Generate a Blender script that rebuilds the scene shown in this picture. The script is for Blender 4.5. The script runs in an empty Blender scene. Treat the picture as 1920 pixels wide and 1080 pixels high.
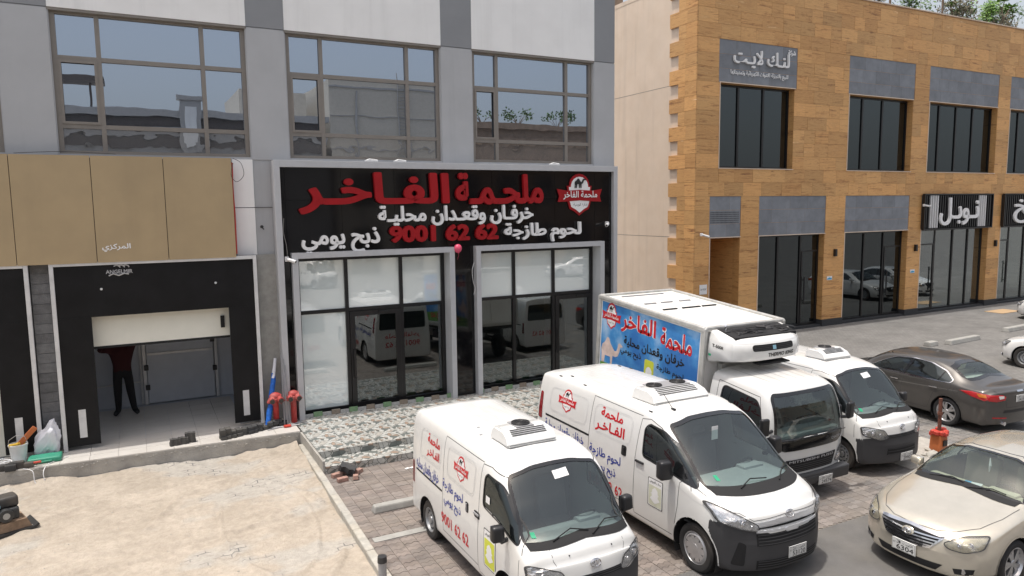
import bpy, bmesh, math, random
import numpy as np
from math import radians, sin, cos, pi
from mathutils import Vector, Matrix, bvhtree, geometry
random.seed(7); RNG = np.random.default_rng(7)
SC = bpy.context.scene; COL = SC.collection
# ------------------------------------------------------------------ camera, world, sun, exposure
CAMH = 5.08
cd = bpy.data.cameras.new('camera'); cam = bpy.data.objects.new('camera', cd); COL.objects.link(cam)
cd.sensor_width = 36; cd.lens = 25.247; cd.clip_end = 900; cd.clip_start = .1
_p, _r, _y = radians(6.40322), radians(-.70654), radians(27.73405)
FW = Vector((sin(_y)*cos(_p), cos(_y)*cos(_p), -sin(_p))); R0 = Vector((cos(_y), -sin(_y), 0)); U0 = R0.cross(FW)
RT = R0*cos(_r)+U0*sin(_r); UP = -R0*sin(_r)+U0*cos(_r)
mw = Matrix.Identity(4)
for i in range(3): mw[i][0] = RT[i]; mw[i][1] = UP[i]; mw[i][2] = -FW[i]; mw[i][3] = (0, 0, CAMH)[i]
cam.matrix_world = mw; SC.camera = cam
SUN = Vector((-.2, .035, 1)).normalized()
w = bpy.data.worlds.new("World"); SC.world = w; w.use_nodes = True
nt = w.node_tree; sk = nt.nodes.new('ShaderNodeTexSky'); sk.sky_type = 'NISHITA'; sk.sun_disc = False
sk.sun_elevation = math.asin(SUN.z); sk.sun_rotation = math.atan2(SUN.x, SUN.y)
sk.air_density = 1.0; sk.dust_density = 8.0; sk.ozone_density = .4
hz = nt.nodes.new('ShaderNodeMix'); hz.data_type = 'RGBA'; hz.inputs['Factor'].default_value = .45; hz.inputs['B'].default_value = (4.6, 4.7, 4.8, 1)   # pale desert haze over the whole sky
nt.links.new(sk.outputs[0], hz.inputs['A']); nt.links.new(hz.outputs['Result'], nt.nodes['Background'].inputs[0]); nt.nodes['Background'].inputs[1].default_value = .15
sl = bpy.data.lights.new('sun', 'SUN'); so = bpy.data.objects.new('sun', sl); COL.objects.link(so)
sl.energy = 2.3; sl.angle = radians(.5); sl.color = (1, .965, .91)
so.rotation_euler = SUN.to_track_quat('Z', 'Y').to_euler(); so.location = (0, 0, 40)
SC.view_settings.view_transform = 'Standard'; SC.view_settings.look = 'None'
SC.view_settings.exposure = .42; SC.view_settings.gamma = 1; SC.view_settings.use_curve_mapping = False
SC.render.engine = 'CYCLES'
try:
    SC.cycles.use_denoising = True; SC.cycles.max_bounces = 8; SC.cycles.transparent_max_bounces = 12
    SC.cycles.sample_clamp_indirect = 6
except Exception: pass
# ------------------------------------------------------------------ materials
MT = {}
def nodes(m): m.use_nodes = True; return m.node_tree.nodes, m.node_tree.links
def mat(name, c=(.5, .5, .5), r=.6, m=0., var=.12, vs=4., bump=0., bs=60., coat=0., spec=.5, tint=False, dust=0., dc=(.45, .38, .3), stretch=None, emis=0, stain=0, streak=0):
    if name in MT: return MT[name]
    M = bpy.data.materials.new(name); N, Lk = nodes(M); b = N['Principled BSDF']
    b.inputs['Roughness'].default_value = r; b.inputs['Metallic'].default_value = m
    b.inputs['Coat Weight'].default_value = coat; b.inputs['Coat Roughness'].default_value = .04
    b.inputs['Specular IOR Level'].default_value = spec
    g = N.new('ShaderNodeNewGeometry'); src = g.outputs['Position']
    if stretch:
        mp = N.new('ShaderNodeMapping'); mp.inputs['Scale'].default_value = stretch; Lk.new(src, mp.inputs[0]); src = mp.outputs[0]
    n = N.new('ShaderNodeTexNoise'); n.inputs['Scale'].default_value = vs; n.inputs['Detail'].default_value = 6; n.inputs['Roughness'].default_value = .6
    Lk.new(src, n.inputs['Vector'])
    mr = N.new('ShaderNodeMapRange'); mr.inputs['From Min'].default_value = .3; mr.inputs['From Max'].default_value = .7
    mr.inputs['To Min'].default_value = 1-var; mr.inputs['To Max'].default_value = 1+var; Lk.new(n.outputs['Fac'], mr.inputs[0])
    mx = N.new('ShaderNodeVectorMath'); mx.operation = 'SCALE'; mx.inputs[0].default_value = c[:3]; Lk.new(mr.outputs[0], mx.inputs['Scale'])
    col = mx.outputs[0]
    if tint:
        at = N.new('ShaderNodeAttribute'); at.attribute_name = 'tint'
        mm = N.new('ShaderNodeVectorMath'); mm.operation = 'MULTIPLY'; Lk.new(col, mm.inputs[0]); Lk.new(at.outputs['Color'], mm.inputs[1]); col = mm.outputs[0]
    if dust:
        n2 = N.new('ShaderNodeTexNoise'); n2.inputs['Scale'].default_value = 1.7; n2.inputs['Detail'].default_value = 8; Lk.new(g.outputs['Position'], n2.inputs['Vector'])
        m2 = N.new('ShaderNodeMapRange'); m2.inputs['From Min'].default_value = .42; m2.inputs['From Max'].default_value = .75; m2.inputs['To Max'].default_value = dust; Lk.new(n2.outputs['Fac'], m2.inputs[0])
        mi = N.new('ShaderNodeMix'); mi.data_type = 'RGBA'; Lk.new(m2.outputs[0], mi.inputs['Factor']); Lk.new(col, mi.inputs['A']); mi.inputs['B'].default_value = (*dc, 1); col = mi.outputs['Result']
    for on, scl, lo, hi in ((stain, (1.1, 1.1, 1.1), .60, .70), (streak, (2.6, 2.6, .16), .52, .78)):
        if not on: continue
        mp2 = N.new('ShaderNodeMapping'); mp2.inputs['Scale'].default_value = scl; mp2.inputs['Location'].default_value = (3.3, 1.7, .4); Lk.new(g.outputs['Position'], mp2.inputs[0])
        n4 = N.new('ShaderNodeTexNoise'); n4.inputs['Scale'].default_value = 1.; n4.inputs['Detail'].default_value = 7; n4.inputs['Roughness'].default_value = .62; Lk.new(mp2.outputs[0], n4.inputs['Vector'])
        r4 = N.new('ShaderNodeMapRange'); r4.inputs['From Min'].default_value = lo; r4.inputs['From Max'].default_value = hi; r4.inputs['To Min'].default_value = 1; r4.inputs['To Max'].default_value = 1-on; Lk.new(n4.outputs['Fac'], r4.inputs[0])
        m4 = N.new('ShaderNodeVectorMath'); m4.operation = 'SCALE'; Lk.new(col, m4.inputs[0]); Lk.new(r4.outputs[0], m4.inputs['Scale']); col = m4.outputs[0]
    Lk.new(col, b.inputs['Base Color'])
    if bump:
        n3 = N.new('ShaderNodeTexNoise'); n3.inputs['Scale'].default_value = bs; n3.inputs['Detail'].default_value = 4; Lk.new(src, n3.inputs['Vector'])
        bp = N.new('ShaderNodeBump'); bp.inputs['Strength'].default_value = bump; bp.inputs['Distance'].default_value = .01; Lk.new(n3.outputs['Fac'], bp.inputs['Height']); Lk.new(bp.outputs[0], b.inputs['Normal'])
    if emis: b.inputs['Emission Color'].default_value = (*c, 1); b.inputs['Emission Strength'].default_value = emis
    MT[name] = M; return M
def glassy(name, dark, refl, rtint=(.85, .93, 1), trans=0., ttint=(.8, .9, .88), wob=0., wscale=1.2, frost=False, rough=.0):
    """tinted architectural or car glass: glossy layer over a dark or see-through body"""
    M = bpy.data.materials.new(name); N, Lk = nodes(M); N.remove(N['Principled BSDF']); out = N['Material Output']
    d = N.new('ShaderNodeBsdfDiffuse'); d.inputs[0].default_value = (*dark, 1)
    body = d.outputs[0]
    if trans > 0:
        t = N.new('ShaderNodeBsdfTransparent'); t.inputs[0].default_value = (*ttint, 1)
        mxx = N.new('ShaderNodeMixShader'); mxx.inputs[0].default_value = trans; Lk.new(body, mxx.inputs[1]); Lk.new(t.outputs[0], mxx.inputs[2]); body = mxx.outputs[0]
    gl = N.new('ShaderNodeBsdfGlossy'); gl.inputs['Color'].default_value = (*rtint, 1); gl.inputs['Roughness'].default_value = rough
    lw = N.new('ShaderNodeLayerWeight'); lw.inputs[0].default_value = .25
    mr = N.new('ShaderNodeMapRange'); mr.inputs['To Min'].default_value = refl; mr.inputs['To Max'].default_value = min(1, refl+.5); Lk.new(lw.outputs['Fresnel'], mr.inputs[0])
    mx = N.new('ShaderNodeMixShader'); Lk.new(mr.outputs[0], mx.inputs[0]); Lk.new(body, mx.inputs[1]); Lk.new(gl.outputs[0], mx.inputs[2])
    Lk.new(mx.outputs[0], out.inputs[0])
    if wob:
        g = N.new('ShaderNodeNewGeometry'); n = N.new('ShaderNodeTexNoise'); n.inputs['Scale'].default_value = wscale; n.inputs['Detail'].default_value = 1.5; Lk.new(g.outputs['Position'], n.inputs['Vector'])
        bp = N.new('ShaderNodeBump'); bp.inputs['Strength'].default_value = wob; bp.inputs['Distance'].default_value = .02; Lk.new(n.outputs['Fac'], bp.inputs['Height']); Lk.new(bp.outputs[0], gl.inputs['Normal'])
    MT[name] = M; return M
# ------------------------------------------------------------------ mesh builder
class G:
    def __init__(s): s.v = []; s.f = []; s.t = []
    def add(s, vs, fs, tint=None):
        o = len(s.v); s.v += [tuple(p) for p in vs]; s.f += [tuple(i+o for i in f) for f in fs]
        s.t += [tint or (1, 1, 1)]*len(vs); return s
    def box(s, x0, x1, y0, y1, z0, z1, M=None, tint=None):
        vs = [Vector((x, y, z)) for x in (x0, x1) for y in (y0, y1) for z in (z0, z1)]
        if M: vs = [M @ p for p in vs]
        return s.add(vs, [(0, 1, 3, 2), (4, 6, 7, 5), (0, 4, 5, 1), (2, 3, 7, 6), (0, 2, 6, 4), (1, 5, 7, 3)], tint)
    def rbox(s, cx, cy, cz, sx, sy, sz, r=.02, seg=2, M=None, taper=None):
        bm = bmesh.new(); bmesh.ops.create_cube(bm, size=1)
        for p in bm.verts:
            k = 1 if not taper or p.co.z < 0 else taper
            p.co = Vector((p.co.x*sx*(k if isinstance(k, (int, float)) else k[0]), p.co.y*sy*(k if isinstance(k, (int, float)) else k[1]), p.co.z*sz))
        bmesh.ops.bevel(bm, geom=bm.edges[:], offset=min(r, .49*min(sx, sy, sz)), segments=seg, affect='EDGES', profile=.6)
        c = Vector((cx, cy, cz)); bm.verts.ensure_lookup_table()
        vs = [(M @ (p.co+c)) if M else p.co+c for p in bm.verts]
        fs = [tuple(q.index for q in f.verts) for f in bm.faces]; bm.free(); return s.add(vs, fs)
    def cyl(s, p0, p1, r0, r1=None, n=12, caps=True, tint=None):
        p0 = Vector(p0); p1 = Vector(p1); r1 = r0 if r1 is None else r1; d = (p1-p0).normalized()
        a = d.orthogonal().normalized(); b = d.cross(a)
        vs = [p+(a*cos(2*pi*i/n)+b*sin(2*pi*i/n))*r for p, r in ((p0, r0), (p1, r1)) for i in range(n)]
        fs = [(i, (i+1) % n, n+(i+1) % n, n+i) for i in range(n)]
        if caps: fs += [tuple(range(n))[::-1], tuple(range(n, 2*n))]
        return s.add(vs, fs, tint)
    def tube(s, pts, r, n=6):
        pts = [Vector(p) for p in pts]; o = []; k = len(pts)
        for i, p in enumerate(pts):
            d = (pts[min(i+1, k-1)]-pts[max(i-1, 0)]).normalized(); a = d.cross(Vector((.13, .21, 1))).normalized(); b = d.cross(a)
            rr = r[i] if isinstance(r, (list, tuple)) else r
            o += [p+(a*cos(2*pi*j/n)+b*sin(2*pi*j/n))*rr for j in range(n)]
        fs = [(i*n+j, i*n+(j+1) % n, (i+1)*n+(j+1) % n, (i+1)*n+j) for i in range(k-1) for j in range(n)]
        fs += [tuple(range(n))[::-1], tuple(range((k-1)*n, k*n))]; return s.add(o, fs)
    def lathe(s, prof, n=24, M=None, arc=(0, 2*pi)):
        """prof [(axial, radius)] about +Y of M"""
        k = len(prof); full = abs(arc[1]-arc[0]-2*pi) < 1e-6; m = n if full else n+1
        vs = []
        for i in range(m):
            a = arc[0]+(arc[1]-arc[0])*i/n
            for (ax, r) in prof: vs.append(Vector((r*cos(a), ax, r*sin(a))))
        if M: vs = [M @ p for p in vs]
        fs = [(i*k+j, i*k+j+1, ((i+1) % m)*k+j+1, ((i+1) % m)*k+j) for i in range(n) for j in range(k-1)]
        return s.add(vs, fs)
    def prism(s, poly, a, b, ax='y', tint=None):
        """poly 2D extruded along axis from a to b; ax y: poly (x,z); x: (y,z); z: (x,y)"""
        P = {'y': lambda p, t: (p[0], t, p[1]), 'x': lambda p, t: (t, p[0], p[1]), 'z': lambda p, t: (p[0], p[1], t)}[ax]
        n = len(poly); vs = [P(p, a) for p in poly]+[P(p, b) for p in poly]
        fs = [tuple(range(n)), tuple(range(n, 2*n))[::-1]]+[(i, n+i, n+(i+1) % n, (i+1) % n) for i in range(n)]
        return s.add(vs, fs, tint)
    def ball(s, c, r, n=12, sc=(1, 1, 1)):
        m = n//2; vs = [(c[0]+r*sc[0]*sin(pi*i/m)*cos(2*pi*j/n), c[1]+r*sc[1]*sin(pi*i/m)*sin(2*pi*j/n), c[2]+r*sc[2]*cos(pi*i/m)) for i in range(m+1) for j in range(n)]
        fs = [(i*n+j, (i+1)*n+j, (i+1)*n+(j+1) % n, i*n+(j+1) % n) for i in range(m) for j in range(n)]; return s.add(vs, fs)
TINTED = {'travertine', 'paver', 'grey_stone', 'block_grey', 'floor_tile', 'skirt'}
def mesh_of(name, g, smooth=False, off=(0, 0, 0), tint=False):
    m = bpy.data.meshes.new(name); v = np.array(g.v, dtype=float).reshape(-1, 3)-np.array(off, float)
    m.from_pydata(v.tolist(), [], g.f)
    if tint or any(t != (1, 1, 1) for t in g.t):
        ca = m.color_attributes.new('tint', 'FLOAT_COLOR', 'POINT')
        ca.data.foreach_set('color', np.concatenate([np.array(g.t, float), np.ones((len(g.t), 1))], 1).ravel())
    bm = bmesh.new(); bm.from_mesh(m)
    if len(bm.faces) < 20000: bmesh.ops.recalc_face_normals(bm, faces=bm.faces[:])
    bm.to_mesh(m); bm.free()
    if smooth: m.shade_smooth() if hasattr(m, 'shade_smooth') else None
    return m
def wloc(o):
    p = Vector((0, 0, 0))
    while o: p += Vector(o.location); o = o.parent
    return p
def link(name, me, mt=None, parent=None, loc=(0, 0, 0), **kw):
    o = bpy.data.objects.new(name, me); COL.objects.link(o); o.parent = parent; o.location = loc
    if mt is not None and me is not None and not me.materials: me.materials.append(MT[mt] if isinstance(mt, str) else mt)
    for k, v in kw.items(): o[k] = v
    return o
def part(name, g, mt, parent=None, smooth=None, bevel=0, local=False, **kw):
    """mesh part, vertices given in world coordinates (or local=True)"""
    off = (0, 0, 0) if local or parent is None else wloc(parent)
    m = mesh_of(name, g, False, off, mt in TINTED); o = link(name, m, mt, parent, **kw)
    if smooth: m.shade_smooth(); m.set_sharp_from_angle(angle=radians(smooth if smooth > 1 else 40))
    if bevel:
        b = o.modifiers.new('b', 'BEVEL'); b.width = bevel; b.segments = 2; b.limit_method = 'ANGLE'; b.angle_limit = radians(35)
    return o
def thing(name, label, cat, loc=(0, 0, 0), rot=None, group=None):
    o = bpy.data.objects.new(name, None); COL.objects.link(o); o.location = loc; o.empty_display_size = .2
    if rot: o.rotation_euler = rot
    o['label'] = label; o['category'] = cat
    if group: o['group'] = group
    return o
def struct(name, g, mt, **kw): return part(name, g, mt, None, kind='structure', **kw)
def single(name, g, mt, label, cat, group=None, **kw):
    o = part(name, g, mt, None, **kw); o['label'] = label; o['category'] = cat
    if group: o['group'] = group
    return o
def copy_tree(o, parent=None):
    c = o.copy(); COL.objects.link(c); c.parent = parent
    for ch in list(o.children): copy_tree(ch, c)
    return c
# ------------------------------------------------------------------ lettering
_AR = {'ا': (0xFE8D, 2), 'أ': (0xFE83, 2), 'إ': (0xFE87, 2), 'ب': (0xFE8F, 4), 'ة': (0xFE93, 2), 'ت': (0xFE95, 4), 'ج': (0xFE9D, 4), 'ح': (0xFEA1, 4), 'خ': (0xFEA5, 4), 'د': (0xFEA9, 2), 'ذ': (0xFEAB, 2), 'ر': (0xFEAD, 2), 'ز': (0xFEAF, 2), 'س': (0xFEB1, 4), 'ش': (0xFEB5, 4), 'ض': (0xFEBD, 4), 'ط': (0xFEC1, 4), 'ع': (0xFEC9, 4), 'ف': (0xFED1, 4), 'ق': (0xFED5, 4), 'ك': (0xFED9, 4), 'ل': (0xFEDD, 4), 'م': (0xFEE1, 4), 'ن': (0xFEE5, 4), 'ه': (0xFEE9, 4), 'و': (0xFEED, 2), 'ي': (0xFEF1, 4), 'ئ': (0xFE89, 4), 'ـ': (0x640, 1), 'ﻻ': (0xFEFB, 2)}
def shape(s):
    """returns glyphs left to right with run ids: [(char, run)]"""
    s = s.replace('لا', 'ﻻ'); out = []; run = 0; n = len(s)
    for i, c in enumerate(s):
        if c not in _AR: run += 1; out.append((c, run)); run += 1; continue
        base, k = _AR[c]
        prev = i > 0 and s[i-1] in _AR and _AR[s[i-1]][1] in (4, 1)
        nxt = i < n-1 and s[i+1] in _AR and k in (4, 1)
        if not prev: run += 1
        ch = chr(0x640) if k == 1 else chr(base+(0 if not prev and not nxt else 1 if prev and not nxt else 2 if not prev else 3) if k == 4 else base+(1 if prev else 0))
        out.append((ch, run))
    if any(c in _AR for c in s): out.reverse()
    # digits inside keep their own order
    res = []; i = 0
    while i < len(out):
        if out[i][0].isdigit():
            j = i
            while j < len(out) and out[j][0].isdigit(): j += 1
            res += out[i:j][::-1] if any(c in _AR for c in s) else out[i:j]; i = j
        else: res.append(out[i]); i += 1
    return res
_GC = {}
TMP = bpy.data.scenes.new('tmp')
def _glyph(txt, off, ext, res):
    c = bpy.data.curves.new('t', 'FONT'); c.body = txt; c.offset = off; c.extrude = ext; c.resolution_u = res
    o = bpy.data.objects.new('t', c); TMP.collection.objects.link(o)
    with bpy.context.temp_override(scene=TMP, view_layer=TMP.view_layers[0]): dg = bpy.context.evaluated_depsgraph_get()
    m = o.evaluated_get(dg).to_mesh()
    v = np.array([p.co[:] for p in m.vertices]).reshape(-1, 3); f = [tuple(p.vertices) for p in m.polygons]
    bpy.data.objects.remove(o); bpy.data.curves.remove(c); return v, f
def embolden(v, f, off, ext):
    """dilate a flat glyph by off and give it side walls when ext"""
    V = [tuple(p) for p in v]; n0 = len(V)
    if ext: V = [(a, b, ext) for a, b, c in V]
    F = list(f); ed = {}
    for q in f:
        for i in range(len(q)): ed[(q[i], q[(i+1) % len(q)])] = 1
    bd = [e for e in ed if (e[1], e[0]) not in ed]; nxt = {}; outer = {}
    for k, (a, b) in enumerate(bd):
        p, q = v[a], v[b]; d = q-p; L = math.hypot(d[0], d[1])
        if L < 1e-7: continue
        n = (d[1]/L*off, -d[0]/L*off); z = (ext or 0)-.0004-.0004*(k % 3); i = len(V)
        V += [(p[0], p[1], z), (q[0], q[1], z), (q[0]+n[0], q[1]+n[1], z), (p[0]+n[0], p[1]+n[1], z)]; F.append((i, i+3, i+2, i+1)); outer[(a, 'o')] = i; outer[(b, 'i')] = i
        if ext: V += [(q[0]+n[0], q[1]+n[1], -ext), (p[0]+n[0], p[1]+n[1], -ext)]; F.append((i+3, i+5, i+4, i+2))
    for (a, kind), i in list(outer.items()):
        if kind == 'o' and (a, 'i') in outer:
            j = outer[(a, 'i')]; p1 = V[j+2]; p2 = V[i+3]; c = (v[a][0], v[a][1])
            if (p1[0]-c[0])*(p2[1]-c[1])-(p1[1]-c[1])*(p2[0]-c[0]) > 1e-9:
                z = (ext or 0)-.002; m = ((p1[0]+p2[0])/2-c[0], (p1[1]+p2[1])/2-c[1]); mm = max(math.hypot(*m), 1e-6); m = (c[0]+m[0]/mm*off, c[1]+m[1]/mm*off); k = len(V)
                V += [(c[0], c[1], z), (p1[0], p1[1], z), (m[0], m[1], z), (p2[0], p2[1], z)]; F.append((k, k+1, k+2, k+3))
                if ext: V += [(p1[0], p1[1], -ext), (m[0], m[1], -ext), (p2[0], p2[1], -ext)]; F += [(k+1, k+4, k+5, k+2), (k+2, k+5, k+6, k+3)]
    return np.array(V), F
def glyph(ch, off, ext, res):
    k = (ch, off, ext, res)
    if k not in _GC:
        b = _glyph('|', 0, 0, 2)[0][:, 0].max()
        adv = _glyph(ch+'|', 0, 0, 2)[0][:, 0].max()-b
        v, f = _glyph(ch, 0, 0, res) if ch != ' ' else (np.zeros((0, 3)), [])
        if len(v) and (off > .002 or ext): v, f = embolden(v, f, off, ext)
        _GC[k] = (v, f, adv)
    return _GC[k]
def text2d(s, off=.02, ext=0., res=2, space=1.):
    """list of (verts(n,3) x,y,depth, faces, run) unit font size; x left to right"""
    x = 0; out = []
    for i, (ch, run) in enumerate(shape(s)):
        v, f, adv = glyph(ch, off, ext, res)
        if len(v):
            q = v.copy(); q[:, 0] += x; out.append((q, f, run))
        x += adv*(space if ch == ' ' else 1)
    return out
def fit_text(s, x0, x1, y0, y1, off=.02, ext=0., res=2, space=1., shear=0.):
    T = text2d(s, off, ext, res, space); A = np.concatenate([t[0] for t in T]); a, b = A.min(0), A.max(0)
    for v, f, r in T:
        yy = (v[:, 1]-a[1])/(b[1]-a[1])
        v[:, 0] = x0+(v[:, 0]-a[0])/(b[0]-a[0])*(x1-x0)+shear*(yy-.5); v[:, 1] = y0+yy*(y1-y0)
    return T
def put_text(s, mt, parent, x0, x1, z0, z1, y, depth=.0, off=.02, res=2, name='lettering', split=False, **k):
    """lettering on a plane y=const facing -Y, world coordinates"""
    T = fit_text(s, x0, x1, z0, z1, off, .5 if depth else 0, res, **k); gs = {}
    for i, (v, f, r) in enumerate(T):
        g = gs.setdefault(r if split else 0, G())
        d = v[:, 2]*depth+(i % 3)*.002 if depth else v[:, 2]+(i % 3)*.0012
        g.add([(a, y-c, b) for a, b, c in zip(v[:, 0], v[:, 1], d)], f)
    for g in gs.values(): part(name, g, mt, parent)
def pip(px, py, poly):
    c = np.zeros(px.shape, bool); n = len(poly); j = n-1
    for i in range(n):
        xi, yi = poly[i]; xj, yj = poly[j]
        if yi != yj: c ^= ((yi > py) != (yj > py)) & (px < (xj-xi)*(py-yi)/(yj-yi)+xi)
        j = i
    return c
def rpoly(poly, r=.05, n=4):
    """round the corners of a polygon"""
    out = []; k = len(poly)
    for i in range(k):
        p, a, b = Vector(poly[i]), Vector(poly[i-1]), Vector(poly[(i+1) % k])
        d1 = (a-p); d2 = (b-p); q = min(r, d1.length*.45, d2.length*.45)
        s, e = p+d1.normalized()*q, p+d2.normalized()*q
        for t in range(n+1):
            t /= n; out.append(tuple(s*(1-t)**2+p*2*t*(1-t)+e*t*t))
    return out
CAMEL = [(0, 0), (.03, .42), (0, .55), (.06, .72), (.2, .8), (.33, 1.0), (.45, .98), (.55, .78), (.68, .62), (.76, .66), (.84, .86), (.93, .98), (1.08, 1.0), (1.2, .9), (1.18, .84), (1.02, .85), (.94, .74), (.86, .52), (.72, .42), (.7, 0), (.64, 0), (.62, .36), (.56, .36), (.53, 0), (.47, 0), (.47, .4), (.25, .42), (.19, 0), (.13, 0), (.15, .38), (.08, .3), (.06, 0)]
def shield(k=1.):
    P = [(-.52, .42), (-.42, .42)]+[(.42*cos(a), .46+.5*sin(a)) for a in np.linspace(pi-.15, .15, 9)]+[(.42, .42), (.52, .42), (.5, .2), (.5, -.25), (.4, -.62), (.2, -.74), (0, -.92), (-.2, -.74), (-.4, -.62), (-.5, -.25), (-.5, .2)]
    return [(x*k*1.0, y*k) for x, y in P]
def emblem_layers(outline):
    """[(material, polys or text pieces, layer)] in unit coordinates x -1..1, y -1..1"""
    rib = [(-.95, .28), (-.55, .2), (0, .24), (.55, .2), (.95, .28), (.86, -.05), (.92, -.3), (.55, -.28), (0, -.24), (-.55, -.28), (-.92, -.3), (-.86, -.05)]
    L = [('print_red', [shield(1.0)], 0), ('print_white', [shield(.86)], 1), ('print_red', [rib], 2), ('print_black', [[(-.22+p[0]*.4, .32+p[1]*.42) for p in CAMEL]], 3)]
    t = fit_text('ملحمة الفاخر', -.72, .72, -.2, .2, .015); L.append(('print_white', t, 4))
    t = fit_text('إدارة كويتية', -.3, .3, -.52, -.36, .005); L.append(('print_black', t, 4))
    return L
def flat_polys(polys):
    vs, fs = [], []
    for p in polys:
        tr = geometry.tessellate_polygon([[Vector((a, b, 0)) for a, b in p]]); o = len(vs); vs += [(a, b) for a, b in p]; fs += [tuple(i+o for i in t) for t in tr]
    return vs, fs
# ------------------------------------------------------------------ vehicle bodies
def pchip(xk, Y, x):
    xk = np.asarray(xk, float); Y = np.asarray(Y, float); h = np.diff(xk); hs = h.reshape((-1,)+(1,)*(Y.ndim-1)); d = np.diff(Y, axis=0)/hs
    m = np.zeros_like(Y); w1 = 2*hs[1:]+hs[:-1]; w2 = hs[1:]+2*hs[:-1]; ok = d[:-1]*d[1:] > 0
    with np.errstate(all='ignore'): hm = (w1+w2)/(w1/d[:-1]+w2/d[1:])
    m[1:-1] = np.where(ok, hm, 0); m[0] = d[0]; m[-1] = d[-1]
    i = np.clip(np.searchsorted(xk, x)-1, 0, len(xk)-2); t = ((x-xk[i])/h[i]).reshape((-1,)+(1,)*(Y.ndim-1)); H = h[i].reshape(t.shape)
    return (2*t**3-3*t*t+1)*Y[i]+(t**3-2*t*t+t)*H*m[i]+(-2*t**3+3*t*t)*Y[i+1]+(t**3-t*t)*H*m[i+1]
class Loft:
    """body surface lofted from stations {u, 8 half-ring points (v,z)} with rounded caps at both ends"""
    def __init__(s, st, zb, front=(.06, 4., .6), rear=(.05, 5., 1.), deform=None, cell=.022):
        st = sorted(st, key=lambda q: q[0]); U = np.array([q[0] for q in st]); P = np.array([[(0, q[1][0][1])]+list(q[1]) for q in st], float)
        nu = int((U[-1]-U[0])/cell); us = np.linspace(U[0], U[-1], nu); Q = pchip(U, P, us)
        seg = np.linalg.norm(np.diff(P, axis=1), axis=2).mean(0); cs = np.concatenate([[0], np.cumsum(seg)])
        n = int(cs[-1]/cell); ts = np.linspace(0, cs[-1], n)
        Q = np.swapaxes(pchip(cs, np.swapaxes(Q, 0, 1), ts), 0, 1)       # nu,n,2
        full = np.concatenate([Q, (Q*[-1, 1])[:, -2:0:-1]], 1)
        ring = lambda q, u: np.concatenate([np.full((len(q), 1), u), q], 1)
        rows = [ring(full[i], us[i]) for i in range(nu)]
        def cap(q, u, b, p, zc, sg):
            ph = np.linspace(0, pi/3, 9)[1:]; r1 = np.cos(ph)**(2/p); r = np.concatenate([r1, np.linspace(r1[-1], .012, int(.9/cell))[1:]])
            o = []; c = np.array([0, zc])
            for k in r: o.append(ring(c+(q-c)*k, u+sg*b*(1-k**p)**(1/p)))
            return o
        fr = cap(full[-1], us[-1], front[0], front[1], front[2], 1); rr = cap(full[0], us[0], rear[0], rear[1], rear[2], -1)
        V = np.array(rr[::-1]+rows+fr)
        if deform: V = deform(V)
        s.shape = V.shape[:2]; a, b = s.shape; s.V = V.reshape(-1, 3)
        I = np.arange(a*b).reshape(a, b); J = np.roll(I, -1, 1)
        s.F = np.stack([I[:-1], J[:-1], J[1:], I[1:]], -1).reshape(-1, 4)
        s.bvh = bvhtree.BVHTree.FromPolygons([Vector(p) for p in s.V], s.F.tolist()); s.calc()
    def calc(s):
        p = s.V[s.F]; n = np.cross(p[:, 2]-p[:, 0], p[:, 3]-p[:, 1]); c = p.mean(1)
        mid = s.V.mean(0)
        if (n*(c-mid)).sum() < 0: s.F = s.F[:, ::-1].copy(); n = -n
        vn = np.zeros_like(s.V)
        for k in range(4): np.add.at(vn, s.F[:, k], n)
        s.VN = vn/np.maximum(np.linalg.norm(vn, axis=1, keepdims=True), 1e-12); s.N = n/np.maximum(np.linalg.norm(n, axis=1, keepdims=True), 1e-12); s.C = c
        s.lab = np.zeros(len(s.F), int) if not hasattr(s, 'lab') else s.lab
    def cast(s, view, a, b, off=0.):
        """project 2D view coordinates on the surface; view L/R (u,z) F/B (v,z) T (u,v)"""
        o, d = {'L': ((a, 3, b), (0, -1, 0)), 'R': ((a, -3, b), (0, 1, 0)), 'F': ((3, a, b), (-1, 0, 0)), 'B': ((-9, a, b), (1, 0, 0)), 'T': ((a, b, 5), (0, 0, -1))}[view]
        h, n, i, dist = s.bvh.ray_cast(Vector(o), Vector(d))
        if h is None: return None
        if n.dot(Vector(d)) > 0: n = -n
        return h+n*off
    def snap(s, poly, view, tol=.012):
        a, b = {'S': (0, 2), 'F': (1, 2), 'B': (1, 2)}[view]; ax = {'S': 1, 'F': 0, 'B': 0}[view]; X = s.V[:, [a, b]]
        sel = {'S': np.abs(s.VN[:, 1]) > .45, 'F': (s.VN[:, 0] > .25), 'B': s.VN[:, 0] < -.25}[view]
        best = np.full(len(X), 9.); tgt = X.copy()
        for i in range(len(poly)):
            p, q = np.array(poly[i-1]), np.array(poly[i]); e = q-p; t = np.clip(((X-p)@e)/max(e@e, 1e-12), 0, 1)[:, None]; c = p+t*e; d = np.linalg.norm(X-c, axis=1)
            m = d < best; best[m] = d[m]; tgt[m] = c[m]
        idx = np.where(sel & (best < tol))[0]
        for i in idx:
            vw = ('L' if s.V[i, 1] > 0 else 'R') if view == 'S' else view
            h = s.cast(vw, float(tgt[i, 0]), float(tgt[i, 1]))
            if h is not None and (h-Vector(s.V[i])).length < .06: s.V[i] = h
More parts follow.
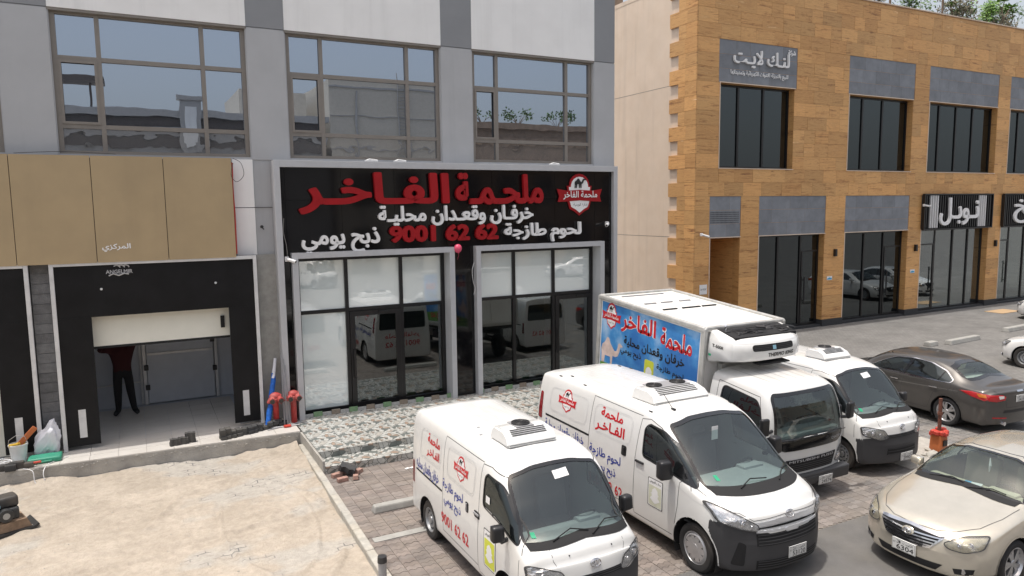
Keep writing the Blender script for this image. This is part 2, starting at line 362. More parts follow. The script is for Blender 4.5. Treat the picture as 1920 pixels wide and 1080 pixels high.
    def cut(s, k, poly, view, extra=None, snap=True):
        """label faces inside a view polygon"""
        if snap: s.snap(poly, view); s.C = s.V[s.F].mean(1)
        a, b = {'S': (0, 2), 'F': (1, 2), 'B': (1, 2), 'T': (0, 1)}[view]
        m = pip(s.C[:, a], s.C[:, b], poly)
        m &= {'S': np.abs(s.N[:, 1]) > .3, 'F': s.N[:, 0] > .12, 'B': s.N[:, 0] < -.12, 'T': s.N[:, 2] > .3}[view]
        if extra is not None: m &= extra(s.C, s.N)
        s.lab[m] = k; return m
    def piece(s, mask, name, mt, parent, off=0., **kw):
        F = s.F[mask]
        if not len(F): return None
        ids, inv = np.unique(F, return_inverse=True); v = s.V[ids]+s.VN[ids]*off
        me = bpy.data.meshes.new(name); me.from_pydata(v.tolist(), [], inv.reshape(-1, 4).tolist()); me.shade_smooth()
        me.normals_split_custom_set_from_vertices(s.VN[ids].tolist()); return link(name, me, mt, parent, **kw)
    def pair(s, mask, name, mt, parent, off=0.):
        for q in (s.C[:, 1] > 0, s.C[:, 1] <= 0): s.piece(mask & q, name, mt, parent, off=off)
    def ribbon(s, pts, w, view, name, mt, parent, off=.003, closed=False, step=.04, g=None, mirror=False):
        gg = g or G()
        for vw, sg in ([(view, 1)] if not mirror else [(view, 1), ({'R': 'L', 'L': 'R'}.get(view, view), -1 if view in 'FB' else 1)]):
            P = [Vector((p[0]*sg if view in 'FB' and mirror else p[0], p[1])) for p in pts]
            if closed: P = P+[P[0]]
            L = []
            for i in range(len(P)-1):
                k = max(1, int((P[i+1]-P[i]).length/step)); L += [P[i].lerp(P[i+1], t/k) for t in range(k)]
            L.append(P[-1]); vs = []; n = len(L)
            for i, p in enumerate(L):
                if closed: d = L[(i+1) % (n-1)]-L[i-1 if i else n-2]
                else: d = L[min(i+1, n-1)]-L[max(i-1, 0)]
                d = d.normalized() if d.length > 1e-9 else Vector((1, 0)); nn = Vector((-d.y, d.x))*w/2
                vs.append([s.cast(vw, *(p+nn), off), s.cast(vw, *(p-nn), off)])
            o = len(gg.v); ok = [a is not None and b is not None for a, b in vs]
            gg.v += [tuple(q) if q is not None else (0, 0, 0) for r in vs for q in r]; gg.t += [(1, 1, 1)]*(2*n)
            gg.f += [(o+2*i, o+2*i+1, o+2*i+3, o+2*i+2) for i in range(n-1) if ok[i] and ok[i+1] and (Vector(vs[i][0])-Vector(vs[i+1][0])).length < .2]
        if g is None: return part(name, gg, mt, parent, local=True)
    def patch(s, poly, view, name, mt, parent, off=.006, sub=.05, flip=1, tris=None, bulge=0.):
        """filled polygon (or given 2D triangles) laid on the surface"""
        vs, fs = tris if tris else flat_polys([poly]); bm = bmesh.new(); bv = [bm.verts.new((a, b, 0)) for a, b in vs]
        for f in fs:
            try: bm.faces.new([bv[i] for i in f])
            except Exception: pass
        for _ in range(5):
            le = [e for e in bm.edges if e.calc_length() > sub]
            if not le: break
            bmesh.ops.subdivide_edges(bm, edges=le, cuts=1, use_grid_fill=False); bmesh.ops.triangulate(bm, faces=bm.faces[:])
        bm.verts.index_update(); g = G(); bad = set()
        for i, p in enumerate(bm.verts):
            h = s.cast(view, p.co.x, p.co.y, off if not (bulge and not p.is_boundary) else off+bulge)
            if h is None: bad.add(i); h = (0, 0, 0)
            g.v.append(tuple(h)); g.t.append((1, 1, 1))
        g.f = [tuple(q.index for q in f.verts) for f in bm.faces if not any(q.index in bad for q in f.verts)]; bm.free()
        return part(name, g, mt, parent, local=True, smooth=30 if bulge else None)
    def text(s, txt, view, u0, u1, z0, z1, mt, parent, off=.02, name='lettering', d=.004, slope=0., **k):
        sg = 1 if view == 'R' else -1
        if view == 'F': sg = -1 if False else 1
        T = fit_text(txt, u0, u1, z0, z1, off, **k); vs, fs = [], []
        for v, f, r in T:
            o = len(vs)
            for a, b in zip(v[:, 0], v[:, 1]):
                aa = a if view in ('R', 'F') else (u0+u1-a)
                vs.append((aa, b+slope*(a-u0)))
            fs += [tuple(i+o for i in q) for q in f]
        return s.patch(None, view, name, mt, parent, off=d, sub=.12, tris=(vs, fs))
    def emblem(s, view, cu, cz, w, h, parent, outline=True):
        sg = 1 if view == 'R' else -1
        b = thing_part('emblem', parent)
        for mt, polys, lay in emblem_layers(outline):
            if isinstance(polys[0], tuple) and len(polys[0]) == 3:
                vs, fs = [], []
                for v, f, r in polys:
                    o = len(vs); vs += [(cu+sg*a*w/2, cz+bb*h/2) for a, bb in zip(v[:, 0], v[:, 1])]; fs += [tuple(i+o for i in q) for q in f]
            else:
                vs, fs = flat_polys([[(cu+sg*a*w/2, cz+bb*h/2) for a, bb in p] for p in polys])
            s.patch(None, view, 'emblem_print', mt, b, off=.003+.0015*lay, sub=.15, tris=(vs, fs))
def thing_part(name, parent, loc=(0, 0, 0)):
    o = bpy.data.objects.new(name, None); COL.objects.link(o); o.parent = parent; o.location = loc; o.empty_display_size = .1; return o
def wheel(parent, u, v, r, wd, style, side, steer=0.):
    """wheel with outer face towards side*v"""
    M = Matrix.Translation((u, v, r)) @ Matrix.Rotation(steer, 4, 'Z') @ Matrix.Rotation(0 if side > 0 else pi, 4, 'Z')
    ri = r*{'steel': .60, 'cap': .64, 'alloy': .67, 'truck': .58}[style]; h = wd/2
    g = G(); g.lathe([(-h*.8, ri), (-h, ri+.02), (-h, r-.035), (-h*.75, r-.006), (-h*.3, r), (h*.3, r), (h*.75, r-.006), (h, r-.035), (h, ri+.025), (h*.85, ri)], 40, M)
    for k in range(60):
        a = 2*pi*k/60
        g.add([M @ Vector((cos(a+d)*rr, y, sin(a+d)*rr)) for d, rr, y in ((0, r+.001, -h*.7), (.035, r+.001, -h*.7), (.035, r+.001, h*.7), (0, r+.001, h*.7), (0, r-.01, h*.7))], [(0, 1, 2, 3)])
    t = part('wheel', g, 'tyre', parent, smooth=35, local=True); mt = {'steel': 'steel_rim', 'cap': 'silver_rim', 'alloy': 'alloy_rim', 'truck': 'steel_rim'}[style]
    b = G(); b.lathe([(h*.1, .0), (h*.1, ri)], 24, M); part('rim_well', b, 'dark_metal', t, local=True)
    g = G(); g.lathe([(h*.9, ri+.012), (h*.95, ri), (h*.6, ri-.02), (h*.15, ri-.03)], 36, M)
    if style in ('steel', 'truck'):
        g.lathe([(h*.35, ri-.025), (h*.5, ri*.78), (h*.72, ri*.62), (h*.6, ri*.42), (h*.45, ri*.36), (h*.8, ri*.28), (h*.8, 0)], 36, M)
        part('rim', g, mt, t, smooth=35, local=True); g = G()
        for k in range(12):
            a = 2*pi*k/12; g.cyl(M @ Vector((cos(a)*ri*.72, h*.5, sin(a)*ri*.72)), M @ Vector((cos(a)*ri*.72, h*.68, sin(a)*ri*.72)), ri*.06, n=8)
        for k in range(5):
            a = 2*pi*k/5; g.cyl(M @ Vector((cos(a)*ri*.38, h*.4, sin(a)*ri*.38)), M @ Vector((cos(a)*ri*.38, h*.62, sin(a)*ri*.38)), .012, n=6)
        part('rim_hole', g, 'dark_metal', t, local=True, kind='stuff'); return t
    if style == 'cap':
        g.lathe([(h*.62, ri), (h*.92, ri*.9), (h*.98, ri*.84), (h*.98, ri*.80)], 36, M)
        g.lathe([(h*.9, ri*.34), (h*1.02, ri*.3), (h*1.05, 0)], 30, M)
        for k in range(10):
            a = 2*pi*k/10; c, s_ = cos(a), sin(a); w0, w1 = .055, .028
            g.add([M @ Vector((c*rr-s_*ww, yy, s_*rr+c*ww)) for rr, ww, yy in ((ri*.3, -w1*1.4, h), (ri*.3, w1*1.4, h), (ri*.85, w0*.75, h*.95), (ri*.85, -w0*.75, h*.95), (ri*.3, -w1*1.4, h*.7), (ri*.3, w1*1.4, h*.7), (ri*.85, w0*.75, h*.7), (ri*.85, -w0*.75, h*.7))], [(0, 1, 2, 3), (0, 3, 7, 4), (1, 5, 6, 2)])
    else:
        g.lathe([(h*.7, ri*.24), (h*.78, ri*.2), (h*.8, 0)], 24, M)
        n = 5 if style == 'alloy' else 7
        for k in range(n):
            for dd in (-.17, .17):
                a0, a1 = 2*pi*k/n+dd*.5, 2*pi*k/n+dd*1.25
                p0 = Vector((cos(a0)*ri*.18, h*.72, sin(a0)*ri*.18)); p1 = Vector((cos(a1)*ri*.98, h*.66, sin(a1)*ri*.98)); sd = (p1-p0).cross(Vector((0, 1, 0))).normalized(); q = [p0-sd*.02, p0+sd*.02, p1+sd*.03, p1-sd*.03]
                g.add([M @ x for x in q]+[M @ (x-Vector((0, .03, 0))) for x in q], [(0, 1, 2, 3), (0, 4, 5, 1), (1, 5, 6, 2), (2, 6, 7, 3), (3, 7, 4, 0)])
    part('rim', g, mt, t, smooth=35, local=True); return t
def arch(L, u, z, r, W, parent, lip=True, mt='black_plastic'):
    poly = [(u+r*cos(a), z+r*sin(a)) for a in np.linspace(-.35, pi+.35, 30)]
    L.cut(-1, poly, 'S', lambda C, N: np.abs(C[:, 1]) > W-.3)
    for sd in (-1, 1):
        g = G(); M = Matrix.Translation((u, 0, z)); prof = [(sd*(W-.42), r+.01), (sd*(W-.015), r+.01)]
        g.lathe(prof, 20, M, (-.5, pi+.5)); a = np.linspace(-.5, pi+.5, 21)
        g.add([(u+(r+.01)*cos(t), sd*(W-.42), z+(r+.01)*sin(t)) for t in a], [tuple(range(21))])
        part('wheel_arch_liner', g, 'black_matte', parent, local=True)
    if lip:
        for vw in 'RL': L.ribbon([(u+(r+.012)*cos(a), z+(r+.012)*sin(a)) for a in np.linspace(-.3, pi+.3, 34)], .022, vw, 'wheel_arch_edge', mt, parent, off=.004)
def plate(parent, u, v, z, facing, rows, w=.335, h=.155, tilt=0.):
    """number plate; facing +1 forward, -1 backward"""
    M = Matrix.Translation((u, v, z)) @ Matrix.Rotation(-tilt*facing, 4, 'Y'); g = G(); g.rbox(0, 0, 0, .012, w, h, .004, 1, M); p = part('number_plate', g, 'plate_white', parent, local=True)
    g = G()
    for s, x0, x1, z0, z1, off in rows:
        for vv, f, r in fit_text(s, x0, x1, z0, z1, off): g.add([M @ Vector((facing*(.0075+c), facing*a*w, b*h)) for a, b, c in zip(vv[:, 0], vv[:, 1], vv[:, 2])], f)
    for a0, a1, b0, b1 in ((-.47, .47, .44, .46), (-.47, .47, -.46, -.44), (-.47, -.462, -.45, .45), (.462, .47, -.45, .45)):
        g.add([M @ Vector((facing*.0075, facing*a*w, b*h)) for a, b in ((a0, b0), (a1, b0), (a1, b1), (a0, b1))], [(0, 1, 2, 3)])
    part('plate_lettering', g, 'print_black', p, local=True)
def prow(num, code):
    return [(num, -.3, .42, -.38, .04, .012), (code, -.3, -.12, .1, .36, .01), ('الكويت', -.04, .38, .1, .34, .004), ('KWT', -.44, -.34, .05, .2, .0)]
def oval_badge(parent, u, v, z, s=.075, facing=1, rake=0., mt='chrome'):
    """round chrome maker's badge of three crossing ovals"""
    M = Matrix.Translation((u, v, z)) @ Matrix.Rotation(-rake*facing, 4, 'Y'); g = G()
    def ring(cx, cz, rx, rz, t=.008):
        n = 22; P = [(cx+rx*cos(2*pi*i/n), cz+rz*sin(2*pi*i/n)) for i in range(n)]
        for i in range(n):
            a, b = P[i], P[(i+1) % n]; g.cyl(M @ Vector((.006*facing, a[0], a[1])), M @ Vector((.006*facing, b[0], b[1])), t, n=5, caps=False)
    ring(0, 0, s, s*.72); ring(0, s*.18, s*.62, s*.3, .006); ring(0, -.0*s, s*.26, s*.66, .006)
    part('badge', g, mt, parent, smooth=60, local=True)
def seat(parent, u, v, z, mt='seat_grey', w=.48):
    g = G(); g.rbox(u, v, z, .5, w, .16, .05); M = Matrix.Translation((u-.25, v, z+.34)) @ Matrix.Rotation(-.2, 4, 'Y'); g.rbox(0, 0, 0, .14, w, .6, .05, M=M); g.rbox(-.06, 0, .42, .1, .26, .18, .04, M=M); return part('seat', g, mt, parent, local=True, smooth=50)
def steering(parent, u, v, z, tilt=.6):
    M = Matrix.Translation((u, v, z)) @ Matrix.Rotation(tilt, 4, 'Y'); g = G(); n = 24; P = [M @ Vector((0, .18*cos(2*pi*i/n), .18*sin(2*pi*i/n))) for i in range(n+1)]
    g.tube(P, .014, 6); g.rbox(0, 0, 0, .04, .14, .12, .02, M=M); g.box(-.01, .01, -.17, .17, -.012, .012, M); part('steering_wheel', g, 'black_plastic', parent, local=True, smooth=50)
def mirror_part(parent, L, u, sd, z, W, sx=.14, sy=.2, sz=.26, out=.14, mt='black_plastic'):
    g = G(); M = Matrix.Translation((u, sd*(W+out), z)) @ Matrix.Rotation(sd*.15, 4, 'Z'); g.rbox(0, 0, 0, sx, sy, sz, .045, 3, M, taper=.92)
    g.tube([(u-.02, sd*(W-.05), z-.1), (u-.01, sd*(W+out*.6), z-.12), (u, sd*(W+out), z-.05)], .03, 6)
    p = part('wing_mirror', g, mt, parent, local=True, smooth=50); g = G(); g.rbox(-sx/2-.003, 0, 0, .006, sy*.8, sz*.8, .002, 1, M); part('mirror_glass', g, 'mirror_glass', p, local=True)
def headlight(L, poly, parent, view='F', off=.008, mirror=True, lens='lamp_glass', inner='lamp_reflector', bowl=None, name='headlight'):
    for sg in ((1, -1) if mirror else (1,)):
        P = [(a*sg, b) for a, b in poly] if view == 'F' else poly
        vw = view if view == 'F' else ('R' if sg > 0 else 'L')
        h = L.patch(rpoly(P, .04), vw, name, inner, parent, off=off-.004, bulge=.0)
        L.patch(rpoly(P, .04), vw, 'lamp_lens', lens, h, off=off+.012, sub=.04)
        PP = rpoly(P, .04); L.ribbon(PP, .012, vw, 'lamp_edge', 'seam_dark', h, off=off+.013, closed=True)
        for (a, b, r) in (bowl or []):
            c = L.cast(vw, a*sg if view == 'F' else a, b, .004)
            if c is not None:
                g = G(); g.cyl(c, c+Vector((.008, 0, 0)), r, r*.9, 16); g.ball(c, r*.5, 8); part('lamp_bowl', g, 'chrome', h, local=True, smooth=40)
def roof_unit(parent, u0, u1, v0, v1, z, hgt, fans, mt='white_paint'):
    """refrigeration unit: sloped louvred front, round fans on top"""
    um = (u0+u1)/2; vm = (v0+v1)/2; du = u1-u0; dv = v1-v0
    prof = [(u0, z), (u0+.02, z+hgt*.8), (u0+.08, z+hgt), (u0+du*.62, z+hgt), (u1-.1, z+hgt*.62), (u1-.02, z+hgt*.35), (u1, z+.03), (u1-.02, z)]
    bm = bmesh.new(); a = [bm.verts.new((p[0], v0, p[1])) for p in prof]; b = [bm.verts.new((p[0], v1, p[1])) for p in prof]; n = len(prof)
    bm.faces.new(a); bm.faces.new(b[::-1])
    for i in range(n): bm.faces.new((a[i], b[i], b[(i+1) % n], a[(i+1) % n]))
    for p in a+b:
        k = (p.co.z-z)/hgt; p.co.y = vm+(p.co.y-vm)*(1-.10*k)
    bmesh.ops.bevel(bm, geom=bm.edges[:], offset=.028, segments=3, affect='EDGES'); bm.verts.index_update()
    g = G(); g.add([p.co for p in bm.verts], [tuple(q.index for q in f.verts) for f in bm.faces]); bm.free()
    R = part('roof_cooling_unit', g, mt, parent, local=True, smooth=45)
    g = G(); d = Vector((.12+du*.38-.1, 0, -hgt*.38)); 
    for k in range(4):
        t = .14+k*.24; uu = u0+du*.62+(u1-.1-u0-du*.62)*t+.006; zz = z+hgt*(1-.38*t)+.003
        g.add([(uu, v0+dv*.16, zz+.004), (uu, v1-dv*.16, zz+.004), (uu+.011, v1-dv*.16, zz-.006), (uu+.011, v0+dv*.16, zz-.006)], [(0, 1, 2, 3)])
    part('louvre', g, 'dark_metal', R, local=True, kind='stuff')
    r = min(.13, du*.24)
    gs = G(); gs.rbox(u0+du*.34, vm, z+hgt+.004, du*.52, dv*.3*len(fans)+.04, .014, .006, 2); part('fan_tray', gs, 'grey_plastic', R, local=True)
    for f in fans:
        g = G(); g.cyl((u0+du*.34, vm+f, z+hgt+.008), (u0+du*.34, vm+f, z+hgt+.022), r, n=24); part('fan', g, 'black_matte', R, local=True); g2 = G()
        for q in (.4, .7, .98): g2.tube([(u0+du*.34+r*q*cos(t), vm+f+r*q*sin(t), z+hgt+.026) for t in np.linspace(0, 2*pi, 20)], .004, 4)
        for q in range(8): g2.box(0, r, -.004, .004, 0, .006, Matrix.Translation((u0+du*.34, vm+f, z+hgt+.022)) @ Matrix.Rotation(q*pi/4, 4, 'Z'))
        part('fan_guard', g2, 'dark_metal', R, local=True)
    return R
def under(parent, u0, u1, W, z0=.18, z1=.5):
    g = G(); g.box(u0, u1, -W, W, z0, z1); part('underbody', g, 'black_matte', parent, local=True)
def cabin(parent, u0, u1, W, z0, z1, mt='cabin_dark'):
    """floor, rear bulkhead and lining seen through the windows"""
    g = G(); g.box(u0, u1, -W, W, z0-.03, z0); g.box(u0-.03, u0, -W, W, z0, z1); part('cabin_floor', g, mt, parent, local=True)
def body_parts(L, parent, paint, doors=(), roofname=None):
    m = L.lab == 0; L.piece(m, 'body', paint, parent)
# ------------------------------------------------------------------ the vans
def snap_card(L, view, u0, u1, z0, z1, parent, yellow=True):
    """white card with a caption and a plain yellow code square (the code itself left out)"""
    w = u1-u0; h = z1-z0; b = thing_part('sticker', parent); fill = 'print_yellow' if yellow else 'print_pale'
    q = lambda a0, a1, b0, b1: rpoly([(u0+w*a0, z0+h*b0), (u0+w*a1, z0+h*b0), (u0+w*a1, z0+h*b1), (u0+w*a0, z0+h*b1)], .02)
    L.patch(q(0, 1, 0, 1), view, 'sticker_edge', 'print_black', b, off=.003); L.patch(q(.04, .96, .02, .98), view, 'sticker_card', 'print_white', b, off=.0042)
    L.patch(q(.08, .92, .05, .76), view, 'sticker_square', fill, b, off=.0054)
    cx, cz = u0+w*.5, z0+h*.38; gh = [(-.2, -.2), (-.34, -.12), (-.2, 0), (-.22, .1), (-.3, .1), (-.2, .16), (-.18, .3), (0, .42), (.18, .3), (.2, .16), (.3, .1), (.22, .1), (.2, 0), (.34, -.12), (.2, -.2), (.1, -.26), (0, -.3), (-.1, -.26)]
    L.patch([(cx+a*w*1.0, cz+c*w*1.0) for a, c in gh], view, 'sticker_figure', 'print_white', b, off=.0066)
    L.text('سناب العروض', view, u0+w*.12, u1-w*.12, z0+h*.83, z0+h*.94, 'print_black', b, off=.004, d=.0066)
def taillamp(L, poly, parent):
    for vw in 'RL': L.patch(poly, vw, 'tail_light', 'lamp_red', parent, off=.006)
def rear_face(L, parent, ub, zw0, zw1, W, glass='tinted_glass'):
    L.patch(rpoly([(-W*.82, zw0), (W*.82, zw0), (W*.78, zw1), (-W*.78, zw1)], .08), 'B', 'rear_window', glass, parent, off=.005)
def van_paint():
    mat('white_paint', (.725, .725, .71), .26, var=.03, vs=3, coat=.6, dust=.22, dc=(.60, .56, .49))
def hiace():
    W = .975; zb = .22
    M8 = lambda p5, p6, p7, p8, p4=(.955, 1.15), p3=(.975, .72), p1=(.86, .22), p2=(.96, .30): [p1, p2, p3, p4, p5, p6, p7, p8]
    st = [(-5.17, M8((.85, 1.73), (.77, 1.93), (.4, 1.975), (0, 1.98), (.94, 1.15), (.955, .72))),
          (-4.9, M8((.865, 1.76), (.785, 1.955), (.42, 2.005), (0, 2.01))), (-2.3, M8((.865, 1.76), (.785, 1.955), (.42, 2.005), (0, 2.01))),
          (-1.95, M8((.87, 1.70), (.79, 1.90), (.43, 1.965), (0, 1.975), (.955, 1.16))), (-1.72, M8((.88, 1.62), (.80, 1.825), (.45, 1.905), (0, 1.92), (.955, 1.17))),
          (-1.2, M8((.90, 1.35), (.83, 1.49), (.47, 1.585), (0, 1.605), (.955, 1.15))), (-.78, M8((.905, 1.16), (.84, 1.225), (.48, 1.30), (0, 1.32), (.95, 1.10))),
          (-.5, M8((.90, 1.09), (.82, 1.135), (.46, 1.19), (0, 1.205), (.94, 1.04))), (-.22, M8((.885, 1.01), (.80, 1.04), (.45, 1.085), (0, 1.095), (.93, .97), (.96, .68))),
          (-.07, M8((.86, .93), (.77, .955), (.44, .985), (0, .995), (.905, .90), (.935, .62), (.82, .24), (.91, .32)))]
    def df(V):
        u, v, z = V[..., 0], V[..., 1], V[..., 2]; t = np.clip((u+1.9)/1.9, 0, 1)
        u = u-.42*np.abs(v/W)**2.6*t**2*np.clip((1.25-np.abs(z-.6))/.6, 0, 1); u = u-.10*np.clip((z-.62)/.4, 0, 1)*np.clip((u+.3)/.3, 0, 1)
        u = u-.05*np.abs(v/W)**2*np.clip((-5.0-u)/.2, 0, 1); return np.stack([u, v, z], -1)
    L = Loft(st, zb, (.07, 4, .62), (.05, 6, 1.1), df)
    r = thing('cargo_van', 'long white refrigerated van with two roof fans and a black front bumper', 'van', (7.58, 6.4, 0), (0, 0, -pi/2))
    ws = rpoly([(-.81, 1.19), (.81, 1.19), (.735, 1.835), (.35, 1.895), (0, 1.905), (-.35, 1.895), (-.735, 1.835)], .07)
    win = [(-2.04, 1.30), (-1.40, 1.26), (-.86, 1.17), (-1.02, 1.36), (-1.36, 1.62), (-1.66, 1.77), (-1.98, 1.80), (-2.06, 1.72)]
    winp = rpoly(win, .08)
    L.cut(2, winp, 'S'); L.cut(1, ws, 'F', lambda C, N: C[:, 0] > -2.0)
    # black lower bumper and dark grille field
    bm = lambda C, N: (C[:, 0] > -.78+.0*C[:, 2])
    L.cut(3, [(-.46, .10), (-.46, .905), (.2, .93), (.2, .10)], 'S', None); L.cut(3, [(-1, .1), (-1, .88), (-.62, .86), (-.3, .72), (.3, .72), (.62, .86), (1, .88), (1, .1)], 'F')
    m = (L.lab == 3) & (L.C[:, 2] > .9); L.lab[m] = 0
    arch(L, -.86, .35, .42, W, r, mt='white_paint'); arch(L, -4.09, .35, .41, W, r, mt='white_paint')
    L.piece(L.lab == 0, 'body', 'white_paint', r); L.piece(L.lab == 3, 'bumper', 'bumper_plastic', r)
    L.piece(L.lab == 1, 'windscreen', 'car_glass', r, off=-.004); L.pair(L.lab == 2, 'side_window', 'tinted_glass', r, off=-.006)
    L.ribbon(ws, .035, 'F', 'windscreen_seal', 'black_gloss', r, off=.003, closed=True)
    for vw in 'RL': L.ribbon(winp, .025, vw, 'window_seal', 'black_plastic', r, off=.002, closed=True)
    L.patch([(-.78, 1.15), (.78, 1.15), (.80, 1.225), (-.80, 1.225)], 'F', 'wiper_cowl', 'black_matte', r, off=.006)
    for vw in 'RL':
        g = G()
        for ln in ([(-2.16, 1.84), (-2.21, 1.2), (-2.22, .42)], [(-3.46, 1.90), (-3.48, 1.24), (-3.47, .42)], [(-2.22, .42), (-2.20, .36), (-1.32, .36)], [(-1.28, .44), (-1.20, .82), (-1.18, 1.18), (-1.10, 1.24)], [(-2.16, 1.84), (-1.98, 1.87), (-1.72, 1.80), (-1.10, 1.34), (-.95, 1.13)], [(-2.22, .42), (-3.47, .42)], [(-3.47, 1.9), (-2.16, 1.88)]):
            L.ribbon(ln, .009, vw, '', '', r, off=.0015, g=g)
        part('door_seam', g, 'seam_dark', r, local=True)
        L.ribbon([(-4.92, 1.235), (-3.48, 1.225)], .035, vw, 'door_rail', 'black_matte', r, off=.003)
        for pn in ([(-4.80, 1.78), (-3.58, 1.80), (-3.60, 1.34), (-4.80, 1.34)], [(-3.38, 1.80), (-2.34, 1.80), (-2.36, 1.34), (-3.38, 1.34)]):
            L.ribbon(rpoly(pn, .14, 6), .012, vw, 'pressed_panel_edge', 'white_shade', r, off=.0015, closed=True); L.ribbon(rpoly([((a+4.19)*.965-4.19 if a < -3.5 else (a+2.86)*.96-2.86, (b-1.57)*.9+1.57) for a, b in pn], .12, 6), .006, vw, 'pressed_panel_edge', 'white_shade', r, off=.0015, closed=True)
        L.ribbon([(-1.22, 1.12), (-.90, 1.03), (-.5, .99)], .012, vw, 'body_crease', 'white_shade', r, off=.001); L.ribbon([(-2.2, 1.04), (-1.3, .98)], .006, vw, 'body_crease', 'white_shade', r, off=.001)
        c = L.cast(vw, -2.5, 1.245, 0.); sd = -1 if vw == 'R' else 1
        L.patch(rpoly([(-2.56, 1.17), (-2.43, 1.17), (-2.43, 1.33), (-2.56, 1.33)], .03), vw, 'handle_recess', 'black_matte', r, off=.003)
        g = G(); g.rbox(-2.49, c.y+sd*.012, 1.245, .03, .02, .13, .008); part('door_handle', g, 'black_plastic', r, local=True)
        g = G(); g.rbox(-2.08, c.y+sd*.02, 1.20, .2, .03, .035, .012); part('door_handle', g, 'black_plastic', r, local=True)
        taillamp(L, rpoly([(-5.20, 1.12), (-5.05, 1.12), (-5.07, 1.62), (-5.18, 1.62)], .04), r); mirror_part(r, L, -1.34, sd, 1.34, .93, .16, .2, .27, .17)
        L.patch([(-1.30, 1.28), (-.86, 1.17), (-.62, 1.10), (-.88, 1.17), (-1.2, 1.42)], vw, 'quarter_panel', 'black_gloss', r, off=.004)
    # front
    headlight(L, [(-.93, 1.08), (-.86, 1.06), (-.52, .87), (-.53, .79), (-.72, .82), (-.93, .90)], r, off=.010, bowl=[(-.70, .89, .05), (-.60, .845, .03)])
    L.patch([(-.56, .90), (-.3, .92), (0, .93), (.3, .92), (.60, .915), (.57, .835), (.2, .85), (-.2, .85), (-.57, .835)], 'F', 'grille_bar', 'silver_paint', r, off=.012, bulge=.01)
    L.patch([(-.56, .775), (-.14, .765), (-.10, .735), (.10, .735), (.14, .765), (.56, .775), (.56, .81), (.12, .80), (-.12, .80), (-.56, .81)], 'F', 'grille_bar', 'silver_paint', r, off=.018, bulge=.01)
    L.patch([(-.55, .82), (.55, .82), (.55, .845), (-.55, .845)], 'F', 'grille_gap', 'black_matte', r, off=.006)
    for z0, z1 in ((.60, .75), (.27, .40)):
        L.patch([(-.56, z0), (.56, z0), (.56, z1), (-.56, z1)], 'F', 'air_intake', 'black_matte', r, off=.004); g = G()
        for k in range(4): L.ribbon([(-.54, z0+.02+k*(z1-z0-.03)/3), (.54, z0+.02+k*(z1-z0-.03)/3)], .012, 'F', '', '', r, off=.014, g=g)
        part('intake_slat', g, 'bumper_plastic', r, local=True)
    for sg in (1, -1): L.patch(rpoly([(sg*.84, .34), (sg*.70, .32), (sg*.68, .62), (sg*.76, .66)], .03), 'F', 'fog_lamp_recess', 'black_matte', r, off=.004)
    plate(r, L.cast('F', .08, .45).x+.012, .08, .45, 1, prow('53120', '21'))
    oval_badge(r, L.cast('F', 0, .94).x+.012, 0, .945, .075, 1, .3)
    for a in (-.42, .28): 
        p = [L.cast('F', a, 1.2, .02), L.cast('F', a+.25, 1.25, .03), L.cast('F', a+.52, 1.235, .02)]; g = G(); g.tube(p, .009, 5); part('wiper', g, 'black_matte', r, local=True)
    L.ribbon([(-.84, 1.02), (-.70, 1.01), (-.57, .925), (0, .955), (.57, .925), (.70, 1.01), (.84, 1.02)], .007, 'F', 'bonnet_seam', 'seam_dark', r, off=.002)
    # roof ribs, clips, aerial, unit
    g = G()
    for k in range(8): L.ribbon([(-4.95, -.66+k*.19), (-2.85, -.66+k*.19)], .01, 'T', '', '', r, off=.0012, g=g)
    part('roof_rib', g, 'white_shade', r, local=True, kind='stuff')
    for (a, b) in ((-4.75, .62), (-4.55, .74), (-4.7, -.74), (-4.5, -.62), (-3.9, -.74), (-1.95, .74), (-2.1, -.74), (-3.5, .74)):
        h = L.cast('T', a, b); g = G(); g.rbox(h.x, h.y, h.z+.004, .08, .03, .012, .004); part('roof_clip', g, 'black_matte', r, local=True)
    h = L.cast('T', -1.95, -.42); g = G(); g.rbox(h.x, h.y, h.z+.012, .08, .04, .03, .01); g.tube([h, h+Vector((-.24, 0, .2))], .005, 5); part('aerial', g, 'black_plastic', r, local=True)
    roof_unit(r, -2.80, -2.18, -.60, .55, 1.985, .2, (-.26, .22))
    # interior
    cabin(r, -2.3, -.7, .84, .62, 1.78); seat(r, -1.95, .42, .72); seat(r, -1.95, -.42, .72, w=.7); steering(r, -1.35, .42, 1.12)
    g = G(); g.rbox(-1.0, 0, 1.06, .62, 1.56, .22, .06); g.rbox(-1.2, .42, 1.16, .2, .4, .1, .04); part('dashboard', g, 'dash_grey', r, local=True, smooth=50)
    g = G(); g.box(-1.42, -1.415, -.14, -.02, 1.60, 1.80); part('hanging_tag', g, 'print_white', r, local=True)
    L.patch([(-.62, 1.27), (-.57, 1.27), (-.57, 1.32), (-.62, 1.32)], 'F', 'permit_sticker', 'print_green', r, off=.004)
    # writing
    for vw in 'RL':
        s = (lambda a, b: (a, b))
        L.emblem(vw, -4.24, 1.62, .62, .44, r)
        L.text('ملحمة', vw, -3.20, -2.60, 1.63, 1.79, 'print_red', r, .03); L.text('الفـاخـر', vw, -3.32, -2.52, 1.37, 1.58, 'print_red', r, .03)
        L.text('خرفان وقعدان محلية', vw, -4.92, -3.62, .95, 1.17, 'print_blue', r, .02); L.text('لحوم طازجة', vw, -3.44, -2.56, .90, 1.12, 'print_blue', r, .02)
        L.text('ذبح يومي', vw, -3.32, -2.68, .68, .88, 'print_blue', r, .02); L.text('9001 62 62', vw, -3.44, -2.50, .46, .63, 'print_red', r, .02)
